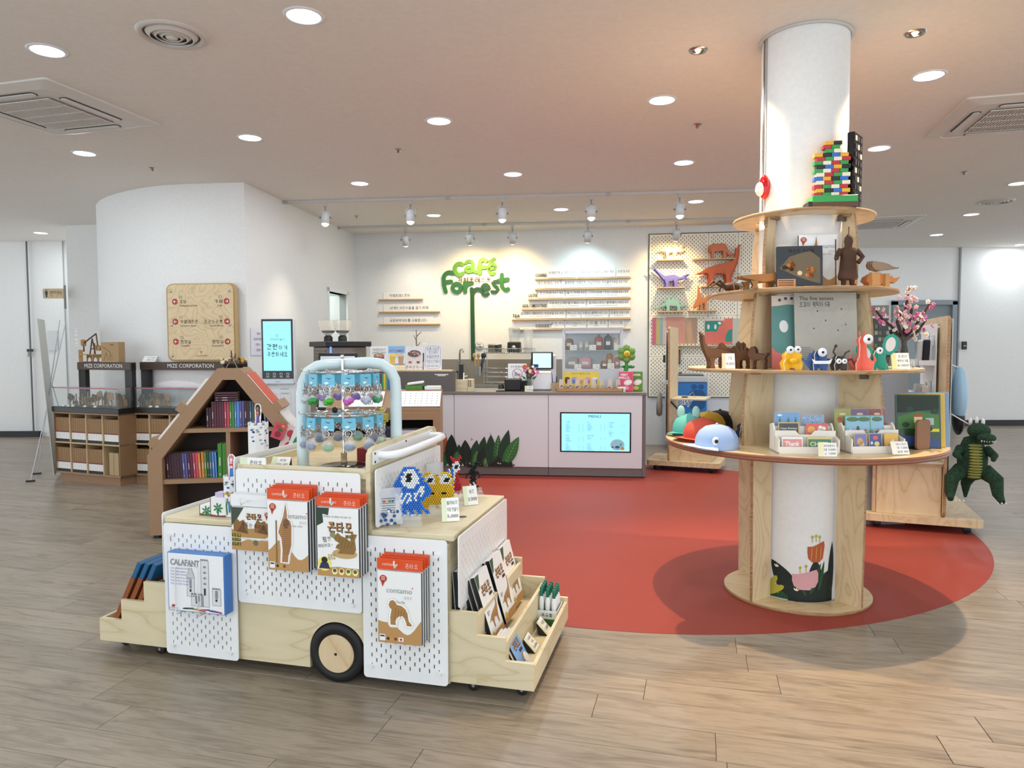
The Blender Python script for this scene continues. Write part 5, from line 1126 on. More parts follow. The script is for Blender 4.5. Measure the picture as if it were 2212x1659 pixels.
beads(BK, .0105, cc, 'bead_creature', 'black bead insect figure at the far end of the block', RZ(1.585, .70, 25))
for u, v, h, c, a, lb in ((1.425, .06, .13, '9aa4ac', 30, 'clear zip bag of blue beads nearest the pegboard corner'), (1.42, .2, .14, 'b8bcc0', 25, 'clear zip bag with printed sheet behind the blue creature'), (1.42, .37, .14, 'b0a8c0', 20, 'clear zip bag with printed sheet behind the yellow creature'), (1.44, .55, .15, '2a2a2c', 60, 'clear zip bag of black beads by the tall blue figure')):
    t = thing('bead_bag', lb, 'bag', RZ(u, v, a, .657)); b = B().box(-.05, .05, 0, .004, .01, h*1.25, Cm('dfe4ea', .1, 0, .5)); b.build('bag', t)
    B().box(-.045, .045, .001, .0055, .03, h*.85, Cm('f0f0f0', .5)).build('sheet', t); rr = random.Random(u*99); b = B()
    for k in range(26): b.ball((rr.uniform(-.04, .04), rr.uniform(-.006, .012), rr.uniform(.008, .07)), .007, Cm('24508c' if c == '9aa4ac' and k % 5 else (c if c == '2a2a2c' else 'e8ecf0'), .4), 6, 4)
    b.build('loose_beads', t)['kind'] = 'stuff'
    p = Print(t, face((0, -.0012, 0), (1, 0, 0), (0, 0, 1)))
    for k in range(7): p.rect('707478', -.035, h*.45+k*.01, .02, h*.45+k*.01+.003)
    for k in range(4): p.rect(('c83030', 'e0b020', '2c8a3a', '2a4ab0')[k], -.03+k*.012, h*.8, -.022+k*.012, h*.8+.008, 1.5)
pricecard(RZ(1.64, .2, 28, .657), .075, .1, ['펄러비즈', '키링 만들기', '5,000'], 'white price card in front of the blue bead creature', -.3)
pricecard(RZ(1.63, .52, 40, .657), .07, .09, ['비즈', '3,000'], 'white price card beside the black bead figure', -.3)
o = B().lathe([(.0001, .001), (.016, .001), (.018, 0)], Cm('4a3a2c', .5), None, 16).build('cable_hole', cart, Matrix.Translation((1.66, .3, .6565)))

# ================================================================ CAFE WALL
def strokes(p, w, t, mat, name, parent, X):
    """one hand-cut letter: rounded strokes of width w, thickness t"""
    b = B(); k = 0
    for pl in p:
        k += 1
        out = []; n = len(pl)
        L, R_ = [], []
        for i, (x, y) in enumerate(pl):
            a = pl[max(0, i-1)]; c = pl[min(n-1, i+1)]; dx, dy = c[0]-a[0], c[1]-a[1]; q = math.hypot(dx, dy) or 1e-6
            L.append((x-dy/q*w/2, y+dx/q*w/2)); R_.append((x+dy/q*w/2, y-dx/q*w/2))
        o = len(b.v); vs = []
        for z in (0, t-k*.0006): vs += [(x, y, z) for x, y in L]+[(x, y, z) for x, y in R_]
        fs = []
        for i in range(n-1):
            fs += [(2*n+i, 3*n+i, 3*n+i+1, 2*n+i+1), (i, i+1, 2*n+i+1, 2*n+i), (n+i+1, n+i, 3*n+i, 3*n+i+1)]
        b.add(vs, fs, mat)
        for x, y in (pl[0], pl[-1]): b.prism(ell(x, y, w/2, n=12), 0, t-.0003-k*.0006, mat)
    return b.build(name, parent, X)
LGX = lambda X, Y: (((640+X/4.608)-957)*.00691, -((540+Y/4.608)-615)*.00674)
lg = thing('cafe_sign', 'green hand-lettered cafe sign with a long tree trunk letter on the wall', 'sign', BX(1.346, 2.32, .004))
G_ = {'a': Cm('5d962a', .45), 'b': Cm('246530', .45), 'c': Cm('174a28', .45), 'd': Cm('174a2a', .45)}
def arc(cx, cy, rx, ry, a0, a1, n=10): return [(cx+rx*math.cos(math.radians(a0+(a1-a0)*k/n)), cy-ry*math.sin(math.radians(a0+(a1-a0)*k/n))) for k in range(n+1)]
LET = [('letter_c', 'a', [arc(1632, 195, 48, 56, 55, 310)]), ('letter_a', 'a', [arc(1728, 155, 38, 38, 150, -20, 7)+[(1766, 215), (1800, 228)], arc(1726, 200, 34, 24, 30, 330)]), ('letter_f', 'a', [arc(1866, 145, 34, 38, 40, 180, 7)+[(1832, 240)], [(1818, 186), (1888, 180)]]),
 ('letter_e', 'a', [[(1918, 205), (1988, 188)]+arc(1955, 200, 36, 50, 20, 305, 12)]), ('accent', 'a', [[(1932, 128), (1974, 104)]]), ('letter_f', 'b', [arc(1530, 290, 60, 66, 55, 180, 8)+[(1472, 350), (1490, 418)], [(1478, 322), (1545, 316)]]), ('letter_o', 'b', [arc(1602, 380, 42, 42, 0, 360, 16)]), ('letter_r', 'b', [[(1684, 328), (1686, 420)], [(1688, 375), (1705, 348), (1730, 335), (1752, 336)]]),
 ('letter_r', 'c', [[(1750, 395), (1756, 440), (1756, 560), (1760, 1090)], [(1760, 440), (1778, 405), (1805, 395), (1832, 400)]]), ('letter_e', 'c', [[(1858, 412), (1912, 398)]+arc(1888, 405, 38, 52, 15, 310, 12)]), ('letter_s', 'c', [[(2008, 325), (1980, 322), (1958, 340), (1972, 362), (2000, 378), (2010, 405), (1990, 428), (1952, 424)]]), ('letter_t', 'b', [[(2050, 258), (2046, 320), (2052, 380), (2078, 408), (2110, 400)], [(2012, 318), (2108, 304)]])]
for nm, c, pls in LET: strokes([[LGX(*q) for q in pl] for pl in pls], .058 if nm not in ('accent', 'letter_e', 'letter_s', 'letter_a') else .047, .025, G_[c], nm, lg, Matrix())
p = Print(lg, Matrix(), 'lettering', .004); x, y = LGX(1780, 305); p.text('카페포레스트', x, y, .088, '4a1e12', l=6, width=.5, bold=.012)
def rail(s0, s1, z, label, cat='rail', name='wooden_rail'):
    t = thing(name, label, 'ledge', BX(s0, z)); B().box(0, s1-s0, -.02, .0, 0, .05, Cm('c8a06c', .5), None, .004).build('ledge', t); return t
def wboard(s0, s1, z, h, rows, label, tint='f0ece6'):
    t = thing('menu_board' if len(rows) > 1 or rows[0][3] else 'wall_board', label, 'sign board', BX(s0, z, .004)); w = s1-s0
    B().box(0, w, 0, h, 0, .006, Cm(tint, .35), None, .001).build('board', t); p = Print(t, Matrix.Translation((0, 0, .0064)), 'lettering')
    for txt, x, y, sz in [(r[0], r[1], r[2], r[4]) for r in rows]: p.text(txt, x*w, y*h, sz, '1f2a2c' if sz > .03 else '707a7c', width=None)
for k, (s1, b1, z, tx, nm) in enumerate(((1.041, .942, 2.118, '카페포레스트는', 'top, shortest'), (1.3, 1.22, 1.933, '세계의 어린이들을 돕기 위해', 'middle'), (1.3, 1.2, 1.748, '공정무역커피를 사용합니다.', 'lowest'))):
    rail(.367, s1, z, 'thin wooden ledge left of the cafe sign, '+nm)
    wboard(.43, b1, z, .105, [(tx, .5, .5, 0, .05)], 'pale board with a Korean sentence, %s of three' % nm.split(',')[0])
S_ = lambda px: 2.713+(px-1156)*.0066
MEN = [(2.392, 1156, 'COFFEE', [(1183, 1246, '아메리카노  3.0 / 3.5', 'Americano'), (1249, 1330, '카페라떼 / 카푸치노  4.0 / 4.5', 'Cafe Latte / Cappuccino'), (1333, 1361, '샷추가 0.5', '')]), (2.245, 1156, '', [(1158, 1210, '에스프레소  3.0', 'Espresso'), (1214, 1363, '돌체라떼 / 카페모카 / 바닐라라떼 / 카라멜마끼아또  4.5 / 5.0', 'Dolce Latte / Cafe Mocha / Vanilla Latte / Caramel Macchiato')]),
 (2.104, 1141, 'LATTE', [(1163, 1220, '초코라떼  4.0 / 4.5', 'Chocolate Latte'), (1224, 1266, '딸기 라떼 4.5', 'Strawberry Latte'), (1268, 1362, '그린티라떼 / 토피넛라떼  4.5 / 5.0', 'Green Tea Latte / Toffee Nut Latte')]), (1.958, 1127, 'ADE / SMOOTHIE', [(1184, 1267, '자몽/청포도/레몬/딸기 에이드 5.0', 'Grapefruit / Green Grape / Lemon / Strawberry Ade'), (1269, 1362, '요거트스무디 / 블루베리스무디  5.5', 'Yogurt Smoothie / Blueberry Smoothie')]),
 (1.813, 1105, 'TEA', [(1119, 1223, '얼그레이 / 페퍼민트 / 카모마일  3.5 / 4.0', 'Earl Grey / Peppermint / Camomile'), (1225, 1256, '아이스티 3.0', 'Iced Tea'), (1257, 1316, '자몽허니블랙티 4.5 / 5.0', 'Grapefruit Honey Black Tea'), (1318, 1362, '자몽차  4.0 / 4.5', 'Grapefruit Tea')]), (1.670, 1105, 'DESSERT', [(1188, 1220, '쿠키  4.5', 'Cookie'), (1222, 1268, '머핀(초코/바닐라/치즈) 2.5', 'Muffin'), (1270, 1314, '와플  2.5', 'Waffle'), (1316, 1350, '아이스크림', '')])]
for k, (z, x0, head, bs) in enumerate(MEN):
    od = ('top', 'second', 'third', 'fourth', 'fifth', 'lowest')[k]
    rail(S_(x0), S_(1363), z-.012, 'thin wooden menu ledge right of the cafe sign, %s of six' % od)
    if head:
        t = thing('menu_heading', 'dark standing letters reading %s on the menu ledge' % head, 'letters', BX(S_(x0)+.005 if head != 'DESSERT' else S_(1157), z, .012)); p = Print(t, Matrix(), 'lettering', .001); p.text(head, 0, .035, .062, '22382e' if head != 'DESSERT' else '4a5450', 'LEFT', bold=.012 if head != 'DESSERT' else 0, ext=.006, width=(bs[0][0]-x0-3)*.0066 if head in ('COFFEE', 'ADE / SMOOTHIE', 'LATTE') else None)
    for a, b_, t1, t2 in bs:
        w = (b_-a)*.0066; t = thing('menu_board', 'small price board reading %s on the %s menu ledge' % ((t2 or t1).split(' /')[0], od), 'menu board', BX(S_(a), z, .006)); B().box(0, w, 0, .118, 0, .006, Cm('eceae6', .3), None, .001).build('board', t)
        p = Print(t, Matrix.Translation((0, 0, .0064)), 'lettering'); p.text(t1, w/2, .072, .046, '262c2e', width=min(w*.9, .045*len(t1)*.72)); 
        if t2: p.text(t2, w*.45, .03, .02, '8a9294', width=min(w*.7, .009*len(t2)))
o = B().lathe([(.0001, .012), (.06, .012), (.064, .006), (.064, 0)], Cm('f0f0ee', .4), None, 28).build('round_plaque', None, BX(1.89, 1.42, .002)); tag(o, 'small round white plaque with black lettering beside the green trunk', 'plaque')
p = Print(o, Matrix.Translation((0, 0, .0125)), 'lettering'); p.line('1a1a1a', ell(0, 0, .058, n=24)+[(.058, 0)], .005); p.text('NO', 0, .022, .04, '1a1a1a', bold=.02); p.text('CM', 0, -.02, .04, '1a1a1a', bold=.02)
# peg wall
pw_ = thing('peg_wall', 'cream pegboard wall of slotted panels with dinosaur models', 'pegboard', BX(4.334, .69, .03))
for x0, x1 in ((0, .805), (.81, 1.2), (1.205, 2.0)):
    for z0, z1 in ((0, .567), (.57, 1.137), (1.14, 1.707), (1.71, 2.277)):
        pegsheet(B(), x1-x0, z1-z0, Cm('f2ecda', .45), None, .005, .0262, .0525, .009, .02, .004, .02, False).build('peg_panel', pw_, Matrix.Translation((x0, z0, 0)))
        for sx, sz in ((.02, .02), (x1-x0-.02, z1-z0-.02)): B().cyl((x0+sx, z0+sz, .004), (x0+sx, z0+sz, .009), .008, M['white'], 8).build('panel_screw', pw_)
B().box(-.01, 2.01, -.01, 2.29, -.03, -.012, Cm('4a4034', .9)).build('slot_shade_sheet', pw_)  # added dark sheet, its colour paints the shade seen through the slots
PWX = lambda px, py, off=.035: BX(4.334+(px-1403)*.00655, 2.97-(py-507)*.00648, off)
# ---- cut-sheet animal models
A_ = dict(
 trex=[(0, 1.0), (.1, .88), (.22, .7), (.33, .55), (.45, .58), (.6, .62), (.72, .5), (.78, .44), (.88, .58), (1.0, .66), (.98, .57), (.9, .47), (.97, .36), (.85, .38), (.76, .33), (.7, .3), (.62, .3), (.5, .24), (.36, .24), (.28, .36), (.2, .55), (.05, .9)],
 steg=[(0, .12), (.1, .2), (.22, .35), (.34, .5), (.33, .75), (.41, .6), (.45, .95), (.53, .65), (.6, .98), (.64, .6), (.72, .82), (.74, .5), (.8, .35), (.9, .3), (1.0, .34), (.98, .24), (.86, .2), (.76, .2), (.6, .28), (.4, .28), (.25, .25), (.1, .12)],
 tric=[(0, .55), (.15, .62), (.28, .78), (.45, .82), (.58, .7), (.62, .85), (.72, .95), (.74, .75), (.85, .8), (.98, 1.0), (.9, .68), (1.0, .62), (.93, .48), (.8, .42), (.68, .5), (.55, .42), (.35, .4), (.2, .5)],
 elep=[(.02, .42), (.06, .8), (.22, .97), (.42, .95), (.55, 1.0), (.68, .92), (.72, .7), (.8, .4), (.92, .2), (1.0, .28), (.96, .14), (.84, .1), (.74, .3), (.66, .5), (.55, .45), (.3, .42), (.12, .4)],
 brac=BRACH, rapt=[(0, .1), (.1, .3), (.2, .42), (.24, .7), (.25, 1.0), (.33, .75), (.42, .52), (.6, .45), (.75, .55), (.95, .6), (1, .5), (.85, .42), (.75, .38), (.7, .28), (.5, .2), (.3, .15), (.1, .05)],
 gori=GOR, dog=[(.1, .45), (.0, .62), (.05, .85), (.16, .97), (.32, 1.0), (.4, .85), (.42, .7), (.7, .66), (.86, .6), (.98, .72), (1, .65), (.9, .5), (.86, .35), (.6, .4), (.4, .35), (.25, .35)],
 rhino=[(0, .5), (.04, .72), (.18, .88), (.4, .98), (.55, .85), (.7, .72), (.78, .78), (.8, .66), (.88, .6), (1.0, .72), (.93, .5), (.84, .38), (.7, .4), (.6, .3), (.4, .28), (.12, .3)],
 whale=[(0, .75), (.03, .95), (.15, 1.0), (.4, .92), (.6, .8), (.75, .6), (.88, .52), (1.0, .55), (.98, .46), (.82, .4), (.7, .36), (.5, .3), (.3, .2), (.12, .3), (.02, .5)],
 croc=[(0, .45), (.12, .52), (.3, .56), (.5, .6), (.66, .62), (.8, .78), (.95, 1.0), (1.0, .97), (.9, .72), (.75, .45), (.6, .28), (.4, .22), (.2, .3), (0, .4)])
def animal(kind, w, h, t, X, label, col, legs=None, n=3, flip=False, extra=None, side=None):
    """stacked or slotted sheet model: body of n parallel sheets narrowing outwards, legs as own sheets"""
    T_ = thing('animal_model', label, 'animal model', X); m = Cm(col, .6) if isinstance(col, str) else col; sd_ = side or m
    pts = [((-(q[0]-.5) if flip else q[0]-.5)*w, q[1]*h) for q in A_[kind]]
    b = B()
    for k in range(n):
        y = (k-(n-1)/2); gsc = 1-.045*abs(y)*2/max(1, n-1)*3 if n > 1 else 1
        cx, cy = sum(q[0] for q in pts)/len(pts), sum(q[1] for q in pts)/len(pts); P2 = [(cx+(q[0]-cx)*gsc, cy+(q[1]-cy)*gsc) for q in pts]
        b.prism(P2, y*t/n*1.0-t/n*.42, y*t/n+t/n*.42, m, face((0, 0, 0), (1, 0, 0), (0, 0, 1)), sd_)
    b.build('body', T_)
    for lx, lz in (legs or ()):
        for s_ in (-1, 1):
            x = (-(lx-.5) if flip else lx-.5)*w+s_*w*.015; B().prism([(x-w*.05, 0), (x+w*.06, 0), (x+w*.035, h*.12), (x+w*.06, h*lz), (x-w*.07, h*lz), (x-w*.03, h*.12)], s_*t*.55-t*.12, s_*t*.55+t*.12, m, face((0, 0, 0), (1, 0, 0), (0, 0, 1)), sd_).build('leg', T_)
    if kind == 'elep': B().prism([((-.1)*w, .5*h), (.06*w, .45*h), (.1*w, .8*h), (-.02*w, .95*h)], -t*.75, -t*.6, m, face((w*.15, 0, 0), (1, 0, 0), (0, 0, 1))).build('ear', T_)
    return T_
def pshelf(px0, px1, py, label):
    w = (px1-px0)*.00655; t = thing('peg_shelf', label, 'shelf', PWX(px0, py)); B().box(0, w, -.014, 0, 0, .15, Cm('cfa876', .5), None, .002).build('board', t); B().box(.02, .03, -.06, -.014, 0, .01, M['white']).build('bracket', t); B().box(w-.03, w-.02, -.06, -.014, 0, .01, M['white']).build('bracket', t)
SHP = [(1418, 1474, 564, 'top left'), (1492, 1578, 564, 'top right'), (1420, 1476, 623, 'middle left'), (1510, 1600, 622, 'middle right'), (1420, 1475, 674, 'lower left'), (1484, 1542, 673, 'lower right')]
for a, b_, y, nm in SHP: pshelf(a, b_, y, 'small wooden shelf on the peg wall, '+nm)
def PA(kind, px0, px1, py0, py1, label, col, legs, flip=False, n=3, t=.07):
    w = (px1-px0)*.0064; h = (py1-py0)*.0063; animal(kind, w, h, t, PWX((px0+px1)/2, py1, .115) @ Matrix.Rotation(-pi/2, 4, 'X'), label, col, legs, n, flip)
PA('tric', 1419, 1476, 530, 563, 'cream cut-board triceratops on the top left peg shelf', 'f0dcb4', ((.35, .6), (.62, .55)))
PA('elep', 1520, 1578, 530, 563, 'orange cut-board elephant on the top right peg shelf', 'c8744c', ((.2, .55), (.62, .55)))
PA('trex', 1405, 1488, 578, 622, 'purple cut-board tyrannosaur on the middle left peg shelf', '6a66b8', ((.4, .4), (.62, .4)))
PA('brac', 1494, 1592, 532, 621, 'large orange cut-board long-necked dinosaur on the middle right peg shelf', 'c05c34', ((.35, .35), (.7, .35)), t=.1)
PA('rapt', 1580, 1622, 588, 620, 'white cut-board winged dinosaur behind the orange long-necked one', 'f0ece0', ((.4, .3),))
PA('steg', 1409, 1484, 637, 673, 'pale teal cut-board stegosaur on the lower left peg shelf', '8fb8ae', ((.42, .42), (.72, .36)))
PA('rapt', 1493, 1534, 615, 672, 'orange cut-board raptor with raised tail on the lower right peg shelf', 'c87c4a', ((.4, .3), (.62, .3)))
def psheet(px0, px1, py0, py1, cols, label, name='paper_sheet', off=.045, design=None):
    w, h = (px1-px0)*.00655, (py1-py0)*.00648; t = thing(name, label, 'paper pack', PWX(px0, py1, off)); B().box(0, w, 0, h, -.002, .003, Cm(cols, .4), None, .0).build('sheet', t); B().box(-.003, w+.003, -.003, h+.003, .0034, .0036, M['film']).build('film', t)
    if design: design(Print(t, Matrix.Translation((0, 0, .0038)), 'print'), w, h)
for a, b_, c, nm in ((1410, 1418, 'd8506c', 'red'), (1418, 1426, 'c8b464', 'ochre'), (1426, 1432, '8fb4a8', 'teal'), (1432, 1439, 'e0b8ac', 'pale pink')): psheet(a, b_, 687, 745, c, nm+' narrow felt sheet at the left of the peg wall')
def d_salmon(p, w, h):
    r = random.Random(2)
    for k in range(26): x, y = r.uniform(.02, w-.02), r.uniform(.02, h-.05); p.line('c07860', [(x+.012*math.cos(q*1.1), y+.012*math.sin(q*1.1)) for q in range(5)], .002)
psheet(1439, 1479, 686, 743, 'd89078', 'large salmon puzzle sheet on the peg wall', design=d_salmon); psheet(1479, 1493, 688, 743, 'b48c64', 'kraft puzzle sheet beside the salmon one, left'); psheet(1493, 1504, 688, 743, 'a88460', 'kraft puzzle sheet beside the salmon one, right')
def d_five(p, w, h):
    p.poly('2c8f80', [(0, h*.5), (w*.35, h*.5), (w*.42, h*.75), (w*.35, h*.92), (0, h*.9)], 1); p.circ('e6e4de', w*.1, h*.68, w*.035, h*.1, 2); p.circ('e6e4de', w*.3, h*.68, w*.035, h*.1, 2); p.circ('2c8f80', w*.42, h*.82, w*.09, h*.08, 1.5, -.5); p.circ('f0efe8', w*.42, h*.82, w*.05, h*.05, 2, -.5); p.poly('2c8f80', [(w*.6, h*.1), (w*.78, h*.1), (w*.78, h*.6), (w*.68, h*.55), (w*.6, h*.35)], 1); p.rect('dcdad2', 0, h*.92, w*.55, h, 2); p.rect('bfc2b6', w*.79, 0, w, h, 2)
psheet(1520, 1592, 690, 745, 'dd5a3c', 'teal and orange animal puzzle sheets on the peg wall', design=d_five)
rail_ = thing('wire_peg_tray', 'long shallow ledge under the puzzle sheets on the peg wall', 'ledge', PWX(1440, 747)); B().box(0, 1.0, -.012, 0, 0, .1, Cm('d8c09a', .5)).build('board', rail_)
for k in range(7):
    t = thing('pen_pack', 'dark pen hanging in a bundle on the peg wall under the salmon sheet', 'pen', PWX(1449+k*3.2, 788, .07), 'pens hanging on the peg wall'); c = ('2c3440', '2c3440', 'b84a2c', '2c3440', 'b84a2c', 'c8762c', '2c3440')[k]
    B().cyl((0, .02, 0), (0, .2, 0), .008, Cm(c, .4), 8).build('barrel', t); B().cyl((0, 0, 0), (0, .03, 0), .009, Cm('1c4a52', .4), 8).build('tip', t); B().box(-.01, .01, .2, .25, -.001, .001, Cm('d8b040', .4)).build('hang_tag', t)
for k in range(3):
    t = thing('grey_pouch', 'small grey pouch hanging on the peg wall, '+('left', 'middle', 'right')[k]+' of three', 'pouch', PWX(1453+k*8, 845, .08)); B().ball((0, .06, 0), .04, Cm('8a8c92', .6), 12, 8, (.7, 1.2, .5)).build('pouch', t); B().box(-.02, .02, .1, .26, -.003, .003, Cm('b8bcc4', .2, 0, .6)).build('pack_film', t); B().box(-.02, .02, .2, .26, -.004, .004, Cm('50545a', .4)).build('hang_card', t)
# freezer with blue sticker standing at the peg wall
fz = thing('ice_cream_freezer', 'white chest freezer with blue printed front behind the mobile rack', 'freezer', BX(4.58, 0, 0))
B().box(0, .5, 0, .92, .05, .55, Cm('2a78c0', .4), None, .01).build('body', fz); B().box(-.01, .51, .92, 1.0, .04, .56, Cm('c2c6ca', .4), None, .01).build('lid_frame', fz); B().box(.02, .46, 1.0, 1.02, .08, .5, Cm('585c60', .3)).build('lid', fz)
p = Print(fz, Matrix.Translation((0, 0, .5512)), 'print'); p.poly('17548f', rrect(.26, .55, .48, .82, .08), 1); p.circ('17548f', .33, .86, .04, .035, 1); p.circ('17548f', .42, .86, .04, .035, 1); p.text('innisy', .17, .66, .12, 'f4f6fa', bold=.05, l=3); p.text('innisy', .17, .66, .12, '123a78', l=4); p.circ('5aa8e0', .36, .45, .06, .09, 1); p.line('8fe0e8', ell(.3, .7, .03, n=10)+[(.33, .7)], .006, 2)
# worktop along the cafe wall
wk = thing('back_worktop', 'grey worktop with splashback and sink along the cafe wall', 'worktop', BX(.9, 0, 0)); gs = Cm('8c8882', .4)
B().box(0, 2.9, 0, .84, .02, .6, Cm('c9c9c9', .5)).build('cabinet', wk); B().box(0, 2.9, .84, .875, .02, .64, Cm('97938d', .35)).build('top', wk); B().box(0, 2.9, .875, 1.22, .004, .02, gs).build('splashback', wk)
B().box(.95, 1.75, .86, .8765, .12, .54, M['steel']).build('sink', wk); B().tube([(.72, .875, .14), (.72, 1.3, .14), (.735, 1.36, .17), (.77, 1.37, .2), (.79, 1.33, .22)], .016, M['chrome'], 10).cyl((.72, .96, .14), (.86, .98, .2), .018, M['chrome'], 10).build('tap', wk)
# ================================================================ THINGS ON AND BEHIND THE COUNTER
def WX(s, z, off=.3): return BX(.9+s, z, off) @ Matrix.Rotation(-pi/2, 4, 'X')     # upright on the back worktop
dr_ = thing('dish_rack', 'chrome two-tier dish rack on the back worktop', 'dish rack', WX(1.13, .8765)); b = B(); ch = M['chrome']
for x in (0, .7):
    for y in (-.12, .12): B().cyl((x, y, 0), (x, y, .5), .007, ch, 6).build('post', dr_)
for z in (.02, .1, .16, .22, .44, .5):
    B().tube([(0, -.12, z), (.7, -.12, z), (.7, .12, z), (0, .12, z)], .007, ch, 6, True).build('rail', dr_)
for k in range(26): B().cyl((.02+k*.026, -.12, .44), (.02+k*.026, -.12, .5), .003, M['steel'], 4).build('wire', dr_)
for k in range(10): B().cyl((.03+k*.07, -.12, .44), (.03+k*.07, .12, .44), .003, M['steel'], 4).build('shelf_wire', dr_)
t = thing('steel_pot', 'steel pot with lid on the upper dish rack', 'pot', WX(1.27, .8765+.446)); B().lathe([(.0001, 0), (.1, 0), (.1, .1), (.104, .1), (.1, .115), (.0001, .125)], M['steel'], None, 20).build('pot', t); B().box(.02, .06, -.105, -.09, .02, .09, M['black']).build('handle', t)
t = thing('blender', 'black blender base with clear jug on the upper dish rack', 'blender', WX(1.55, .8765+.446)); B().box(-.09, .09, -.08, .08, 0, .15, M['black'], None, .015).build('base', t); B().lathe([(.0001, .004), (.03, .004), (.03, 0)], M['steel'], face((0, -.08, .07), (1, 0, 0), (0, 0, 1)), 16).build('dial', t); B().lathe([(.07, .15), (.085, .33), (.09, .34)], Cm('e8ecec', .05, 0, .35), None, 4).build('jug', t); B().box(-.07, .07, -.07, .07, .33, .35, Cm('d8dcdc', .3, 0, .6)).build('jug_lid', t)
t = thing('blender_jug', 'clear square blender jug standing at the end of the dish rack', 'jug', WX(1.75, .8765+.446)); B().lathe([(.07, 0), (.088, .33), (.092, .34)], Cm('eef0ee', .05, 0, .35), Matrix.Rotation(pi/4, 4, 'Z'), 4).build('jug', t); B().lathe([(.02, .05), (.02, .2), (.0001, .22)], M['paper'], None, 10).build('blade_hub', t)
t = thing('utensil_holder', 'steel cup of whisk and wooden spoons on the dish rack side', 'utensils', WX(1.06, 1.0, .45)); B().lathe([(.04, 0), (.045, .13)], M['steel'], None, 14).build('cup', t)
for k, (x, c) in enumerate(((-.02, 'c8a25a'), (.0, 'c09a60'), (.02, '1c1c1e'), (.03, '2c3a44'))): B().cyl((x, 0, .02), (x*3, 0, .27), .009, Cm(c, .5), 6).ball((x*3, 0, .28), .024, Cm(c, .5), 8, 6, (1, .5, 1.5)).build('utensil', t)
t = thing('rubber_gloves', 'pair of brown rubber gloves hanging on the dish rack', 'gloves', WX(1.84, .9, .44))
for k in range(2): B().tube([(.03*k, 0, .36), (.03*k-.01, 0, .25), (.03*k-.02+.03*k, 0, .12), (.05*k-.03, .01, .0)], [.03, .045, .035, .02], Cm('8a5a3e', .6), 8).build('glove', t)
def KT(name, s, y, z, label, cat, grp=None): return thing(name, label, cat, KX @ Matrix.Translation((s, y, z)), grp)
# posters on the raised ledge
def d_ham(p, w, h): p.text('HAZELNUT', 0, h-.04, .036, '2c2c30', width=w*.72); p.text('AMERICANO', 0, h-.075, .036, '2c2c30', width=w*.78); p.poly('4a2a1c', [(-.05, .04), (.05, .04), (.06, .15), (-.06, .15)], 1); p.circ('a87048', 0, .16, .062, .025, 2); p.circ('d8b898', -.015, .165, .02, .012, 3); p.circ('c89a74', .02, .16, .02, .012, 3)
def d_sum(p, w, h): p.rect('7ab8e8', -w/2, h*.7, w/2, h, .5); p.rect('dff0fa', -w/2, h*.5, w/2, h*.7, .5); p.rect('f0e6c4', -w/2, 0, w/2, h*.2, .5); p.rect('6ab0dc', -w/2, h*.2, w/2, h*.27, .6); p.text('HOT SUMMER', 0, h-.055, .044, '8a2c5c', width=w*.85, bold=.01); p.circ('f0c030', 0, h-.095, .022, .014, 1); p.text('썸머스페셜 스무디', 0, h-.125, .018, 'c8a050')
def d_sum2(p, w, h):
    d_sum(p, w, h)
    for x, c, e in ((-.045, 'e8c040', 'f4dc70'), (.05, 'c09470', 'e0c4a0')): p.poly(c, [(x-.026, .05), (x+.026, .05), (x+.034, .16), (x-.034, .16)], 2); p.circ(e, x, .168, .034, .02, 3)
    p.text('망고 스무디   초코 스무디', 0, .022, .018, '3a3a3a')
def d_cook(p, w, h):
    p.circ('d8d4cc', 0, h-.1, .085, .055, 1); p.circ('4a2a26', 0, h-.085, .075, .04, 2); r = random.Random(5)
    for k in range(26): p.circ(r.choice(('a83a4a', '2a1614', 'd8c0b0', '7a4a3a')), r.uniform(-.055, .055), h-.085+r.uniform(-.024, .024), .01, .006, 3, r.random())
    for x in (-.045, .045): p.poly('e4d8d0', [(x-.036, .06), (x+.036, .065), (x+.03, .14), (x-.03, .135)], 2); p.circ('a84048' if x < 0 else '5a3a30', x, .085, .02, .013, 3)
    p.text('쫀득쿠키', -.025, .03, .04, '9a2c34', bold=.01); p.text('COOKIE', .07, .028, .016, '3a3a3a')
def d_info(p, w, h):
    p.line('5a6a78', rrect(-w/2+.015, .015, w/2-.015, h-.015, .04)+[(w/2-.015, h-.055)], .003)
    for k, (s, z, sz) in enumerate((('상품구입은', .83, .044), ('포스에서', .7, .04), ('카페주문은', .52, .044), ('키오스크에서', .34, .042))): p.text(s, 0, h*z, sz, '22282c', width=w*.72 if k != 1 else w*.5)
    for k in range(3): x = -.045+.045*k; p.line('4a5258', [(x+.018, h*.17), (x+.018, h*.14), (x, h*.14), (x, h*.11), (x-.02, h*.155), (x, h*.2), (x, h*.17), (x+.018, h*.17)], .003)
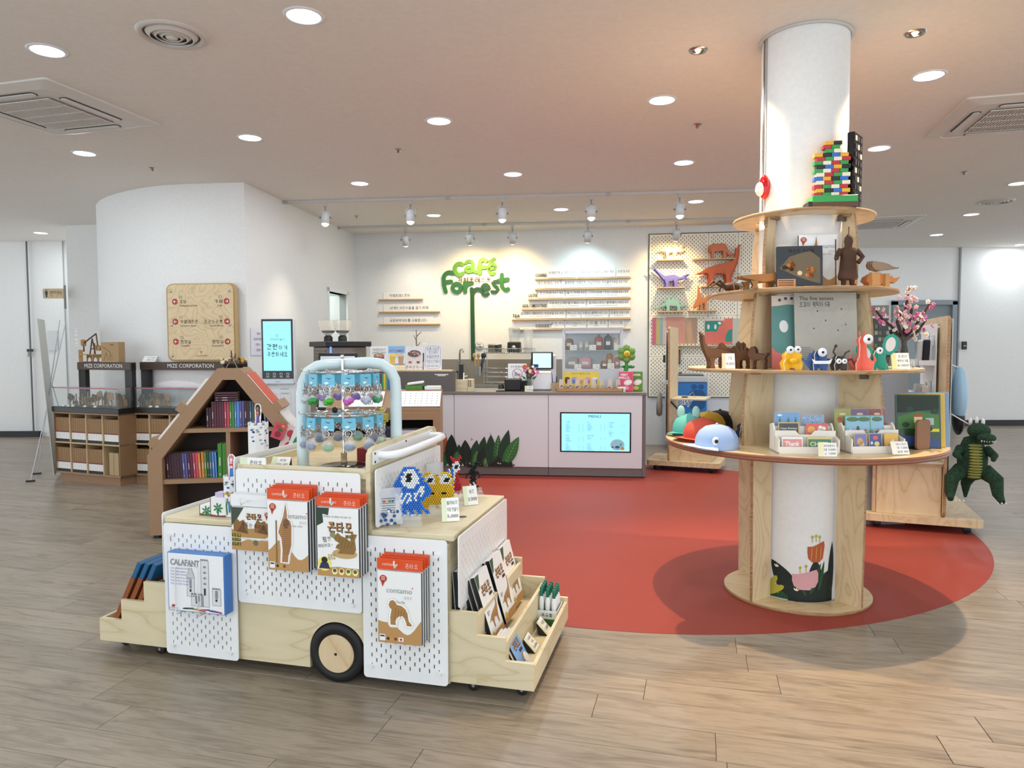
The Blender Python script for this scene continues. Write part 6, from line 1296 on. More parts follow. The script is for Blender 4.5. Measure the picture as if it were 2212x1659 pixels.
for s0, s1, h, c, d, lb in ((-.955, -.755, .265, 'eeeeea', d_ham, 'poster of a hazelnut iced coffee on the counter ledge'), (-.75, -.56, .265, 'f4f4f0', d_sum2, 'blue and yellow summer smoothie poster on the counter ledge'), (-.55, -.36, .265, 'e8e6e2', d_cook, 'poster of cookies in a bowl on the counter ledge'), (-.345, -.145, .28, 'e4e6ee', d_info, 'white arrow notice in Korean on the counter ledge')):
    t = KT('poster_stand', (s0+s1)/2, .05, 1.1505, lb, 'poster'); w = s1-s0; X = Matrix.Rotation(-.1, 4, 'X'); B().box(-w/2, w/2, 0, .003, .0, h, Cm(c, .4), X).build('poster', t); B().box(-w/2, w/2, -.0012, -.0006, .0, h, M['film'], X).build('acrylic_front', t); B().box(-w/2, w/2, -.005, .07, 0, .003, M['acry']).build('foot', t); d(Print(t, X @ face((0, -.0003, 0), (1, 0, 0), (0, 0, 1)), 'print', .00008), w, h)
t = KT('wooden_tree_model', -.5, .35, 1.2, 'small grey driftwood tree model behind the posters', 'tree model')
for k in range(9): B().cyl((0, 0, .04*k), (.06*math.cos(k*2.4), .03*math.sin(k*2.4), .06+.04*k), .008, Cm('8a7468', .7), 5, .003).build('twig', t)
B().cyl((0, 0, -.05), (0, 0, .4), .012, Cm('7a665c', .7), 6, .004).build('trunk', t)
B().box(-.7, -.4, .26, .45, .915, 1.145, Cm('55524e', .6)).build('rear_shelf', ct)
t = KT('pump_bottle', -.36, .2, 1.1355, 'white pump bottle behind the arrow notice', 'bottle'); B().lathe([(.0001, 0), (.03, 0), (.03, .24), (.012, .27), (.012, .3)], Cm('e8e8e0', .3), None, 14).build('bottle', t); B().lathe([(.031, .1), (.031, .2)], Cm('3a3a2c', .4), None, 14).build('label_band', t); B().box(-.03, .012, -.006, .006, .3, .312, M['paper']).build('pump', t)
t = KT('pos_terminal', .06, .12, .9155, 'dark grey point of sale terminal seen from behind beside the posters', 'terminal'); B().box(-.03, .02, -.05, .12, .02, .3, M['black'], XF((0, 0, 0), .3), .006).build('screen', t); B().box(-.05, .05, -.04, .1, 0, .03, M['black'], XF((0, 0, 0), .3), .005).build('base', t); B().box(-.035, -.028, -.045, .115, .2, .33, Cm('6a6866', .5), XF((0, 0, 0), .3)).build('back_cover', t)
t = KT('straw_box', .11, .05, .9155, 'pale wooden box holding white straws and a crate beside it', 'box'); B().box(-.1, .03, -.02, .1, 0, .13, M['birch_pale'], None, .002).build('box', t); B().box(.031, .09, -.01, .11, 0, .135, M['birch_pale'], None, .002).build('slatted_crate', t)
for k in range(2): B().box(.045+k*.02, .052+k*.02, -.0115, -.0095, .05, .125, Cm('2a241e', .8)).build('slot', t)
for i in range(4):
    for j in range(3): o = KT('straw', .045+i*.014, .08+j*.014, 1.0, 'white wrapped drinking straw in the wooden box', 'straw', 'straws in the wooden box'); B().cyl((0, 0, -.06), (.002*i, 0, .12), .0055, M['paper'], 6).build('straw', o)
t = KT('no_food_sign', .66, .3, .9155, 'white notice with a crossed-out drink and burger on the counter', 'notice'); X = Matrix.Rotation(-.12, 4, 'X'); B().box(-.105, .105, 0, .004, 0, .3, Cm('e6e6ec', .4), X).build('board', t); B().box(-.1, .1, 0, .09, 0, .003, M['acry']).build('foot', t)
p = Print(t, X @ face((0, -.0005, 0), (1, 0, 0), (0, 0, 1))); p.text('전시장에서는', 0, .265, .03, '2a2a2a', width=.15); p.line('b83a34', ell(0, .185, .055, n=24)+[(.055, .185)], .005, 3); p.poly('78a8d0', [(-.03, .16), (-.004, .16), (0, .2), (-.034, .2)], 2); p.circ('c89468', .018, .175, .022, .014, 2); p.line('b83a34', [(-.038, .225), (.038, .145)], .005, 3); p.text('외부음식 반입금지', 0, .095, .02, '3a3a3a', width=.17); p.text('KONGS에서', 0, .065, .02, '8a3a3a'); p.text('취식해 주시기 바랍니다', 0, .035, .02, '3a3a3a', width=.18)
t = KT('receipt_printer', .64, .06, .9155, 'black receipt printer and card reader on the counter', 'printer'); B().box(-.09, .09, -.02, .14, .01, .14, M['black'], None, .01).build('printer', t); B().box(.1, .17, -.02, .1, 0, .12, M['blackg'], None, .008).build('cash_unit', t); B().lathe([(.0001, .055), (.028, .045), (.035, 0)], M['blackg'], Matrix.Translation((-.13, .0, .03)), 14).build('scanner', t); B().box(-.18, .18, -.05, .12, 0, .01, M['black']).build('mat', t)
t = KT('order_tablet', .93, .2, .9155, 'white point of sale stand with bright blue tablet', 'tablet'); wm = Cm('e2e4e8', .3)
B().box(-.11, .13, .0, .06, .0, .22, wm, None, .02).build('stand', t); B().box(.11, .17, .03, .1, .08, .4, wm, None, .015).build('side_arm', t); B().box(-.1, .14, -.03, -.012, .24, .43, M['black'], None, .01).build('frame', t); B().prism([(-.08, .255), (.12, .255), (.12, .415), (-.08, .415)], 0, .001, Cm('a8d8ff', .3, emit=1.0), face((0, -.0315, 0), (1, 0, 0), (0, 0, 1))).build('display', t); B().prism([(-.078, .258), (-.02, .258), (-.02, .295), (-.078, .295)], 0, .001, Cm('1c3a78', .4), face((0, -.033, 0), (1, 0, 0), (0, 0, 1))).build('screen_picture', t)
B().prism(rrect(-.1, .02, .12, .2, .02), 0, .002, Cm('f0f0f4', .3), face((0, -.001, 0), (1, 0, 0), (0, 0, 1))).build('front_plate', t)
t = KT('flower_vase', .82, .05, .9155, 'glass vase of orange, pink and plum artificial flowers by the tablet', 'vase'); B().lathe([(.0001, .003), (.03, .003), (.038, .03), (.03, .1), (.028, .13)], M['glass'], None, 16).build('vase', t); r = random.Random(8)
for k, (x, z, c, s) in enumerate(((-.05, .27, 'd85a24', .026), (-.045, .23, 'd87ab0', .024), (.01, .22, 'f0ead8', .022), (.035, .2, '9a2054', .032), (.09, .21, 'd88ac0', .022), (.04, .27, 'f0e8e0', .016), (-.02, .21, '2c3440', .02), (-.01, .25, 'e0a080', .016), (.06, .24, 'e8a0b8', .016))):
    B().cyl((r.uniform(-.01, .01), 0, .02), (x, 0, z-.01), .002, Cm('2f5a34', .6), 5).build('stem', t); b = B()
    for q in range(5): b.ball((x+s*.5*math.cos(q*1.257), -.004*q, z+s*.5*math.sin(q*1.257)), s*.5, Cm(c, .6), 7, 5, (1, .6, 1))
    b.ball((x, -.012, z), s*.25, Cm('f0d890' if k % 2 else '3a2030', .6), 6, 4); b.build('blossom', t)
for k in range(4): B().prism(leaf_pts if False else [(0, 0), (.012, .03), (0, .07), (-.012, .03)], 0, .001, Cm('2f5a34', .6), Matrix.Translation((.02*k-.03, .0, .13)) @ Matrix.Rotation(pi/2, 4, 'X') @ Matrix.Rotation(.9-.6*k, 4, 'Z')).build('leaf', t)
pricecard(KX @ Matrix.Translation((.82, -.005, .9155)), .09, .065, ['꽃', '판매안함'], 'white card standing in front of the flower vase', -.1)
# pen cup
t = KT('pen_cup', 1.09, .18, .9155, 'cardboard pen cup beside the tablet', 'pen cup'); B().box(-.04, .04, -.04, .04, 0, .09, Cm('b09a78', .7)).build('cup', t); B().cyl((-.02, 0, .04), (-.035, 0, .21), .006, Cm('24348c', .4), 6, .003).build('pen', t); B().cyl((.015, 0, .04), (.02, 0, .16), .006, M['black'], 6).build('pen', t)
# glass display cabinet on the counter
gc = KT('glass_cabinet', 1.17, .22, .9155, 'white framed glass cabinet of snacks on the counter', 'display cabinet'); wf = Cm('cdd2d6', .35); W_, Dg, Hg = .66, .34, .66
B().box(0, W_, 0, Dg, 0, .24, Cm('c4cbd2', .4)).build('base_box', gc)
for x in (0, W_-.03): B().box(x, x+.03, 0, .03, .24, Hg, wf).build('frame_post', gc); B().box(x, x+.03, Dg-.03, Dg, .24, Hg, wf).build('frame_post', gc)
B().box(0, W_, 0, Dg, Hg, Hg+.02, Cm('b4c0c6', .2, 0, .8)).build('top_pane', gc); B().box(.01, W_-.01, .01, Dg-.01, .44, .446, Cm('b8d0d0', .1, 0, .55)).build('glass_shelf', gc); B().box(.03, W_-.03, .004, .007, .24, Hg, M['glass']).build('front_pane', gc); B().box(.02, W_-.02, .0, .012, Hg-.03, Hg, wf).build('frame_rail', gc); B().box(.0, .012, .02, Dg, .24, Hg, M['glass']).build('side_pane', gc)
B().box(.02, W_-.02, Dg-.015, Dg-.005, .24, Hg, Cm('dfeaf2', .4)).build('back_panel', gc)
p = Print(gc, face((0, -.001, 0), (1, 0, 0), (0, 0, 1)), 'print'); p.rect('e8d058', .01, .05, .4, .21, 1); p.text('디핀다트 구슬아이스크림', .2, .19, .022, '2a6a6a', width=.2)
for k, c in enumerate(('4a2a24', '6a8ac8', 'd8a868', 'c878b0', '5a8ab0')): x = .055+k*.075; p.poly(c, [(x-.02, .08), (x+.02, .08), (x+.028, .125), (x-.028, .125)], 2); p.circ(('6a4038', 'a8a0c8', 'e8c898', 'e0a0c8', 'e8e8f0')[k], x, .135, .028, .018, 3)
p.circ('e8e4e0', .19, .235, .03, .016, 3); p.text('ice', .19, .235, .018, '2a4a9a', l=4)
GX = lambda x, y, z: KX @ Matrix.Translation((1.17+x, .22+y, .9155+z))
def packet(x, y, z, w, h, c, label, top=None, d=.03):
    t = thing('snack_packet', label, 'snack', GX(x, y, z)); B().lathe([(.0001, 0), (w/2, .004), (w/2*.97, h*.85), (w/2*.5, h)], Cm(c, .35), Matrix.Diagonal((1, d/w*1.6, 1, 1)), 10).build('pack', t)
    if top: B().lathe([(.012, h-.005), (.012, h+.018), (.0001, h+.02)], Cm(top, .4), None, 10).build('cap', t)
    p = Print(t, face((0, -d*.8-.002, 0), (1, 0, 0), (0, 0, 1))); p.rect('f0ece4', -w*.25, h*.35, w*.25, h*.6, 1)
packet(.07, .12, .447, .1, .13, '8a6a44', 'brown cookie bag on the upper cabinet shelf'); packet(.2, .1, .447, .055, .1, 'd8c8c0', 'small pale cup with pink label on the upper cabinet shelf'); packet(.265, .1, .447, .055, .1, 'c8d0c4', 'small pale cup with green label on the upper cabinet shelf')
packet(.4, .12, .447, .1, .15, 'b05a44', 'orange-brown spout pouch on the upper cabinet shelf', '9a2a5a'); packet(.5, .1, .447, .09, .16, '3a4a58', 'dark blue spout pouch on the upper cabinet shelf', '9a2a5a'); packet(.58, .14, .447, .07, .14, 'c8b8a8', 'jar of sweets at the right of the upper cabinet shelf', 'e0e4e8')
packet(.1, .14, .241, .15, .13, 'a8a4a4', 'grey paper snack pack on the lower cabinet shelf'); packet(.25, .14, .241, .15, .13, 'e0a8b0', 'pink paper snack pack on the lower cabinet shelf'); packet(.52, .14, .241, .08, .17, 'b07a30', 'amber drink bottle on the lower cabinet shelf', 'e0e0dc'); packet(.6, .1, .241, .07, .13, 'c07068', 'pink sauce bottle on the lower cabinet shelf', 'e8e4e0'); packet(.46, .08, .241, .08, .09, '8a5430', 'brown round snack pot on the lower cabinet shelf')
for k, (x, z, h) in enumerate(((.12, .447, .055), (.33, .447, .055), (.6, .447, .055), (.17, .241, .05), (.37, .241, .05), (.53, .241, .06))): pricecard(GX(x, .025, z), .075, h, ['메뉴', '2,000'], 'small price card in the glass cabinet, %s' % ('upper left', 'upper middle', 'upper right', 'lower left', 'lower middle', 'lower right')[k], -.05)
# cookie tray in front
tr = KT('cookie_tray', 1.115, .02, .9155, 'long wooden tray of bagged cookies on the counter front', 'tray'); cw_ = Cm('b58a5c', .5); B().box(0, .71, 0, .14, 0, .008, cw_).build('tray_floor', tr)
for a in ((0, .71, 0, .01), (0, .71, .13, .14), (0, .01, 0, .14), (.7, .71, 0, .14)): B().box(a[0], a[1], a[2], a[3], .0, .038, cw_).build('tray_side', tr)
for k in range(8):
    t = thing('cookie_bag', 'clear paper bag of brown cookies in the wooden tray, %s from the left' % ('first', 'second', 'third', 'fourth', 'fifth', 'sixth', 'seventh', 'last')[k], 'cookie bag', KX @ Matrix.Translation((1.165+k*.087, .09, .924)), 'bagged cookies on the counter'); B().lathe([(.036, .0), (.04, .03), (.036, .08), (.03, .12), (.03, .125)], Cm('dcd2c6', .3, 0, .55 if k % 2 else .75), Matrix.Diagonal((1, .6, 1, 1)) @ Matrix.Rotation(pi/4, 4, 'Z'), 4).build('bag', t); b = B(); r = random.Random(k)
    for q in range(6): b.ball((r.uniform(-.02, .02), r.uniform(-.012, .012), .015+.008*q), .016, Cm(r.choice(('6a4228', '7c5030', '50301e', '8a5a36')), .8), 7, 5, (1, 1, .5))
    b.build('cookies', t)['kind'] = 'stuff'; B().box(-.012, .012, -.048, -.046, -.01, .004, M['paper']).build('price_tab', t)
for k, (s, c, tx) in enumerate(((1.86, 'd84a6c', 'VERY MALLO'), (1.965, '5a8a2c', 'BANANA'))):
    t = KT('snack_pouch', s, .1+.04*k, .9155, ('pink' if k == 0 else 'green')+' standing snack pouch at the right end of the counter', 'snack pouch'); X = Matrix.Rotation(-.12, 4, 'X'); B().box(-.075, .075, 0, .03, 0, .22, Cm(c, .3), X, .008).build('pouch', t); p = Print(t, X @ face((0, -.0006, 0), (1, 0, 0), (0, 0, 1))); p.text(tx.split()[0], -.02, .18, .035, 'f6f0f0', bold=.03)
    if k == 0: p.text('MALLO', -.02, .15, .035, 'f6f0f0', bold=.03)
    p.circ('f4f0ee', .02, .1, .045, .03, 2, .3); p.line('8a8a8a', ell(.02, .1, .035, .02, 12, .3), .002, 3); p.circ('e8a0b0' if k == 0 else 'd8b850', 0, .04, .03, .02, 2)
pricecard(KX @ Matrix.Translation((1.81, .05, .9155)), .08, .055, ['스낵', '3,000'], 'white price card in front of the pink snack pouch', -.15)
t = KT('balloon_flower', 1.87, .22, 1.32, 'green foil daisy balloon with yellow smiling centre above the counter', 'balloon'); gm2 = Cm('6f9a4a', .15)
for k in range(6): a = pi/2+k*pi/3; B().ball((.06*math.cos(a), 0, .06*math.sin(a)), .042, gm2, 14, 10, (1, .55, 1)).build('petal', t)
B().ball((0, -.025, 0), .036, Cm('d8bc3c', .2), 14, 10, (1, .5, 1)).build('face', t); p = Print(t, face((0, -.044, 0), (1, 0, 0), (0, 0, 1)), 'smile', .001); p.circ('1c1c14', -.01, .008, .004, .006); p.circ('1c1c14', .01, .008, .004, .006); p.line('1c1c14', [(-.016, -.004), (-.008, -.013), (.008, -.013), (.016, -.004)], .003)
B().tube([(0, .01, -.09), (.0, .01, -.15), (-.02, .01, -.22), (-.05, 0, -.28), (-.07, 0, -.4)], [.018, .024, .026, .024, .012], Cm('2c8a34', .12), 10).build('stem', t)
for sx in (-1, 1): B().ball((.05*sx, .01, -.14), .03, Cm('2c8a34', .12), 10, 8, (1.3, .4, .6)).build('leaf', t)
# coffee machine and grinders beside the kiosk
cm_ = thing('coffee_machine', 'bronze espresso machine with black top behind the kiosk', 'coffee machine', XF((-2.02, 8.30, .93), math.radians(-60))); bz = Cm('8a8078', .35, .6)
B().box(-.3, .28, -.22, .24, .0, .48, bz, None, .01).build('body', cm_); B().box(-.33, .4, -.26, .26, .48, .54, M['black'], None, .006).build('top_deck', cm_)
for k in range(10): B().box(-.26, .25, -.226, -.22, .08+k*.038, .1+k*.038, Cm('6c645c', .4)).build('vent_slot', cm_)
B().box(.12, .28, -.23, -.22, .3, .36, Cm('a89c90', .4)).build('name_plate', cm_); p = Print(cm_, face((.2, -.2306, .33), (1, 0, 0), (0, 0, 1)), 'name'); p.text('CIMBALI', 0, 0, .03, '8a2c24'); B().tube([(.37, -.2, .12), (.37, -.2, .48)], .012, Cm('4a6aff', .3, emit=2.5), 6).build('light_tube', cm_)
cs_ = thing('machine_cabinet', 'pale cabinet carrying the espresso machine behind the kiosk', 'cabinet', XF((-2.02, 8.30, 0), math.radians(-60))); B().box(-.35, .3, -.25, .25, 0, .928, Cm('bdb6ae', .5)).build('body', cs_)
for k in range(2):
    t = thing('bean_grinder', 'clear bean hopper on the espresso machine, '+('left', 'right')[k]+' one', 'grinder', XF((-2.12+.17*k, 8.22-.02*k, 1.4705))); B().lathe([(.05, 0), (.05, .05), (.03, .07)], M['black'], None, 16).build('collar', t); B().lathe([(.03, .07), (.075, .11), (.11, .19), (.11, .24), (.115, .245)], Cm('e8e0d4', .05, 0, .35), None, 20).build('hopper', t); B().lathe([(.0001, .1), (.06, .1), (.08, .125), (.0001, .13)], Cm('3a2418', .7), None, 16).build('beans', t)
# menu stand in front
t = thing('menu_stand', 'black framed white menu board on a stand beside the kiosk', 'menu stand', XF((-1.83, 7.35, 0), math.radians(-6))); X = Matrix.Translation((0, 0, .75)) @ Matrix.Rotation(-.14, 4, 'X'); B().box(-.21, .21, 0, .02, 0, .6, M['black'], X, .006).build('frame', t); B().box(-.185, .185, -.002, 0, .03, .565, Cm('e8eaf0', .3), X).build('sheet', t); B().cyl((-.02, .03, 0), (-.02, .03, .78), .012, M['black']).cyl((.07, .03, 0), (.07, .03, .78), .012, M['black']).build('legs', t); B().box(-.2, .2, -.1, .25, 0, .015, M['black']).build('base', t)
p = Print(t, X @ face((0, -.0026, 0), (1, 0, 0), (0, 0, 1))); p.text('MENU', 0, .5, .05, '3a3a44')
for k in range(14): p.rect('7a7c84', -.15, .43-k*.027, -.15+.05+.03*((k*7) % 3), .437-k*.027); p.rect('7a7c84', .12, .43-k*.027, .15, .437-k*.027)

# ================================================================ THINGS ON THE ROUND SHELVES
ZA, ZB, ZD, ZT = 2.1065, 1.6975, 1.2815, .8755
def ON(px, py, z, rz=0.0): return Matrix.Translation(atz(px, py, z)) @ Matrix.Rotation(rz, 4, 'Z')
def CYL(deg, r, z, rz=0.0): return Matrix.Translation(CC+Vector((r*math.cos(math.radians(deg)), r*math.sin(math.radians(deg)), z))) @ Matrix.Rotation(rz, 4, 'Z')
BRN = Cm('8a5a34', .7); CARD_E = Cm('5c3a20', .8)
# plain brick stand-in on the top shelf
bs = thing('brick_model', 'colourful toy brick stack on a green and brown base on the top shelf', 'brick model', CYL(-82, .30, ZA, -.12))
B().box(-.12, .1, -.05, .05, 0, .025, Cm('5c3a20', .4)).build('brown_base', bs); B().box(-.12, .1, -.05, .05, .025, .06, Cm('2fa04c', .35), None, .002).build('grass_layer', bs); B().box(-.14, -.12, -.05, .05, 0, .03, M['black']).build('side_step', bs)
cols = ['c02434', '2a6cc8', '2f9a48', 'e8b02c', 'f0e4c8', '141416']; r = random.Random(21); bm_ = {}
for j in range(14):
    n = 4
    for i in range(n):
        if j > 10 and i in (0, 3): continue
        c = cols[(i*2+j*3+(j//3)) % 6]; x = -.085+i*.042+(.01 if j % 2 else 0)
        if c not in bm_: o = B().box(-.02, .02, -.02, .02, 0, .0195, Cm(c, .3), None, .001).cyl((-.01, 0, .0195), (-.01, 0, .023), .006, Cm(c, .3), 8).cyl((.01, 0, .0195), (.01, 0, .023), .006, Cm(c, .3), 8).build('brick', bs, Matrix.Translation((x, 0, .0605+j*.02))); bm_[c] = o.data
        else: link('brick', bm_[c], bs, Matrix.Translation((x, 0, .0605+j*.02)))
t = thing('brick_wall_model', 'black toy brick panel standing upright beside the brick stack', 'brick panel', CYL(-55, .315, ZA, math.radians(48))); B().box(-.07, .07, 0, .035, 0, .39, M['blackg'], None, .003).build('panel', t)
for i in range(3):
    for j in range(9): B().box(-.055+i*.04, -.03+i*.04, -.003, 0, .02+j*.041, .045+j*.041, Cm('d8d0bc' if (i+j) % 4 == 0 else '2a2a2e', .4)).build('tile', t)
t = thing('foil_ornament', 'glossy red and white foil ornament on the left of the column', 'ornament', CYL(-165, .245, 2.17)); B().ball((0, 0, .1), .065, Cm('b01420', .1), 14, 10, (.45, .5, 1.05)).build('red_lobe', t); B().ball((-.028, -.01, .085), .035, Cm('ece4e0', .15), 12, 8, (.7, .7, 1.1)).build('white_lobe', t)
# second shelf
def stand_on(px, py, z, rz): return ON(px, py, z, rz)
animal('croc', .34, .13, .06, CYL(-137, .41, ZB, math.radians(10)), 'brown layered card crocodile on the second shelf', Cm('a8743e', .7), ((.25, .3), (.65, .3)), 5, side=CARD_E)
t = thing('insect_model', 'dark layered card beetle with long horns at the left of the second shelf', 'animal model', CYL(-172, .41, ZB, .3)); b = B().ball((0, 0, .03), .035, Cm('3a2416', .7), 10, 7, (1.7, .9, .7)); b.build('body', t)
for sx in (-1, 1):
    B().tube([(-.05, .01*sx, .03), (-.1, .03*sx, .06), (-.15, .02*sx, .02)], [.01, .008, .003], Cm('2c1a10', .7), 6).build('horn', t)
    for k in range(3): B().tube([(-.03+.03*k, .02*sx, .02), (-.03+.035*k, .06*sx, .035), (-.03+.045*k, .075*sx, 0)], .004, Cm('2c1a10', .7), 5).build('leg', t)
t = thing('relief_plaque', 'dark square relief picture of two rocky islands on the second shelf', 'plaque', CYL(-113, .385, ZB, math.radians(-8))); X = Matrix.Rotation(-.09, 4, 'X'); B().box(-.113, .113, 0, .022, 0, .215, Cm('24282c', .4), X, .003).build('panel', t); p = Print(t, X @ face((0, -.001, 0), (1, 0, 0), (0, 0, 1)))
p.poly('6a5c44', [(-.1, .1), (-.02, .06), (.06, .03), (.1, .02), (.1, .15), (.05, .19), (-.05, .16)], 1); p.text('독도는 우리땅', .01, .19, .022, '2a1c10', l=3); p.rect('c08a58', -.11, .006, -.02, .045, 2)
for k in range(3): p.rect('4a3420', -.105, .012+k*.011, -.03, .017+k*.011, 3)
p.circ('e0c8a0', 0, .075, .012, l=3)
for cx, cz in ((-.055, .11), (.06, .08)):
    b = B(); r = random.Random(cx*50)
    for k in range(9): a = r.uniform(0, 6.28); q = r.uniform(0, .03); h_ = r.uniform(.012, .035)*(1-q/.05); b.lathe([(.014, 0), (.009, h_*.5), (.0005, h_)], Cm(r.choice(('7a4a28', '9a6234', '3a2c1e', 'b87a40')), .6), X @ face((cx+q*math.cos(a), 0, cz+q*math.sin(a)), (1, 0, 0), (0, 0, 1)), 6, smooth=False)
    b.build('rock_relief', t)
kit('craft_kit', .19, .28, .02, CYL(-96, .29, ZB, math.radians(-6)) @ Matrix.Rotation(-.06, 4, 'X'), 'white craft kit box with soldier behind the dark island picture', 'soldier craft kits', d_soldier)
w = thing('warrior_figure', 'dark brown layered card warrior holding a staff on the second shelf', 'figurine', CYL(-79, .40, ZB, math.radians(-4))); wm = Cm('4a2f1e', .75)
b = B().lathe([(.0001, .035), (.045, .035), (.05, .05), (.04, .1), (.034, .13), (.04, .16), (.043, .185), (.02, .2), (.018, .21), (.022, .225), (.02, .245), (.008, .262), (.003, .265), (.003, .30), (.0001, .301)], wm, Matrix.Diagonal((1, .65, 1, 1)), 20)
for k in range(22): b.lathe([(.046-.0006*k, .04+k*.007), (.049-.0006*k, .0435+k*.007), (.046-.0006*k, .047+k*.007)], wm, Matrix.Diagonal((1, .66, 1, 1)), 14)
b.build('armoured_body', w)
for sx in (-1, 1): B().tube([(.02*sx, 0, .05), (.022*sx, 0, .01), (.03*sx, -.015, .006)], [.016, .012, .01], wm, 8).build('leg', w)
B().tube([(-.038, 0, .185), (-.06, -.01, .155), (-.068, -.03, .14)], [.015, .012, .011], wm, 8).build('arm', w); B().tube([(.038, 0, .185), (.07, .0, .15), (.045, -.01, .12)], [.015, .012, .011], wm, 8).build('arm', w); B().cyl((-.07, -.03, .01), (-.075, -.03, .235), .003, wm, 6).ball((-.07, -.03, .14), .011, wm, 8, 6).build('staff', w)
animal('whale', .185, .07, .05, CYL(-38, .41, ZB+.075, math.radians(10)), 'grey and brown layered card whale on a brown stand', Cm('8c7c6a', .7), None, 5, side=Cm('6a4c34', .8))
t = thing('whale_stand', 'two brown card supports carrying the whale model', 'stand', CYL(-38, .41, ZB, math.radians(10))); B().prism([(-.075, 0), (-.01, 0), (-.025, .04), (-.02, .085), (-.07, .085), (-.065, .04)], -.012, .012, Cm('b08a5c', .7), face((0, 0, 0), (1, 0, 0), (0, 0, 1))).build('support', t); B().box(.01, .035, -.012, .012, 0, .08, Cm('b08a5c', .7)).build('support', t)
animal('rhino', .2, .105, .07, CYL(-16, .40, ZB, math.radians(-8)), 'brown layered card rhinoceros at the right of the second shelf', Cm('b88050', .7), ((.22, .35), (.55, .35)), 5, side=CARD_E)
# third shelf
animal('brac', .25, .2, .06, CYL(-165, .50, ZD, math.radians(-4)), 'brown layered card long-necked dinosaur at the left of the third shelf', Cm('7c5434', .7), ((.38, .35), (.72, .3)), 5, True, side=CARD_E)
animal('gori', .13, .14, .07, CYL(-172, .42, ZD, 0), 'brown layered card gorilla behind the long-necked dinosaur', Cm('8a5c38', .7), None, 5, side=CARD_E)
animal('steg', .2, .15, .06, CYL(-156, .42, ZD, math.radians(12)), 'brown layered card stegosaur behind the long-necked dinosaur', Cm('6e4a30', .7), ((.42, .4), (.72, .36)), 5, True, side=CARD_E)
animal('dog', .11, .12, .07, CYL(-137, .47, ZD, math.radians(-30)), 'dark brown layered card dog standing left of the yellow creature', Cm('5c3a22', .7), ((.3, .4), (.8, .42)), 6, side=Cm('3c2414', .8))
pricecard(CYL(-150, .56, ZD, math.radians(-10)), .065, .085, ['조립', '4,000'], 'pale price card leaning by the brown dinosaurs', -.4, band='e8c8a8')
def d_senses(p, w, h):
    p.rect('e0d2c4', -w/2, h*.86, w/2, h, 1); p.poly('2f7f78', [(-w/2, h*.28), (w*.25, h*.34), (w*.1, h*.55), (w/2, h*.6), (w/2, h*.85), (-w*.1, h*.88), (-w/2, h*.85)], 2); p.poly('d85a50', [(w/2, 0), (w/2, h*.58), (w*.2, h*.6), (-w*.05, h*.45), (w*.1, h*.3), (-w/2, h*.25), (-w/2, 0)], 1); p.circ('2f7f78', -w*.15, h*.3, w*.32, h*.1, 3); p.circ('eeeae6', -w*.2, h*.58, w*.11, h*.085, 4, .1); p.circ('eeeae6', w*.3, h*.72, w*.18, h*.06, 4, -.5); p.circ('d0483c', w*.42, h*.86, w*.18, h*.06, 3)
    for x, y in ((-.3, .94), (-.15, .96), (.0, .96), (.12, .94)): p.circ('1c1c1c', w*x, h*y, .008, l=4)
t = thing('puzzle_sheet', 'teal and coral animal puzzle sheet leaning on the third shelf', 'puzzle sheet', CYL(-118, .35, ZD, math.radians(-10))); X = Matrix.Rotation(-.12, 4, 'X'); B().box(-.1, .1, 0, .006, 0, .385, Cm('d85a50', .3), X).build('board', t); d_senses(Print(t, X @ face((0, -.0008, 0), (1, 0, 0), (0, 0, 1)), 'print', .0002), .2, .385); B().box(-.102, .102, -.0035, -.003, 0, .387, M['film'], X).build('film', t)
t = thing('puzzle_sheet', 'grey animal puzzle sheet with black title leaning on the third shelf', 'puzzle sheet', CYL(-92, .375, ZD, math.radians(-4))); B().box(-.155, .155, 0, .006, 0, .395, Cm('a8a294', .3), X).build('board', t); p = Print(t, X @ face((0, -.0008, 0), (1, 0, 0), (0, 0, 1)), 'print', .0003); p.text('The five senses', -.13, .365, .028, '1c1c1c', 'LEFT', bold=.012); p.text('오감이 캐릭터 5종', -.13, .335, .03, '1c1c1c', 'LEFT', bold=.012, width=.155); B().box(-.157, .157, -.0035, -.003, 0, .397, M['film'], X).build('film', t)
for k in range(8): p.rect('5a564c', -.13, .11-k*.009, -.13+.05+.02*(k % 5), .113-k*.009)
for x, y, s in ((-.04, .29, .04), (.08, .3, .05), (-.06, .2, .045), (.06, .19, .05), (.0, .24, .03), (.1, .22, .03)): p.line('8c887c', ell(x, y, s, s*.6, 11, x*9)+[ell(x, y, s, s*.6, 11, x*9)[0]], .0012); p.circ('1c1c1c', x, y+.01, .004, l=2)
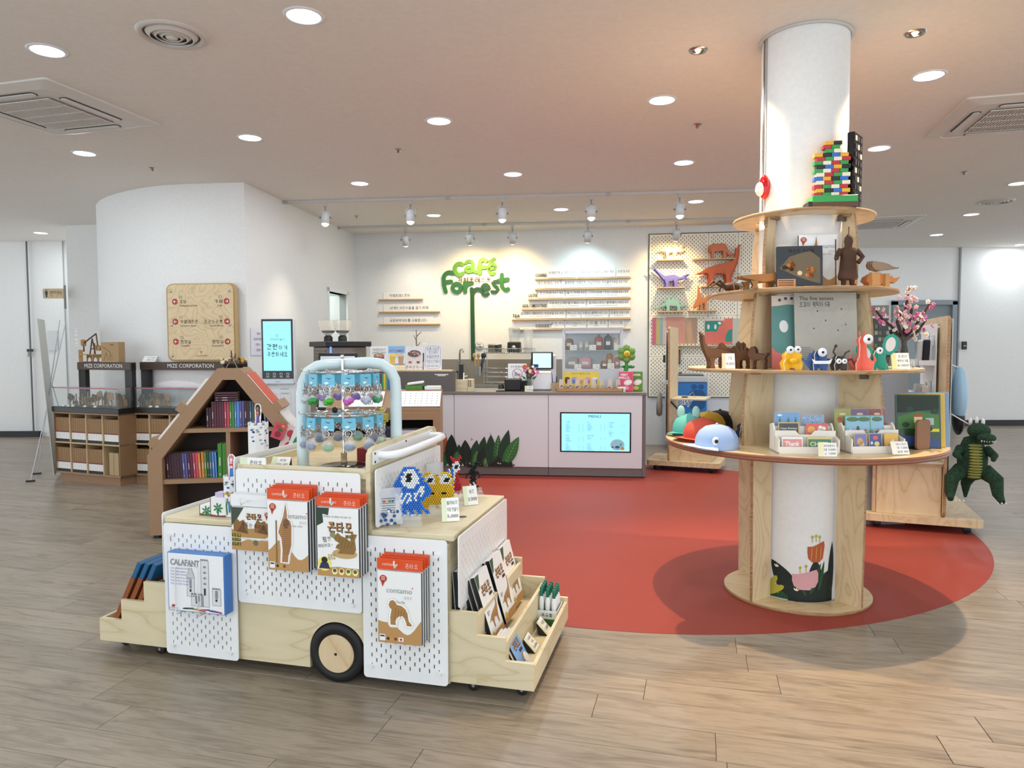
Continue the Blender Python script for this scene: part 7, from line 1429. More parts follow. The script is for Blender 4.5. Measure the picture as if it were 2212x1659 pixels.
# slotted card creatures
def creature(X, label, col, body, w, h, eyes, extra=None):
    t = thing('card_creature', label, 'card creature', X); m = Cm(col, .5); pts = [(q[0]*w, q[1]*h) for q in body]
    for a in (-.62, .62): B().prism(pts, -.002, .002, m, Matrix.Rotation(a, 4, 'Z') @ face((0, 0, 0), (1, 0, 0), (0, 0, 1)), Cm('e8dcc8', .6)).build('slotted_body', t)
    for ex, ez, er in eyes: e = B().lathe([(.0001, .003), (er, .003), (er, 0)], Cm('f6f6f6', .4), face((ex, -w*.33, ez), (1, 0, 0), (0, 0, 1)), 16).build('eye', t); B().lathe([(.0001, .001), (er*.3, .001), (er*.3, 0)], M['black'], face((ex+er*.1, -w*.33-.003, ez), (1, 0, 0), (0, 0, 1)), 10).build('pupil', e)
    if extra: extra(t, m)
    return t
BODY = [(-.5, 0), (-.2, 0), (-.15, .1), (.15, .1), (.2, 0), (.5, 0), (.55, .3), (.45, .55), (.5, .75), (.3, .95), (0, .9), (-.3, .95), (-.5, .75), (-.45, .55), (-.6, .35)]
def snout(t, m): B().ball((0, -.036, .045), .014, Cm('e8b020', .5), 10, 8, (1.5, .6, .9)).build('snout', t)
def teeth(t, m): B().prism([(-.038, .02), (.038, .02), (.05, .045), (.03, .035), (-.03, .035), (-.05, .045)], 0, .003, Cm('f2f2f0', .5), face((0, -.036, .012), (1, 0, 0), (0, 0, 1))).build('mouth', t); B().prism([(-.05, .01), (-.085, .06), (-.06, .05), (-.045, .09), (-.03, .05)], 0, .004, m, face((0, 0, 0), (1, 0, 0), (0, 0, 1))).build('fin', t)
def feel(t, m):
    B().tube([(-.01, 0, .06), (-.03, 0, .09), (-.02, 0, .115)], .004, m, 6).ball((-.018, 0, .118), .008, m, 8, 6).build('antenna', t); B().tube([(.02, 0, .06), (.03, 0, .085), (.05, 0, .095)], .004, m, 6).build('antenna', t)
    for sx in (-1, 1): B().tube([(.02*sx, 0, .04), (.06*sx, 0, .055), (.075*sx, 0, .03), (.085*sx, 0, .045)], .005, m, 6).build('leg', t)
def neck(t, m):
    for sx in (-1, 1): B().tube([(.04*sx, 0, .02), (.065*sx, 0, .05), (.055*sx, 0, .075)], [.012, .009, .003], m, 7).build('claw', t); B().cyl((.012*sx, 0, .165), (.015*sx, 0, .19), .004, m, 6).build('horn', t)
def ears(t, m):
    for sx, cx, cz, a in ((-1, -.07, .085, .6), (1, .055, .125, -.25)):
        q = [(.036*math.cos(v)*(1+.08*(k % 2)), .05*math.sin(v)*(1+.08*(k % 2))) for k, v in enumerate([2*pi*k/28 for k in range(28)])]; R2 = Matrix.Translation((cx, -.01, cz)) @ Matrix.Rotation(-a, 4, 'Y') @ face((0, 0, 0), (1, 0, 0), (0, 0, 1)); e = B().prism(q, 0, .004, m, R2).build('ear', t); B().prism(ell(0, 0, .024, .036, 18), .004, .0055, Cm('e8dcd6', .5), R2).build('inner_ear', e)
    B().tube([(.03, 0, .01), (.05, 0, .004), (.045, 0, .03)], .007, m, 7).build('tail', t)
LONG = [(-.5, 0), (.5, 0), (.55, .2), (.25, .4), (.2, .7), (.3, .88), (.15, 1), (-.15, 1), (-.3, .88), (-.2, .7), (-.25, .4), (-.55, .2)]
creature(CYL(-116, .54, ZD, -.1), 'yellow slotted card creature with two big eyes and snout', 'f0bc20', BODY, .1, .1, ((-.017, .1, .019), (.018, .102, .017)), snout)
creature(CYL(-103, .545, ZD, 0), 'blue slotted card creature with one eye and white grin', '3a5c98', BODY, .08, .1, ((.005, .088, .022),), teeth)
creature(CYL(-93, .545, ZD, 0), 'dark brown slotted card insect with feelers and two eyes', '40342e', BODY, .07, .075, ((-.013, .045, .013), (.014, .045, .013)), feel)
creature(CYL(-80, .53, ZD, 0), 'coral slotted card creature with long neck and one eye', 'e86a58', LONG, .1, .165, ((.012, .15, .024),), neck)
creature(CYL(-70, .53, ZD, 0), 'green slotted card mouse with huge round ears', '1f9a82', BODY, .075, .1, ((-.004, .095, .017),), ears)
pricecard(CYL(-55, .56, ZD, math.radians(-8)), .085, .085, ['오감이', '캐릭터 5종', '6,000'], 'white and yellow price card right of the green mouse', -.35, band='f0e0a0')
vs = thing('blossom_vase', 'clear glass vase of toy brick cherry blossom branches on the third shelf', 'vase', CYL(-38, .52, ZD)); B().lathe([(.0001, .004), (.055, .004), (.06, .02), (.058, .06), (.045, .11), (.042, .145), (.05, .165)], M['glass'], None, 24).build('glass', vs); b = B(); r = random.Random(11)
for k in range(150): a = r.uniform(0, 6.28); q = .048*math.sqrt(r.random()); b.ball((q*math.cos(a), q*math.sin(a), .01+r.random()*.035), .006, Cm('e8e6dc', .1), 6, 4)
b.build('glass_beads', vs)['kind'] = 'stuff'; br = Cm('3a2018', .6)
PTS = [[(.01, 0, .03), (-.01, 0, .15), (-.06, 0, .21), (-.12, 0, .26), (-.15, 0, .3)], [(-.02, 0, .03), (.0, 0, .15), (.0, .01, .26), (.01, 0, .36), (.015, 0, .42)], [(.03, .01, .03), (.0, .0, .15), (.06, 0, .23), (.1, 0, .29), (.125, 0, .34)], [(0, .02, .03), (.02, .02, .16), (.05, .03, .3), (.03, .02, .35)], [(.0, -.02, .03), (-.01, -.02, .14), (.05, -.03, .19), (.09, -.03, .25)], [(-.01, -.01, .15), (-.05, -.02, .24), (-.03, -.02, .3)]]
for q in PTS: B().tube(q, [.009, .008, .007, .006, .005][:len(q)] if len(q) < 6 else .007, br, 7).build('branch', vs)
ptl = {}
for k in range(110):
    q = PTS[k % 6]; i = r.randint(1, len(q)-2); f_ = r.random(); a = Vector(q[i]); c_ = Vector(q[i+1]); pos = a+(c_-a)*f_+Vector((r.uniform(-.035, .035), r.uniform(-.035, .035), r.uniform(-.02, .03)))
    if pos.z < .19 and abs(pos.x) < .03: pos.z += .05
    c = ('d86aa8', 'e8b0c0', 'f2e4d8', 'f0d0d0')[(k*7+(0 if pos.x < 0 else 2)) % 4]
    if c not in ptl:
        b = B()
        for g in range(5): b.ball((.008*math.cos(g*1.257), .008*math.sin(g*1.257), 0), .006, Cm(c, .4), 6, 4, (1, 1, .6))
        b.ball((0, 0, .003), .004, Cm('e8c860', .5), 6, 4); o = b.build('blossom', vs); ptl[c] = o.data
    else: o = link('blossom', ptl[c], vs)
    o.matrix_local = Matrix.Translation(pos) @ Matrix.Rotation(r.uniform(.6, 1.9), 4, 'X') @ Matrix.Rotation(r.uniform(0, 6), 4, 'Y')
# ---- table top
def cap(X, col, label, brim, eye=None, logo=None, ears_=None, s=1.0):
    t = thing('baseball_cap', label, 'cap', X); m = Cm(col, .8); R_ = .1*s
    prof = [(R_, 0), (R_*1.01, .03*s), (R_*.97, .06*s), (R_*.82, .09*s), (R_*.55, .113*s), (R_*.2, .122*s), (.0001, .123*s)]
    B().lathe(prof, m, Matrix.Diagonal((1.12, 1, 1, 1)), 24).build('crown', t); B().ball((0, 0, .123*s), .009, m, 8, 5).build('button', t)
    vs = []; n = 12
    for j in range(5):
        for i in range(n+1):
            a = math.radians(-62+124*i/n); rr = R_*(1+.62*j/4*math.cos(a)**.7); vs.append((-rr*1.12*math.cos(a), rr*math.sin(a), .012-.03*(j/4)*0+.028*(math.cos(a)**2)*(j/4)*.2-(.045*s*(math.sin(a)**2)*(j/4))*.35+.006))
    B().add(vs+[(x, y, z-.004) for x, y, z in vs], [(j*(n+1)+i, j*(n+1)+i+1, (j+1)*(n+1)+i+1, (j+1)*(n+1)+i) for j in range(4) for i in range(n)]+[(65+j*(n+1)+i, 65+(j+1)*(n+1)+i, 65+(j+1)*(n+1)+i+1, 65+j*(n+1)+i+1) for j in range(4) for i in range(n)], Cm(brim, .8), True).build('brim', t)
    if eye:
        ex = B().lathe([(.0001, .004), (eye, .003), (eye*1.05, 0)], Cm('f0f0f0', .6), Matrix.Translation((-.062*s, -.083*s, .05*s)) @ Matrix.Rotation(math.radians(84), 4, 'X') @ Matrix.Rotation(-.0, 4, 'Z'), 18).build('eye_patch', t); B().lathe([(.0001, .006), (eye*.5, .005), (eye*.5, .003)], M['black'], Matrix.Translation((-.062*s, -.085*s, .048*s)) @ Matrix.Rotation(math.radians(84), 4, 'X'), 14).build('pupil', ex)
    if ears_:
        for sx in (-1, 1): B().ball((-.03, .045*sx, .135), .03, Cm(ears_, .8), 12, 8, (.3, .8, 1.3)).build('ear', t)
    return t
cap(ON(1548, 968, ZT, math.radians(18)), '9db8e0', 'light blue cap with white brim edge and fish face on the table', 'e4e8f0', .02)
cap(ON(1518, 950, ZT, math.radians(28)), 'c8503c', 'red-orange cap with big eye beside the light blue cap', 'c8503c', .03)
cap(ON(1490, 938, ZT, math.radians(60)), '5cb0a8', 'teal cap with round ears behind the red cap', '5cb0a8', None, ears_='a8d8cc')
cap(ON(1530, 932, ZT, math.radians(40)), 'd0a838', 'yellow cap behind the teal and red caps', 'c8a030'); cap(ON(1555, 928, ZT, math.radians(50)), '1a1a1c', 'black cap at the back of the row of caps', '1a1a1c')
creature(ON(1590, 925, ZT, .3), 'brown slotted card creature with long neck behind the blue cap', '7a3420', LONG, .08, .15, ((-.03, .12, .016),)); creature(ON(1605, 945, ZT, .2), 'dark blue slotted card creature beside the table fin', '2a3a58', BODY, .07, .085, ((.0, .07, .014),))
def cardrack(X, W, label):
    t = thing('card_rack', label, 'card rack', X); m = Cm('ece6dc', .5)
    for x in (0, W-.008): B().prism([(0, 0), (.16, 0), (.16, .13), (.11, .14), (.09, .12), (.07, .085), (.0, .07), (-.0, .0)], 0, .008, m, face((x, 0, 0), (0, 1, 0), (0, 0, 1))).build('side', t)
    B().box(0, W, 0, .16, 0, .008, m).build('bottom', t); B().box(0, W, .152, .16, 0, .12, m).build('back', t); B().box(.006, W-.006, -.002, .004, 0, .035, m).build('front_lip', t); B().prism([(0, .0), (W, 0), (W, .1), (W*.66, .1), (W*.6, .08), (W*.4, .08), (W*.34, .1), (0, .1)], 0, .006, m, face((0, .065, .008), (1, 0, 0), (0, 0, 1))).build('divider', t); B().box(.008, W-.008, .11, .116, .008, .125, m).build('divider', t); return t
def gcard(RX_, x, y, z, w, h, c, label, design=None, n=3, tilt=-.12):
    for k in range(n):
        t = thing('greeting_card', label+('', ', second copy', ', rearmost copy')[k], 'greeting card', RX_ @ Matrix.Translation((x+.002*k, y+.004*k, z)) @ Matrix.Rotation(tilt, 4, 'X'), 'greeting cards in the white racks'); B().box(-w/2, w/2, 0, .0025, 0, h, Cm('d8b45c' if k else c, .35)).build('card', t); 
        if k == 0: B().box(-w/2-.002, w/2+.002, -.0012, -.0009, 0, h+.006, M['film']).build('sleeve', t); design and design(Print(t, face((0, -.0002, 0), (1, 0, 0), (0, 0, 1)), 'print', .0002), w, h)
def dg_forest(p, w, h):
    p.rect('6aa4d8', -w/2, h*.4, w/2, h, 1); p.poly('7ab04a', [(-w/2, 0), (w/2, 0), (w/2, h*.45), (-w/2, h*.5)], 1.5)
    for x in (-.3, .05, .35): p.poly('1f6a3c', [(w*x-.014, h*.4), (w*x+.014, h*.4), (w*x, h*.85)], 2)
    p.circ('b0b4b8', -w*.12, h*.5, .014, .012, 3); p.circ('c8783c', w*.2, h*.48, .007, l=3); p.circ('f0f4f8', -w*.3, h*.9, .012, .005, 2)
def dg_conf(p, w, h):
    p.rect('8aa8c8', -w/2, 0, w/2, h, 1); r = random.Random(3)
    for k in range(22): p.circ(r.choice(('c83048', '2a4a9a', '3a2a30', 'e8e8f0')), r.uniform(-w*.45, w*.45), r.uniform(h*.5, h*.95), .004, .002, 2, r.random()*3)
    p.circ('4a2c22', 0, h*.42, .022, .02, 3); p.poly('2a5ac0', [(-.006, h*.55), (.006, h*.55), (0, h*.75)], 3)
def dg_birth(p, w, h): p.rect('1c1a26', -w*.46, h*.0, w*.46, h*.96, 1); p.text('Happy Birthday', 0, h*.72, .014, 'f0e8d8', l=3, width=w*.8); p.text('to you', 0, h*.52, .014, 'f0e8d8', l=3)
def dg_flow(p, w, h):
    p.rect('e0584c', -w/2, 0, w/2, h, 1); p.circ('e8a83c', -w*.25, h*.7, w*.18, h*.18, 2)
    for k in range(4): p.circ('f4ece0', w*.22+.011*math.cos(k*1.57+.5), h*.7+.011*math.sin(k*1.57+.5), .011, l=2)
def dg_thank(p, w, h): p.rect('e89088', -w*.45, 0, w*.45, h*.85, 1); p.text('Thank', 0, h*.5, .032, 'f8f4f0', l=3, bold=.03, width=w*.7)
def dg_cheer(p, w, h): p.rect('2f7a4c', -w*.47, 0, w*.47, h*.85, 1); p.text('CHEER', 0, h*.5, .028, 'f0e8b0', l=3, bold=.03, width=w*.8)
def blob(c, items):
    def f(p, w, h):
        p.rect(c, -w*.46, h*.03, w*.46, h*.97, 1)
        for x, y, a, b_, cc_ in items: p.circ(cc_, w*x, h*y, w*a, h*b_, 2)
    return f
R1 = CYL(-107, .60, ZT, math.radians(-5)) @ Matrix.Translation((-.15, 0, 0)); cardrack(R1, .29, 'white wooden greeting card rack with three tiers, left of two')
gcard(R1, .08, .128, .06, .12, .13, 'd8e8d0', 'party forest greeting card in the left rack top row', dg_forest); gcard(R1, .205, .128, .06, .11, .12, '8aa8c8', 'confetti bear greeting card in the left rack top row', dg_conf); gcard(R1, .075, .082, .04, .1, .105, 'd8b45c', 'black happy birthday card in the left rack middle row', dg_birth); gcard(R1, .21, .082, .04, .105, .1, 'e0584c', 'red flower card in the left rack middle row', dg_flow); gcard(R1, .075, .025, .01, .1, .07, 'f4f0ee', 'pink thank you card in the left rack front row', dg_thank); gcard(R1, .205, .025, .01, .115, .07, 'd8c878', 'green cheer card in the left rack front row', dg_cheer)
R2_ = CYL(-74, .58, ZT, math.radians(3)) @ Matrix.Translation((-.13, 0, 0)); cardrack(R2_, .27, 'white wooden greeting card rack with rounded sides, right of two')
for x, c, lb in ((.03, '9aa040', 'olive autumn'), (.12, '6a4a7a', 'purple flower'), (.21, '8a2434', 'dark red rose')): gcard(R2_, x, .135, .08, .085, .125, c, lb+' card at the back of the right rack', blob(c, ((-.2, .6, .15, .1, 'c83a3c'), (.2, .4, .2, .15, 'd8688c'), (0, .8, .2, .05, 'e0c8a0'))))
gcard(R2_, .09, .1, .055, .13, .12, '5aa884', 'bear and rabbit meadow card in the right rack', blob('8cc0d8', ((0, .15, .5, .2, '6aa04a'), (0, .4, .07, .18, '4a2a1c'), (-.3, .35, .05, .12, 'f0f0f0'), (.3, .35, .06, .1, 'c84838'), (-.2, .85, .25, .1, '3a6a3c'), (.25, .85, .25, .1, '3a6a3c')))); gcard(R2_, .19, .1, .055, .07, .12, '5aa884', 'narrow meadow card right of the bear card', blob('8cc0d8', ((0, .15, .5, .2, '6aa04a'), (0, .35, .15, .1, 'c84838'), (0, .85, .4, .1, '3a6a3c'))))
gcard(R2_, .07, .07, .035, .11, .065, 'd8b45c', 'green card with three children in the right rack', blob('1f6a48', ((-.25, .5, .08, .25, '2a1a14'), (0, .5, .09, .25, 'd88a6a'), (.25, .5, .08, .25, 'e0c050')))); gcard(R2_, .205, .07, .035, .1, .07, 'e0b850', 'blue party hat card in the right rack', blob('2a6ac0', ((-.2, .35, .1, .3, 'e8e0b0'), (.2, .35, .1, .25, 'd86090'), (0, .8, .04, .06, 'f0e060'))))
gcard(R2_, .06, .02, .01, .065, .085, 'd8b45c', 'lavender dog card in the right rack front row', blob('6c70b0', ((-.05, .55, .25, .2, 'd8a060'), (.08, .35, .2, .2, 'e0c080')))); gcard(R2_, .135, .02, .01, .065, .085, 'd8b45c', 'navy fruit card in the right rack front row', blob('24408c', ((0, .75, .2, .12, 'd85050'), (.1, .4, .2, .14, 'f0e090'), (-.3, .45, .1, .1, 'c8d8e8')))); gcard(R2_, .215, .02, .01, .07, .085, 'd8b45c', 'yellow strawberry card in the right rack front row', blob('e8b43c', ((.1, .25, .35, .22, 'd8383c'), (.1, .55, .1, .1, 'f0e8e0'))))
pricecard(CYL(-101, .675, ZT, math.radians(-3)), .085, .065, ['비리생일카드', '대 3,500', '소 1,000'], 'white price card in front of the left card rack', -.15, band='f0e8c0'); pricecard(CYL(-68, .66, ZT, math.radians(4)), .085, .065, ['미니카드', '각 1,500', '낱장 500'], 'white price card in front of the right card rack', -.4, band='f4f0e0')
t = thing('bookend', 'small brown wooden bookend beside the picture folders', 'bookend', CYL(-47, .6, ZT, math.radians(25))); B().prism(rrect(0, 0, .1, .15, .02), 0, .012, Cm('8a6040', .5), face((0, 0, 0), (1, 0, 0), (0, 0, 1))).build('upright', t); B().box(0, .1, .0, .06, 0, .004, M['black']).build('foot', t)
for k, (c, lb) in enumerate((('2f4a34', 'dark green picture folder with village scene, foremost'), ('d8b02c', 'yellow translucent folder behind the green one'), ('7898b8', 'blue translucent folder behind the yellow one'))):
    t = thing('picture_folder', lb, 'folder', CYL(-40, .6, ZT, math.radians(-8)) @ Matrix.Translation((.0+.035*k, .035*k, 0)) @ Matrix.Rotation(-.1, 4, 'X')); B().box(-.11, .11, 0, .004, 0, .275+.004*k, Cm(c, .25), None, .0015).build('folder', t)
    if k == 0:
        p = Print(t, face((0, -.0006, 0), (1, 0, 0), (0, 0, 1))); p.poly('1c2c1e', [(-.1, .18), (.1, .2), (.1, .27), (-.1, .27)], 1); p.poly('4a7a3c', [(-.1, .1), (.1, .1), (.1, .17), (0, .19), (-.1, .16)], 1); p.poly('38508c', [(-.1, .01), (.1, .01), (.1, .04), (0, .065), (-.1, .06)], 1); p.rect('e0d8a0', -.02, .13, .02, .16, 2); p.poly('b04a34', [(-.025, .16), (.025, .16), (.015, .175), (-.015, .175)], 3); p.rect('a8b8c0', .035, .12, .075, .155, 2); p.poly('e0cc3c', [(.02, .085), (.1, .085), (.1, .1), (.02, .1)], 2)
        for x, z in ((-.06, .12), (.05, .1), (.08, .19), (-.04, .2)): p.circ('22402a', x, z, .018, .014, 3)

# ================================================================ LEFT WALL
WXD = Vector((.623, -.062, 0)).normalized()
sg = thing('direction_sign', 'large square plywood direction sign with red arrow discs on the left wall', 'sign', face(at(370, 781, 7.40)-Vector((0, .03, 0)), WXD, (0, 0, 1)))
B().prism(rrect(0, 0, .755, .80, .07, 8), 0, .03, Cm('b89a68', .5), None).build('back_plate', sg); B().prism(rrect(.022, .02, .722, .788, .06, 8), .03, .045, M['birch'], None).build('front_plate', sg)
for x in (.06, .685):
    for z in (.06, .375, .72): B().ball((x, z, .047), .013, M['steel'], 10, 6, (1, 1, .7)).build('screw', sg)
p = Print(sg, Matrix.Translation((0, 0, .0456)), 'lettering')
for k, (l1, l2, r1_, r2_) in enumerate((('강당', 'Multipurpose Hall', '카페', 'Cafe'), ('카멜레온존', 'Cameleon Zone', '오손도손룸', 'Lunch Room'), ('화장실', 'Toilet(M)', '화장실', 'Toilet(W)'))):
    z = .615-k*.205
    for x, s_ in ((.1, 1), (.655, -1)): p.circ('a8362c', x, z, .031, l=1, n=24); p.line('f4ece8', [(x+.017*s_, z), (x-.015*s_, z)], .006, 2); p.line('f4ece8', [(x-.001*s_, z+.015), (x-.016*s_, z), (x-.001*s_, z-.015)], .006, 2)
    p.text(l1, .15, z, .043, '2a2018', 'LEFT'); p.text(l2, .15, z-.042, .026, '3a3028', 'LEFT'); w1 = .04*len(r1_); p.text(r1_, .61-w1/2, z, .043, '2a2018', width=w1); w2 = .0135*len(r2_); p.text(r2_, .61-w2/2, z-.042, .026, '3a3028', width=w2)
    for x in (.165, .59): p.line('4a4038', rrect(x-.014, z+.034, x+.014, z+.056, .004)+[(x+.014, z+.052)], .003)
p.text('남이섬 어린이박물관', .375, .06, .022, '9a4434', width=.13); p.text('숲', .37, .1, .03, '9a4434')
def sheet_on(X, w, h, lines, label, col='f2f2f4', frame=None, nm='notice_sheet'):
    t = thing(nm, label, 'notice', X); B().box(0, w, 0, h, 0, .002, Cm(col, .4)).build('sheet', t); p = Print(t, Matrix.Translation((0, 0, .0023)))
    if frame: p.line(frame, rrect(.012, .012, w-.012, h-.012, .015)+[(w-.012, h-.027)], .004)
    for k, s in enumerate(lines): p.text(s, w/2, h*(1-(k+1)/(len(lines)+1)), h*.1, '3a3a44', width=min(w*.8, .03*len(s)))
sheet_on(face(at(163, 747, 8.46), Vector((.6, -.8, 0)), (0, 0, 1)), .27, .2, ['기저귀 교체는', '1층의 유아휴게실을', '이용해 주시기 바랍니다'], 'white notice with red outline on the curved wall by the banner', frame='8a4050')
sheet_on(face(S0+SD*.06+Vector((.004, 0, 1.32)), SD, (0, 0, 1)), .42, .29, ['영업신고증', '업소명 카페포레스트', '대표자 소재지', '영업의 종류'], 'white certificate in a clear sleeve on the side wall', 'e4e4f2')
ts = thing('toilet_sign', 'small wooden projecting toilet sign with a blue man', 'sign', face(at(94, 645, 9.75), (1, 0, 0), (0, 0, 1))); B().prism(rrect(0, 0, .29, .135, .015), 0, .012, M['birch'], None).build('plate', ts); B().box(.29, .31, -.14, .18, 0, .02, M['grey']).build('wall_bracket', ts)
p = Print(ts, Matrix.Translation((0, 0, .0125))); p.circ('22303c', .05, .115, .009, l=2); p.poly('2c4a68', [(.03, .1), (.07, .1), (.066, .05), (.034, .05)], 1); p.rect('22303c', .04, .015, .06, .055, 1); p.text('남자화장실', .175, .085, .045, '22241f', width=.16); p.text('Man', .115, .042, .018, '9a5a3a')
xb = thing('banner_stand', 'white X-banner stand seen from the side beside the left shelf', 'banner stand', XF((-5.0, 7.75, 0), math.radians(117))); B().box(-.3, .3, -.002, .002, .05, 1.72, Cm('dcdcd6', .6), Matrix.Rotation(-.06, 4, 'X')).build('banner', xb)
for a, c in (((-.3, -.1, 1.7), (.25, .22, 0)), ((.3, -.1, 1.7), (-.25, .22, 0)), ((0, .02, 1), (0, -.2, 0))): B().cyl(a, c, .005, Cm('c8cacc', .3), 6).build('rod', xb)
for x in (-.25, .25): B().box(x-.02, x+.02, .18, .26, 0, .015, M['black']).build('foot', xb)
t = thing('access_plate', 'pale square cover plate on the far left wall', 'wall plate', face(at(104, 757, 11.262), (1, 0, 0), (0, 0, 1))); B().box(0, .16, 0, .31, 0, .01, Cm('d4d6d6', .5)).build('plate', t)
t = thing('door_lock', 'small dark padlock hasp on the far left door', 'lock', face(at(60, 765, 11.262), (1, 0, 0), (0, 0, 1))); B().box(0, .09, .04, .08, 0, .02, M['black']).build('hasp', t); B().box(.02, .06, -.04, .04, 0, .03, M['grey']).build('padlock', t)
# ---- gear models in the showcases
wdm = Cm('a88048', .6); wdk = Cm('5c3e22', .7)
def gearmodel(UX_, x, y, s, kind, label):
    t = thing('gear_model', label, 'wooden model', UX_ @ Matrix.Translation((x, y, .7905))); B().box(-.06*s, .06*s, -.04*s, .04*s, 0, .01*s, wdk).build('base', t); r = random.Random(int(x*100)+kind)
    for k in range(4+kind):
        cx, cz, R_ = r.uniform(-.06, .06)*s, r.uniform(.03, .12)*s, r.uniform(.018, .045)*s
        n = 20; g = [(R_*(1 if (q//2) % 2 else .82)*math.cos(2*pi*q/n), R_*(1 if (q//2) % 2 else .82)*math.sin(2*pi*q/n)) for q in range(n)]; B().prism(g, 0, .006, wdm if k % 2 else wdk, face((cx, -.03*s+.015*k*s, cz), (1, 0, 0), (0, 0, 1))).build('gear', t)
    for k in range(3): xx = -.05*s+.05*s*k; B().box(xx-.005, xx+.005, -.004, .004, .01*s, (.08+.03*((k+kind) % 3))*s, wdm).build('post', t)
    B().tube([(-.06*s, 0, .03*s), (0, 0, .09*s), (.06*s, 0, .04*s)], .004, wdm, 5).build('arm', t)
for k, (x, y, s) in enumerate(((.17, .1, .95), (.3, .11, .9), (.45, .1, 1.1), (.58, .12, 1.2), (.7, .09, 1.1), (.84, .12, 1.1))): gearmodel(U1X, x, y, s, k % 3, 'small laser-cut wooden gear model in the left showcase, %s from the left' % ('first', 'second', 'third', 'fourth', 'fifth', 'last')[k])
for k, (x, y, s) in enumerate(((.1, .1, .9), (.22, .11, 1.0), (.36, .1, .9))): gearmodel(U2X, x, y, s, (k+1) % 3, 'small laser-cut wooden gear model in the right showcase, %s from the left' % ('first', 'second', 'third')[k])
for k, (UX_, x) in enumerate(((U1X, .12), (U1X, .2), (U1X, .27), (U1X, .45), (U1X, .6), (U2X, .08), (U2X, .25), (U2X, .33))): pricecard(UX_ @ Matrix.Translation((x, .015, .7905)), .04, .02, ['모형'], 'tiny white name card in the showcase, '+('by the first left model', 'by the second left model', 'left of centre', 'by the third left model', 'by the tall left model', 'by the first right model', 'by the second right model', 'by the third right model')[k], -.6)
pj = thing('oil_pump_model', 'tall laser-cut wooden oil pump model on top of the left frame', 'wooden model', U1X @ Matrix.Translation((.33, .175, 1.2555)) @ Matrix.Rotation(.0, 4, 'Z'))
B().box(-.1, .22, -.03, .03, 0, .005, wdk).build('base', pj)
for x0 in (-.02, .07, .15): B().prism([(x0-.04, 0), (x0-.03, 0)]+[(x0+.03*math.cos(a), .045*math.sin(a)) for a in [pi-pi*k/8 for k in range(9)]]+[(x0+.04, 0), (x0+.04, .07), (x0-.04, .07)], -.025, -.02, wdm, face((0, 0, .005), (1, 0, 0), (0, 0, 1))).build('arch', pj)
B().box(-.1, .22, -.03, .03, .075, .085, wdm).build('deck', pj); B().box(-.11, -.05, -.032, -.028, .0, .13, wdm).build('side_panel', pj); q = Print(pj, face((-.08, -.0325, .07), (1, 0, 0), (0, 0, 1))); q.poly('3a2814', [(-.018, 0), (.018, 0), (0, .034)]); q.poly('d8b868', [(-.012, .004), (.012, .004), (0, .027)], 2); q.text('DANGER', 0, -.015, .01, '3a2814')
for a, c in (((.02, 0, .085), (.06, 0, .25)), ((.1, 0, .085), (.06, 0, .25)), ((-.07, 0, .2), (.12, 0, .3)), ((.12, 0, .3), (.14, 0, .17)), ((.09, 0, .085), (.09, 0, .2)), ((-.07, 0, .2), (-.07, 0, .11)), ((.03, 0, .14), (.09, 0, .14))): B().cyl(a, c, .007, wdk, 6).build('beam', pj)
B().prism([(-.085, .17), (-.06, .17), (-.055, .22), (-.07, .24), (-.09, .23)], -.02, .02, wdm, face((0, 0, 0), (1, 0, 0), (0, 0, 1))).build('horse_head', pj)
for x in (.1, .14): B().prism(ell(x, .15, .03, n=14), -.02, .0, wdm, face((0, 0, 0), (1, 0, 0), (0, 0, 1))).build('crank', pj)
t = thing('kit_carton', 'kraft carton with printed oil pump drawing on top of the left frame', 'box', U1X @ Matrix.Translation((.7, .15, 1.2555)) @ Matrix.Rotation(.05, 4, 'Z')); B().box(-.11, .13, -.03, .05, 0, .21, Cm('a88a62', .7), None, .002).build('carton', t); p = Print(t, face((-.11, -.0306, 0), (1, 0, 0), (0, 0, 1))); p.text('MIZE', .15, .18, .022, '2a2018'); p.line('4a3a28', [(.04, .02), (.07, .1), (.1, .02)], .004); p.line('4a3a28', [(.03, .16), (.12, .11), (.14, .05)], .004); p.line('4a3a28', ell(.14, .05, .025, n=10), .003)
pricecard(U1X @ Matrix.Translation((.62, .14, 1.2555)), .07, .03, ['펌프잭', '전시용'], 'small white card beside the oil pump model', -.8); pricecard(U2X @ Matrix.Translation((.13, .15, 1.2555)), .16, .07, ['눈으로만', '관람해 주세요'], 'white oval notice card on the right frame below the direction sign', -.6, band='f4f3ef')
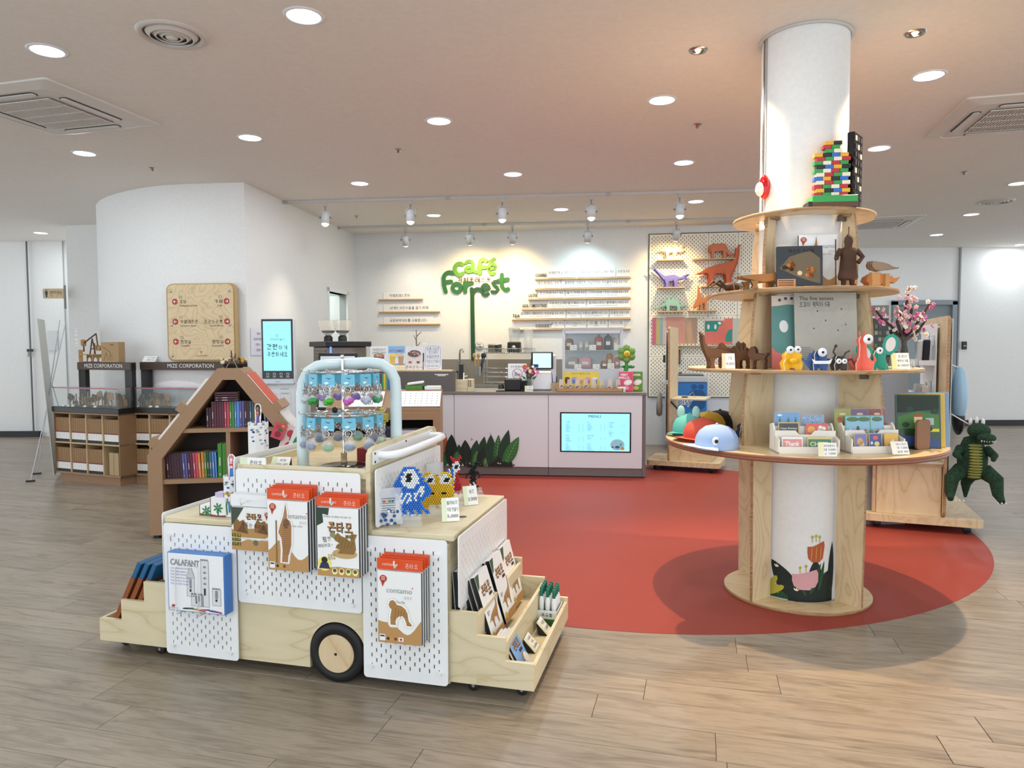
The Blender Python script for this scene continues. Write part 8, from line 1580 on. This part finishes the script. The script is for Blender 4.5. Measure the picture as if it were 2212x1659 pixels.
# ================================================================ BOOKS
BK_ = {}
def book(X, w, h, d, c, label, grp):
    t = thing('book', label, 'book', X, grp); k = (round(w, 4), h, d, c)
    if k not in BK_:
        a = B().box(0, w, 0, .004, 0, h, Cm(c, .45)).box(0, .002, 0, d, 0, h, Cm(c, .45)).box(w-.002, w, 0, d, 0, h, Cm(c, .45)).build('cover', t); g = B().box(.002, w-.002, .004, d-.004, .003, h-.003, Cm('e4dccc', .7)).build('pages', t)
        q = Print(t, face((w/2, -.0003, 0), (1, 0, 0), (0, 0, 1)), 'spine_print'); q.rect('e4d8cc', -w*.12, h*.35, w*.12, h*.6); q.circ('d8c8b8', 0, h*.1, w*.18); BK_[k] = (a.data, g.data)
    else: link('cover', BK_[k][0], t); link('pages', BK_[k][1], t)
cn = {'401c2c': 'dark maroon', '5a2438': 'plum', '5a5a9c': 'violet blue', 'c84a60': 'pink', 'd88a3c': 'orange', '6a8a3c': 'olive green', '1f4a34': 'dark green', '5a90d8': 'light blue', '2c4a8c': 'blue', '3a6a78': 'teal', '5a4a34': 'brown', '8a2c38': 'red', '3a3a5c': 'navy', 'a8502c': 'rust', '4a8a3c': 'green'}
def bookrow(x0, z, cols, w, h, tilt, where, y=.06):
    x = x0; seen = {}
    for k, c in enumerate(cols):
        seen[c] = seen.get(c, 0)+1
        book(HX @ Matrix.Translation((x, y, z)) @ Matrix.Rotation(tilt, 4, 'Y'), w, h, .15, c, '%s book %s' % (cn[c], where) if cols.count(c) == 1 else '%s book %s, %s such from the left' % (cn[c], where, ('first', 'second', 'third', 'fourth', 'fifth', 'sixth', 'seventh', 'eighth')[seen[c]-1]), 'books in the house bookcase'); x += w+.0015
up = ['401c2c']*2+['5a2438']*5+['c84a60']*2+['4a8a3c']*2+['5a90d8']*2+['5a5a9c']*2+['401c2c']*2+['3a6a78']*2+['d88a3c']*2
bookrow(.4, .8065, up[:2], .017, .15, 0, 'on the upper house shelf'); bookrow(.438, .8065, up[2:], .0165, .195, 0, 'on the upper house shelf'); bookrow(.815, .8065, ['2c4a8c', '2c4a8c'], .0165, .15, -.08, 'leaning at the right of the upper shelf')
for k in range(4): book(HX @ Matrix.Translation((.47, .03, 1.0045+k*.0175)) @ Matrix.Rotation(pi/2, 4, 'Y') @ Matrix.Translation((-.017, 0, 0)), .0165, .15, .15, '5a2438' if k % 2 else '401c2c', 'dark book lying flat on the upper row, %s from below' % ('first', 'second', 'third', 'top')[k], 'books in the house bookcase')
bookrow(.115, .4325, ['401c2c']*6+['5a5a9c']*2+['5a2438']*2+['c84a60']*2+['d88a3c'], .0172, .185, -.05, 'on the lower left house shelf'); bookrow(.36, .4325, ['d88a3c', '6a8a3c', '1f4a34', '3a6a78', '5a90d8', '5a90d8'], .0172, .19, -.03, 'on the lower left house shelf, right group')
for k in range(2): book(HX @ Matrix.Translation((.478+k*.032, .04, .4325)), .0305, .255, .17, '3f8a2c', 'thick green boxed encyclopedia on the lower shelf, '+('left' if k == 0 else 'right')+' volume', 'green encyclopedias')
cn['3f8a2c'] = 'green'
bookrow(.60, .4325, ['8a2c38', '8a2c38', '6a8a3c', 'a8502c'], .016, .17, .35, 'leaning behind the paper tower'); bookrow(.78, .4325, ['8a2c38', 'a8502c', '5a4a34', '3a3a5c', '2c4a8c', '3a3a5c', 'a8502c', '5a5a9c'], .016, .185, .1, 'on the lower right house shelf'); bookrow(.44, .0705, ['8a2c38', '8a2c38'], .03, .24, .12, 'at the bottom of the house bookcase')
# big books on the roof slopes
RS = math.atan2(.63, .5)
for f_, sd_, w, h, c, lb in ((.1, 0, .26, .02, 'e8e8e0', 'white picture book on the lower left roof slope'), (.5, 0, .26, .022, 'dfe2de', 'white picture book on the upper left roof slope'), (.52, 1, .3, .014, 'c8482c', 'red picture book on the right roof slope'), (.2, 1, .2, .018, 'e0dcd8', 'white and red book on the lower right roof slope')):
    x = .5*f_ if not sd_ else HW-.5*f_; z = HE+.63*f_; R_ = Matrix.Translation((x, .02, z)) @ (Matrix.Rotation(-RS, 4, 'Y') if not sd_ else Matrix.Rotation(RS, 4, 'Y') @ Matrix.Diagonal((-1, 1, 1, 1)))
    t = thing('picture_book', lb, 'book', HX); B().box(.03, .03+w, .01, .3, .001, h, Cm(c, .45), R_).build('cover', t); B().box(.034, .034+w-.01, .008, .298, .004, h-.003, Cm('f0ece4', .6), R_).build('pages', t)
fb = thing('flower_basket', 'small dried flower basket with a clear easel on the house roof', 'flower basket', HX @ Matrix.Translation((.59, .12, HT+.0005))); B().lathe([(.0001, 0), (.05, 0), (.065, .03)], Cm('2a1e1a', .7), Matrix.Diagonal((1.3, .7, 1, 1)), 14).build('basket', fb); r = random.Random(3)
for k in range(22): B().ball((r.uniform(-.09, .09), r.uniform(-.035, .03), .035+r.uniform(0, .035)), r.uniform(.01, .017), Cm(r.choice(('c8902c', 'd8c08a', '4a4a30', 'e4dcc0', '7a6a3c')), .7), 7, 5).build('dried_flower', fb)
B().cyl((-.01, 0, .05), (-.015, 0, .13), .008, Cm('5a1c1c', .6), 6, .004).build('stalk', fb); B().cyl((.012, 0, .05), (.015, 0, .11), .006, Cm('5a1c1c', .6), 6, .003).build('stalk', fb); B().tube([(-.04, -.06, 0), (0, -.045, .08), (.04, -.06, 0)], .004, M['acry'], 5).build('easel', fb)
for k, (x, z, w, h, c, c2) in enumerate(((.93, .66, .1, .26, 'e8e4d8', 'd8cc40'), (.97, .72, .12, .24, 'e0c8c8', 'c02838'), (1.03, .74, .1, .3, 'e0e4e4', '3a7a4a'), (.92, .86, .09, .12, 'c84858', '8a2030'))):
    t = thing('colouring_sheet', 'hand-coloured paper hanging on the right roof end, '+('yellow flower', 'red scarf', 'green leaf', 'dark red cup')[k]+' drawing', 'drawing', HX @ Matrix.Translation((x, -.05-.012*k, z-.13)) @ Matrix.Rotation(.38, 4, 'Y')); B().box(-w/2, w/2, 0, .002, 0, h, Cm(c, .5)).build('sheet', t); p = Print(t, face((0, -.0006, 0), (1, 0, 0), (0, 0, 1)))
    p.circ(c2, 0, h*.3, w*.25, h*.2, 1); p.circ('2f6a3a', w*.1, h*.6, w*.2, h*.1, 2); p.circ('c03848', -w*.15, h*.75, w*.2, h*.12, 2); p.circ('d8a838', w*.2, h*.88, w*.15, h*.06, 2)
# ================================================================ LECTERN GOODS
LXP = lambda x, y, z, a=0.0: LX @ Matrix.Translation((x, y, z)) @ Matrix.Rotation(a, 4, 'X')
SL = math.atan2(.158, .28)
for x, w, lb, pat in ((.2, .3, 'white picture book with blue Korean title on the slanted top', 0), (.62, .4, 'open white book with rows of tiny pictures on the slanted top', 1)):
    t = thing('open_book', lb, 'book', LXP(x, .04, .862, SL)); B().box(0, w, 0, .25, 0, .01, Cm('f2f2f0', .5), None, .002).build('pages', t); p = Print(t, Matrix.Translation((0, 0, .0106)))
    if pat:
        p.line('c8c8c4', [(w/2, .005), (w/2, .245)], .003)
        for i in range(8):
            for j in range(5): p.circ('4a5058', .03+i*.047+(.01 if i > 3 else 0), .04+j*.042, .006, .004)
    else: p.text('우리말', w*.55, .19, .06, '34508c', bold=.02); p.text('조사', w*.6, .12, .055, '34508c', bold=.02); p.text('거리', w*.55, .05, .055, '34508c', bold=.02)
t = thing('green_book', 'thick green book lying on the lectern top', 'book', LXP(.68, .31, 1.0005)); B().box(0, .16, 0, .1, 0, .045, Cm('4a8a24', .4), None, .003).build('cover', t); B().box(.16, .2, .002, .1, .004, .04, Cm('1c1c1c', .5)).build('spine_band', t)
for k, (x, lb) in enumerate(((.7, 'white open book resting on the green book'), (.86, 'white closed book at the right of the lectern top'))): t = thing('white_book', lb, 'book', LXP(x, .3, 1.0455 if k == 0 else 1.0005)); B().box(0, .15, 0, .11, 0, .02 if k == 0 else .035, Cm('ececea', .5), Matrix.Rotation(-.12 if k == 0 else 0, 4, 'Y'), .004).build('pages', t)
cs2 = ['8a2c3c', '3a5a8c', '4a6a9c', '5a7a8c', 'a03044', '2c3a6c', '3a8a4c', 'd8b840', '6aa04a', '3a6ab0', '2c4a8c', '8a8ab0']
for k, c in enumerate(cs2): t = thing('pencil_case_book', 'thin %s booklet standing in the row on the lectern top, number %d' % ('dark red slate blue grey-blue steel crimson navy green yellow lime azure indigo lilac'.split()[k] if False else ('dark red', 'slate blue', 'grey blue', 'steel', 'crimson', 'navy', 'green', 'yellow', 'lime', 'azure', 'indigo', 'lilac')[k], k+1), 'booklet', LXP(.36+k*.0165, .33, 1.0005), 'booklets on the lectern'); B().box(0, .0155, 0, .08, 0, .15, Cm(c, .4)).build('cover', t)
t = thing('basket_of_charms', 'wire basket heaped with colourful glass charms on the lectern', 'basket', LXP(.12, .33, 1.0005)); B().box(0, .26, 0, .085, 0, .1, Cm('3a3a3c', .4), None, .004).build('basket', t); b = B(); r = random.Random(9)
for k in range(60): b.ball((r.uniform(.01, .25), r.uniform(.005, .08), .1+r.random()*.05*(1-abs(r.random()-.5))), r.uniform(.008, .016), Cm(r.choice(('7a2c8a', '2c2c7a', 'd8d8dc', 'c06a2c', '3aa090', '8a8a90', '501c4a')), .12), 7, 5)
b.build('glass_charms', t)['kind'] = 'stuff'; B().tube([(.26, .04, .1), (.2, .04, .2), (.1, .04, .17), (.03, .04, .12)], .003, M['black'], 5).build('wire', t)
for k in range(26): t = thing('white_booklet', 'thin white booklet with dark spine mark in the lectern shelf row', 'booklet', LXP(.66+k*.0118, .03, .381), 'white booklets in the lectern'); B().box(0, .011, 0, .2, 0, .27, Cm('e2e0e4', .5)).build('cover', t)
t = thing('robot_figure', 'yellow-green toy robot standing beside the hoop rail', 'toy robot', LXP(.52, -.08, .70)); gm3 = Cm('a8a848', .5); B().box(-.035, .035, -.02, .02, .05, .12, gm3, None, .01).build('torso', t); B().box(-.025, .025, -.02, .02, .125, .17, gm3, None, .012).build('head', t)
for sx in (-1, 1): B().box(.04*sx-.012, .04*sx+.012, -.012, .012, .04, .115, gm3, None, .005).build('arm', t); B().box(.018*sx-.012, .018*sx+.012, -.015, .015, 0, .05, gm3, None, .004).build('leg', t)
tag(B().box(.42, .62, -.16, -.005, 0, .7, Cm('20243a', .6), None, .01).build('toy_pedestal', None, LX), 'dark blue pedestal under the toy robot behind the keyring stand', 'pedestal')
# ================================================================ RACK GOODS
RL = lambda x, y, z, m=Matrix(): RX @ Matrix.Translation((x, y, z)) @ m
for z, n, lb in ((1.24, 5, 'upper'), (.98, 7, 'lower')):
    t = thing('peg_tray', 'white %s tray on the pegboard of the right rack' % lb, 'tray', RL(.37, .3, z)); wt = Cm('e8eaea', .4); B().box(0, .12, 0, .5, 0, .006, wt).build('floor', t); B().box(0, .006, 0, .5, 0, .045, wt).build('front', t); B().box(0, .12, 0, .006, 0, .045, wt).build('end', t); B().box(0, .12, .494, .5, 0, .045, wt).build('end', t)
    for k in range(n): q = thing('stationery_packet', ('navy rolled pouch leaning in the upper tray' if k == 0 else 'pale wrapped packet in the upper rack tray') if lb == 'upper' else 'white sticker packet in the lower rack tray', 'packet', RL(.40, .32+k*.06, z+.007, Matrix.Rotation(.25, 4, 'X')), 'packets in the rack trays'); B().box(0, .05, 0, .03 if lb == 'upper' else .012, 0, .2 if lb == 'upper' else .1, Cm('1a2030' if lb == 'upper' and k == 0 else ('e0dcd4', 'd0d4d8', 'e8e4dc')[k % 3], .3), None, .008).build('packet', q)
for k, (y, z) in enumerate(((.35, 1.48), (.55, 1.5), (.42, 1.12), (.62, 1.1), (.8, 1.46))): q = thing('hang_tag_item', 'small white hang-tag item on the right rack pegboard, '+('top near', 'top middle', 'centre near', 'centre far', 'top far')[k], 'hang tag', RL(.478, y, z)); B().box(0, .006, 0, .05, -.08, 0, Cm('e4e4e6', .4)).build('tag', q); B().cyl((-.01, .025, -.005), (.012, .025, -.005), .003, M['white'], 6).build('hook', q)
q = thing('sticker_tray', 'white tray of stickers on the wooden ledge of the right rack', 'tray', RL(.38, .12, .7165)); B().box(0, .12, 0, .4, 0, .03, Cm('eceae6', .5)).build('tray', q); B().box(.01, .11, .02, .38, .03, .05, Cm('d8ccd0', .5), Matrix.Rotation(.03, 4, 'X')).build('sticker_stack', q)
q = thing('cushion_bag', 'pale blue and black cushion in clear bag hanging behind the right rack', 'cushion', RL(.63, .12, .9)); B().ball((0, .06, .12), .13, Cm('9cc0d8', .5), 14, 10, (.4, 1, 1.7)).build('cushion', q); B().ball((0, .06, -.05), .1, Cm('1c1e22', .5), 12, 8, (.42, 1, 1.3)).build('dark_print', q); B().cyl((0, .06, .33), (-.07, .06, .36), .005, M['white'], 6).build('hook', q)
dg_ = thing('dinosaur_plush', 'dark green plush dinosaur bag hanging on the right rack', 'plush toy', RL(.70, .03, .42)); gp = speckle('plush_green', '17301f', '24472e', 60, .95, .6); belly = Cm('8a8a44', .9)
B().lathe([(.0001, -.02), (.06, .0), (.095, .08), (.1, .16), (.075, .25), (.055, .3), (.0001, .32)], gp, Matrix.Rotation(-.12, 4, 'X'), 18).build('torso', dg_); b = B()
for k in range(12): b.ball((.0, -.055-.035*math.sin(pi*k/11), .02+k*.021), .045, belly, 10, 6, (1, .55, .26))
b.build('ribbed_belly', dg_); B().ball((.02, -.06, .36), .075, gp, 14, 10, (1, 1.1, .75)).ball((.05, -.14, .32), .055, gp, 12, 8, (1.1, 1.25, .6)).build('head', dg_); B().ball((.05, -.13, .285), .045, gp, 12, 8, (1, 1.2, .35)).build('jaw', dg_); B().ball((.05, -.16, .3), .03, Cm('8a2028', .7), 8, 6, (1.1, 1, .3)).build('tongue', dg_)
for k in range(6): B().lathe([(.006, 0), (.0005, -.014)], Cm('f0efe8', .5), Matrix.Translation((.01+.016*k, -.19, .305)), 6).build('tooth', dg_)
for sx in (-1, 1):
    B().tube([(.08*sx, -.01, .22), (.12*sx, -.07, .18), (.1*sx, -.12, .16)], [.035, .026, .016], gp, 10).build('arm', dg_); B().tube([(.07*sx, 0, .06), (.14*sx, -.05, .0), (.15*sx, -.06, -.1), (.16*sx, -.13, -.14)], [.06, .05, .036, .02], gp, 10).build('leg', dg_)
    for k in range(3): B().lathe([(.007, 0), (.0005, .02)], Cm('e8e4d8', .5), Matrix.Translation((.13*sx+.025*k, -.14, -.145)) @ Matrix.Rotation(1.7, 4, 'X'), 6).build('claw', dg_)
B().tube([(0, .06, .02), (-.02, .1, -.06), (-.03, .05, -.15)], [.05, .035, .01], gp, 10).build('tail', dg_)
for k in range(3): B().ball((-.02+.04*k, .01, .42+.01*(k % 2)), .022, Cm('e8e8e4', .8), 8, 6, (.6, .6, 1.3)).build('white_ribbon', dg_)
B().cyl((0, .02, .38), (-.14, .02, .47), .005, M['white'], 6).build('hanging_hook', dg_)
t = thing('wall_phone', 'small black intercom on the far right wall', 'intercom', face(at(2076, 755, 12.3), (1, 0, 0), (0, 0, 1))); B().box(0, .085, 0, .14, 0, .03, M['black'], None, .008).build('housing', t); B().box(.025, .06, .06, .068, .03, .033, M['steel']).build('logo_bar', t)
t = thing('brick_cafe_model', 'dark toy brick building on a table behind the column', 'brick model', at(1905, 790, 5.6).to_4d().to_3d() and Matrix.Translation(at(1905, 792, 5.6)))
for k, (x, z, w, h, c) in enumerate(((-.1, 0, .2, .08, '3a4230'), (-.1, .08, .12, .3, '26282a'), (.0, .12, .06, .06, '4a4c50'), (-.1, .4, .12, .08, '6a685e'), (.02, .08, .08, .04, '2a1c1e'), (.05, .2, .04, .09, '1c1c1e'))): B().box(x, x+w, -.05, .06, z, z+h-.001, Cm(c, .35), None, .002).build('brick_block', t)
for k in range(18): B().box(-.09+.03*(k % 4), -.065+.03*(k % 4), -.053, -.05, .1+.05*(k//4), .13+.05*(k//4), Cm(('8a8a80', '5a6040', '3c3c40')[k % 3], .4)).build('tile', t)
q = at(1905, 792, 5.6); t = thing('display_plinth', 'grey plinth under the dark toy brick building', 'plinth', XF((q.x, q.y, 0))); B().box(-.16, .16, -.1, .12, 0, q.z-.0005, Cm('8a8f94', .5), None, .003).build('plinth', t)
# rack at the end of the counter
QL = lambda x, y, z: QX @ Matrix.Translation((x, y, z))
for k, (z, c) in enumerate(((1.18, 'tape'), (.98, 'cards'))):
    t = thing('peg_tray', 'white small tray of %s on the grey pegboard by the counter' % ('black and yellow tape' if k == 0 else 'white cards'), 'tray', QL(.09, .3, z)); B().box(0, .1, 0, .2, 0, .03, Cm('e6e8ea', .4), None, .003).build('tray', t)
    for j in range(4): B().box(.01, .09, .015+j*.045, .05+j*.045, .03, .12, Cm(('1c1c1c', 'd8c040', '1c1c1c', 'd8c040')[j] if k == 0 else 'dfe2e4', .4)).build('packet', t)
t = thing('cloth_bag', 'grey cloth bag hanging between counter and rack', 'bag', QL(.1, .12, .6)); B().lathe([(.0001, 0), (.05, .02), (.06, .12), (.04, .25), (.01, .28)], Cm('9a988c', .9), Matrix.Diagonal((.6, 1.2, 1, 1)), 10).build('bag', t); B().tube([(.0, 0, .27), (.07, 0, .3)], .004, M['white'], 5).build('hook', t)
t = thing('display_box', 'small dark cube box with green picture on the rack shelf below', 'box', QL(.36, .12, .3955)); B().box(0, .2, 0, .2, 0, .16, Cm('2a2c2e', .4), None, .003).build('box', t); B().box(.03, .17, -.002, 0, .03, .13, Cm('2c5038', .4)).build('picture', t)
t = thing('spectacle_frame', 'thin metal bookstand on the pale shelf by the counter rack', 'stand', QL(.4, .2, .8185)); B().tube([(0, 0, 0), (.06, 0, .07), (.08, .05, .0)], .003, M['steel'], 5).build('wire', t); B().box(-.06, .0, -.02, .02, 0, .012, M['black']).build('clip', t)

finish_prints()
for src, X, lab in later:
    dup(src, X, None, lab)
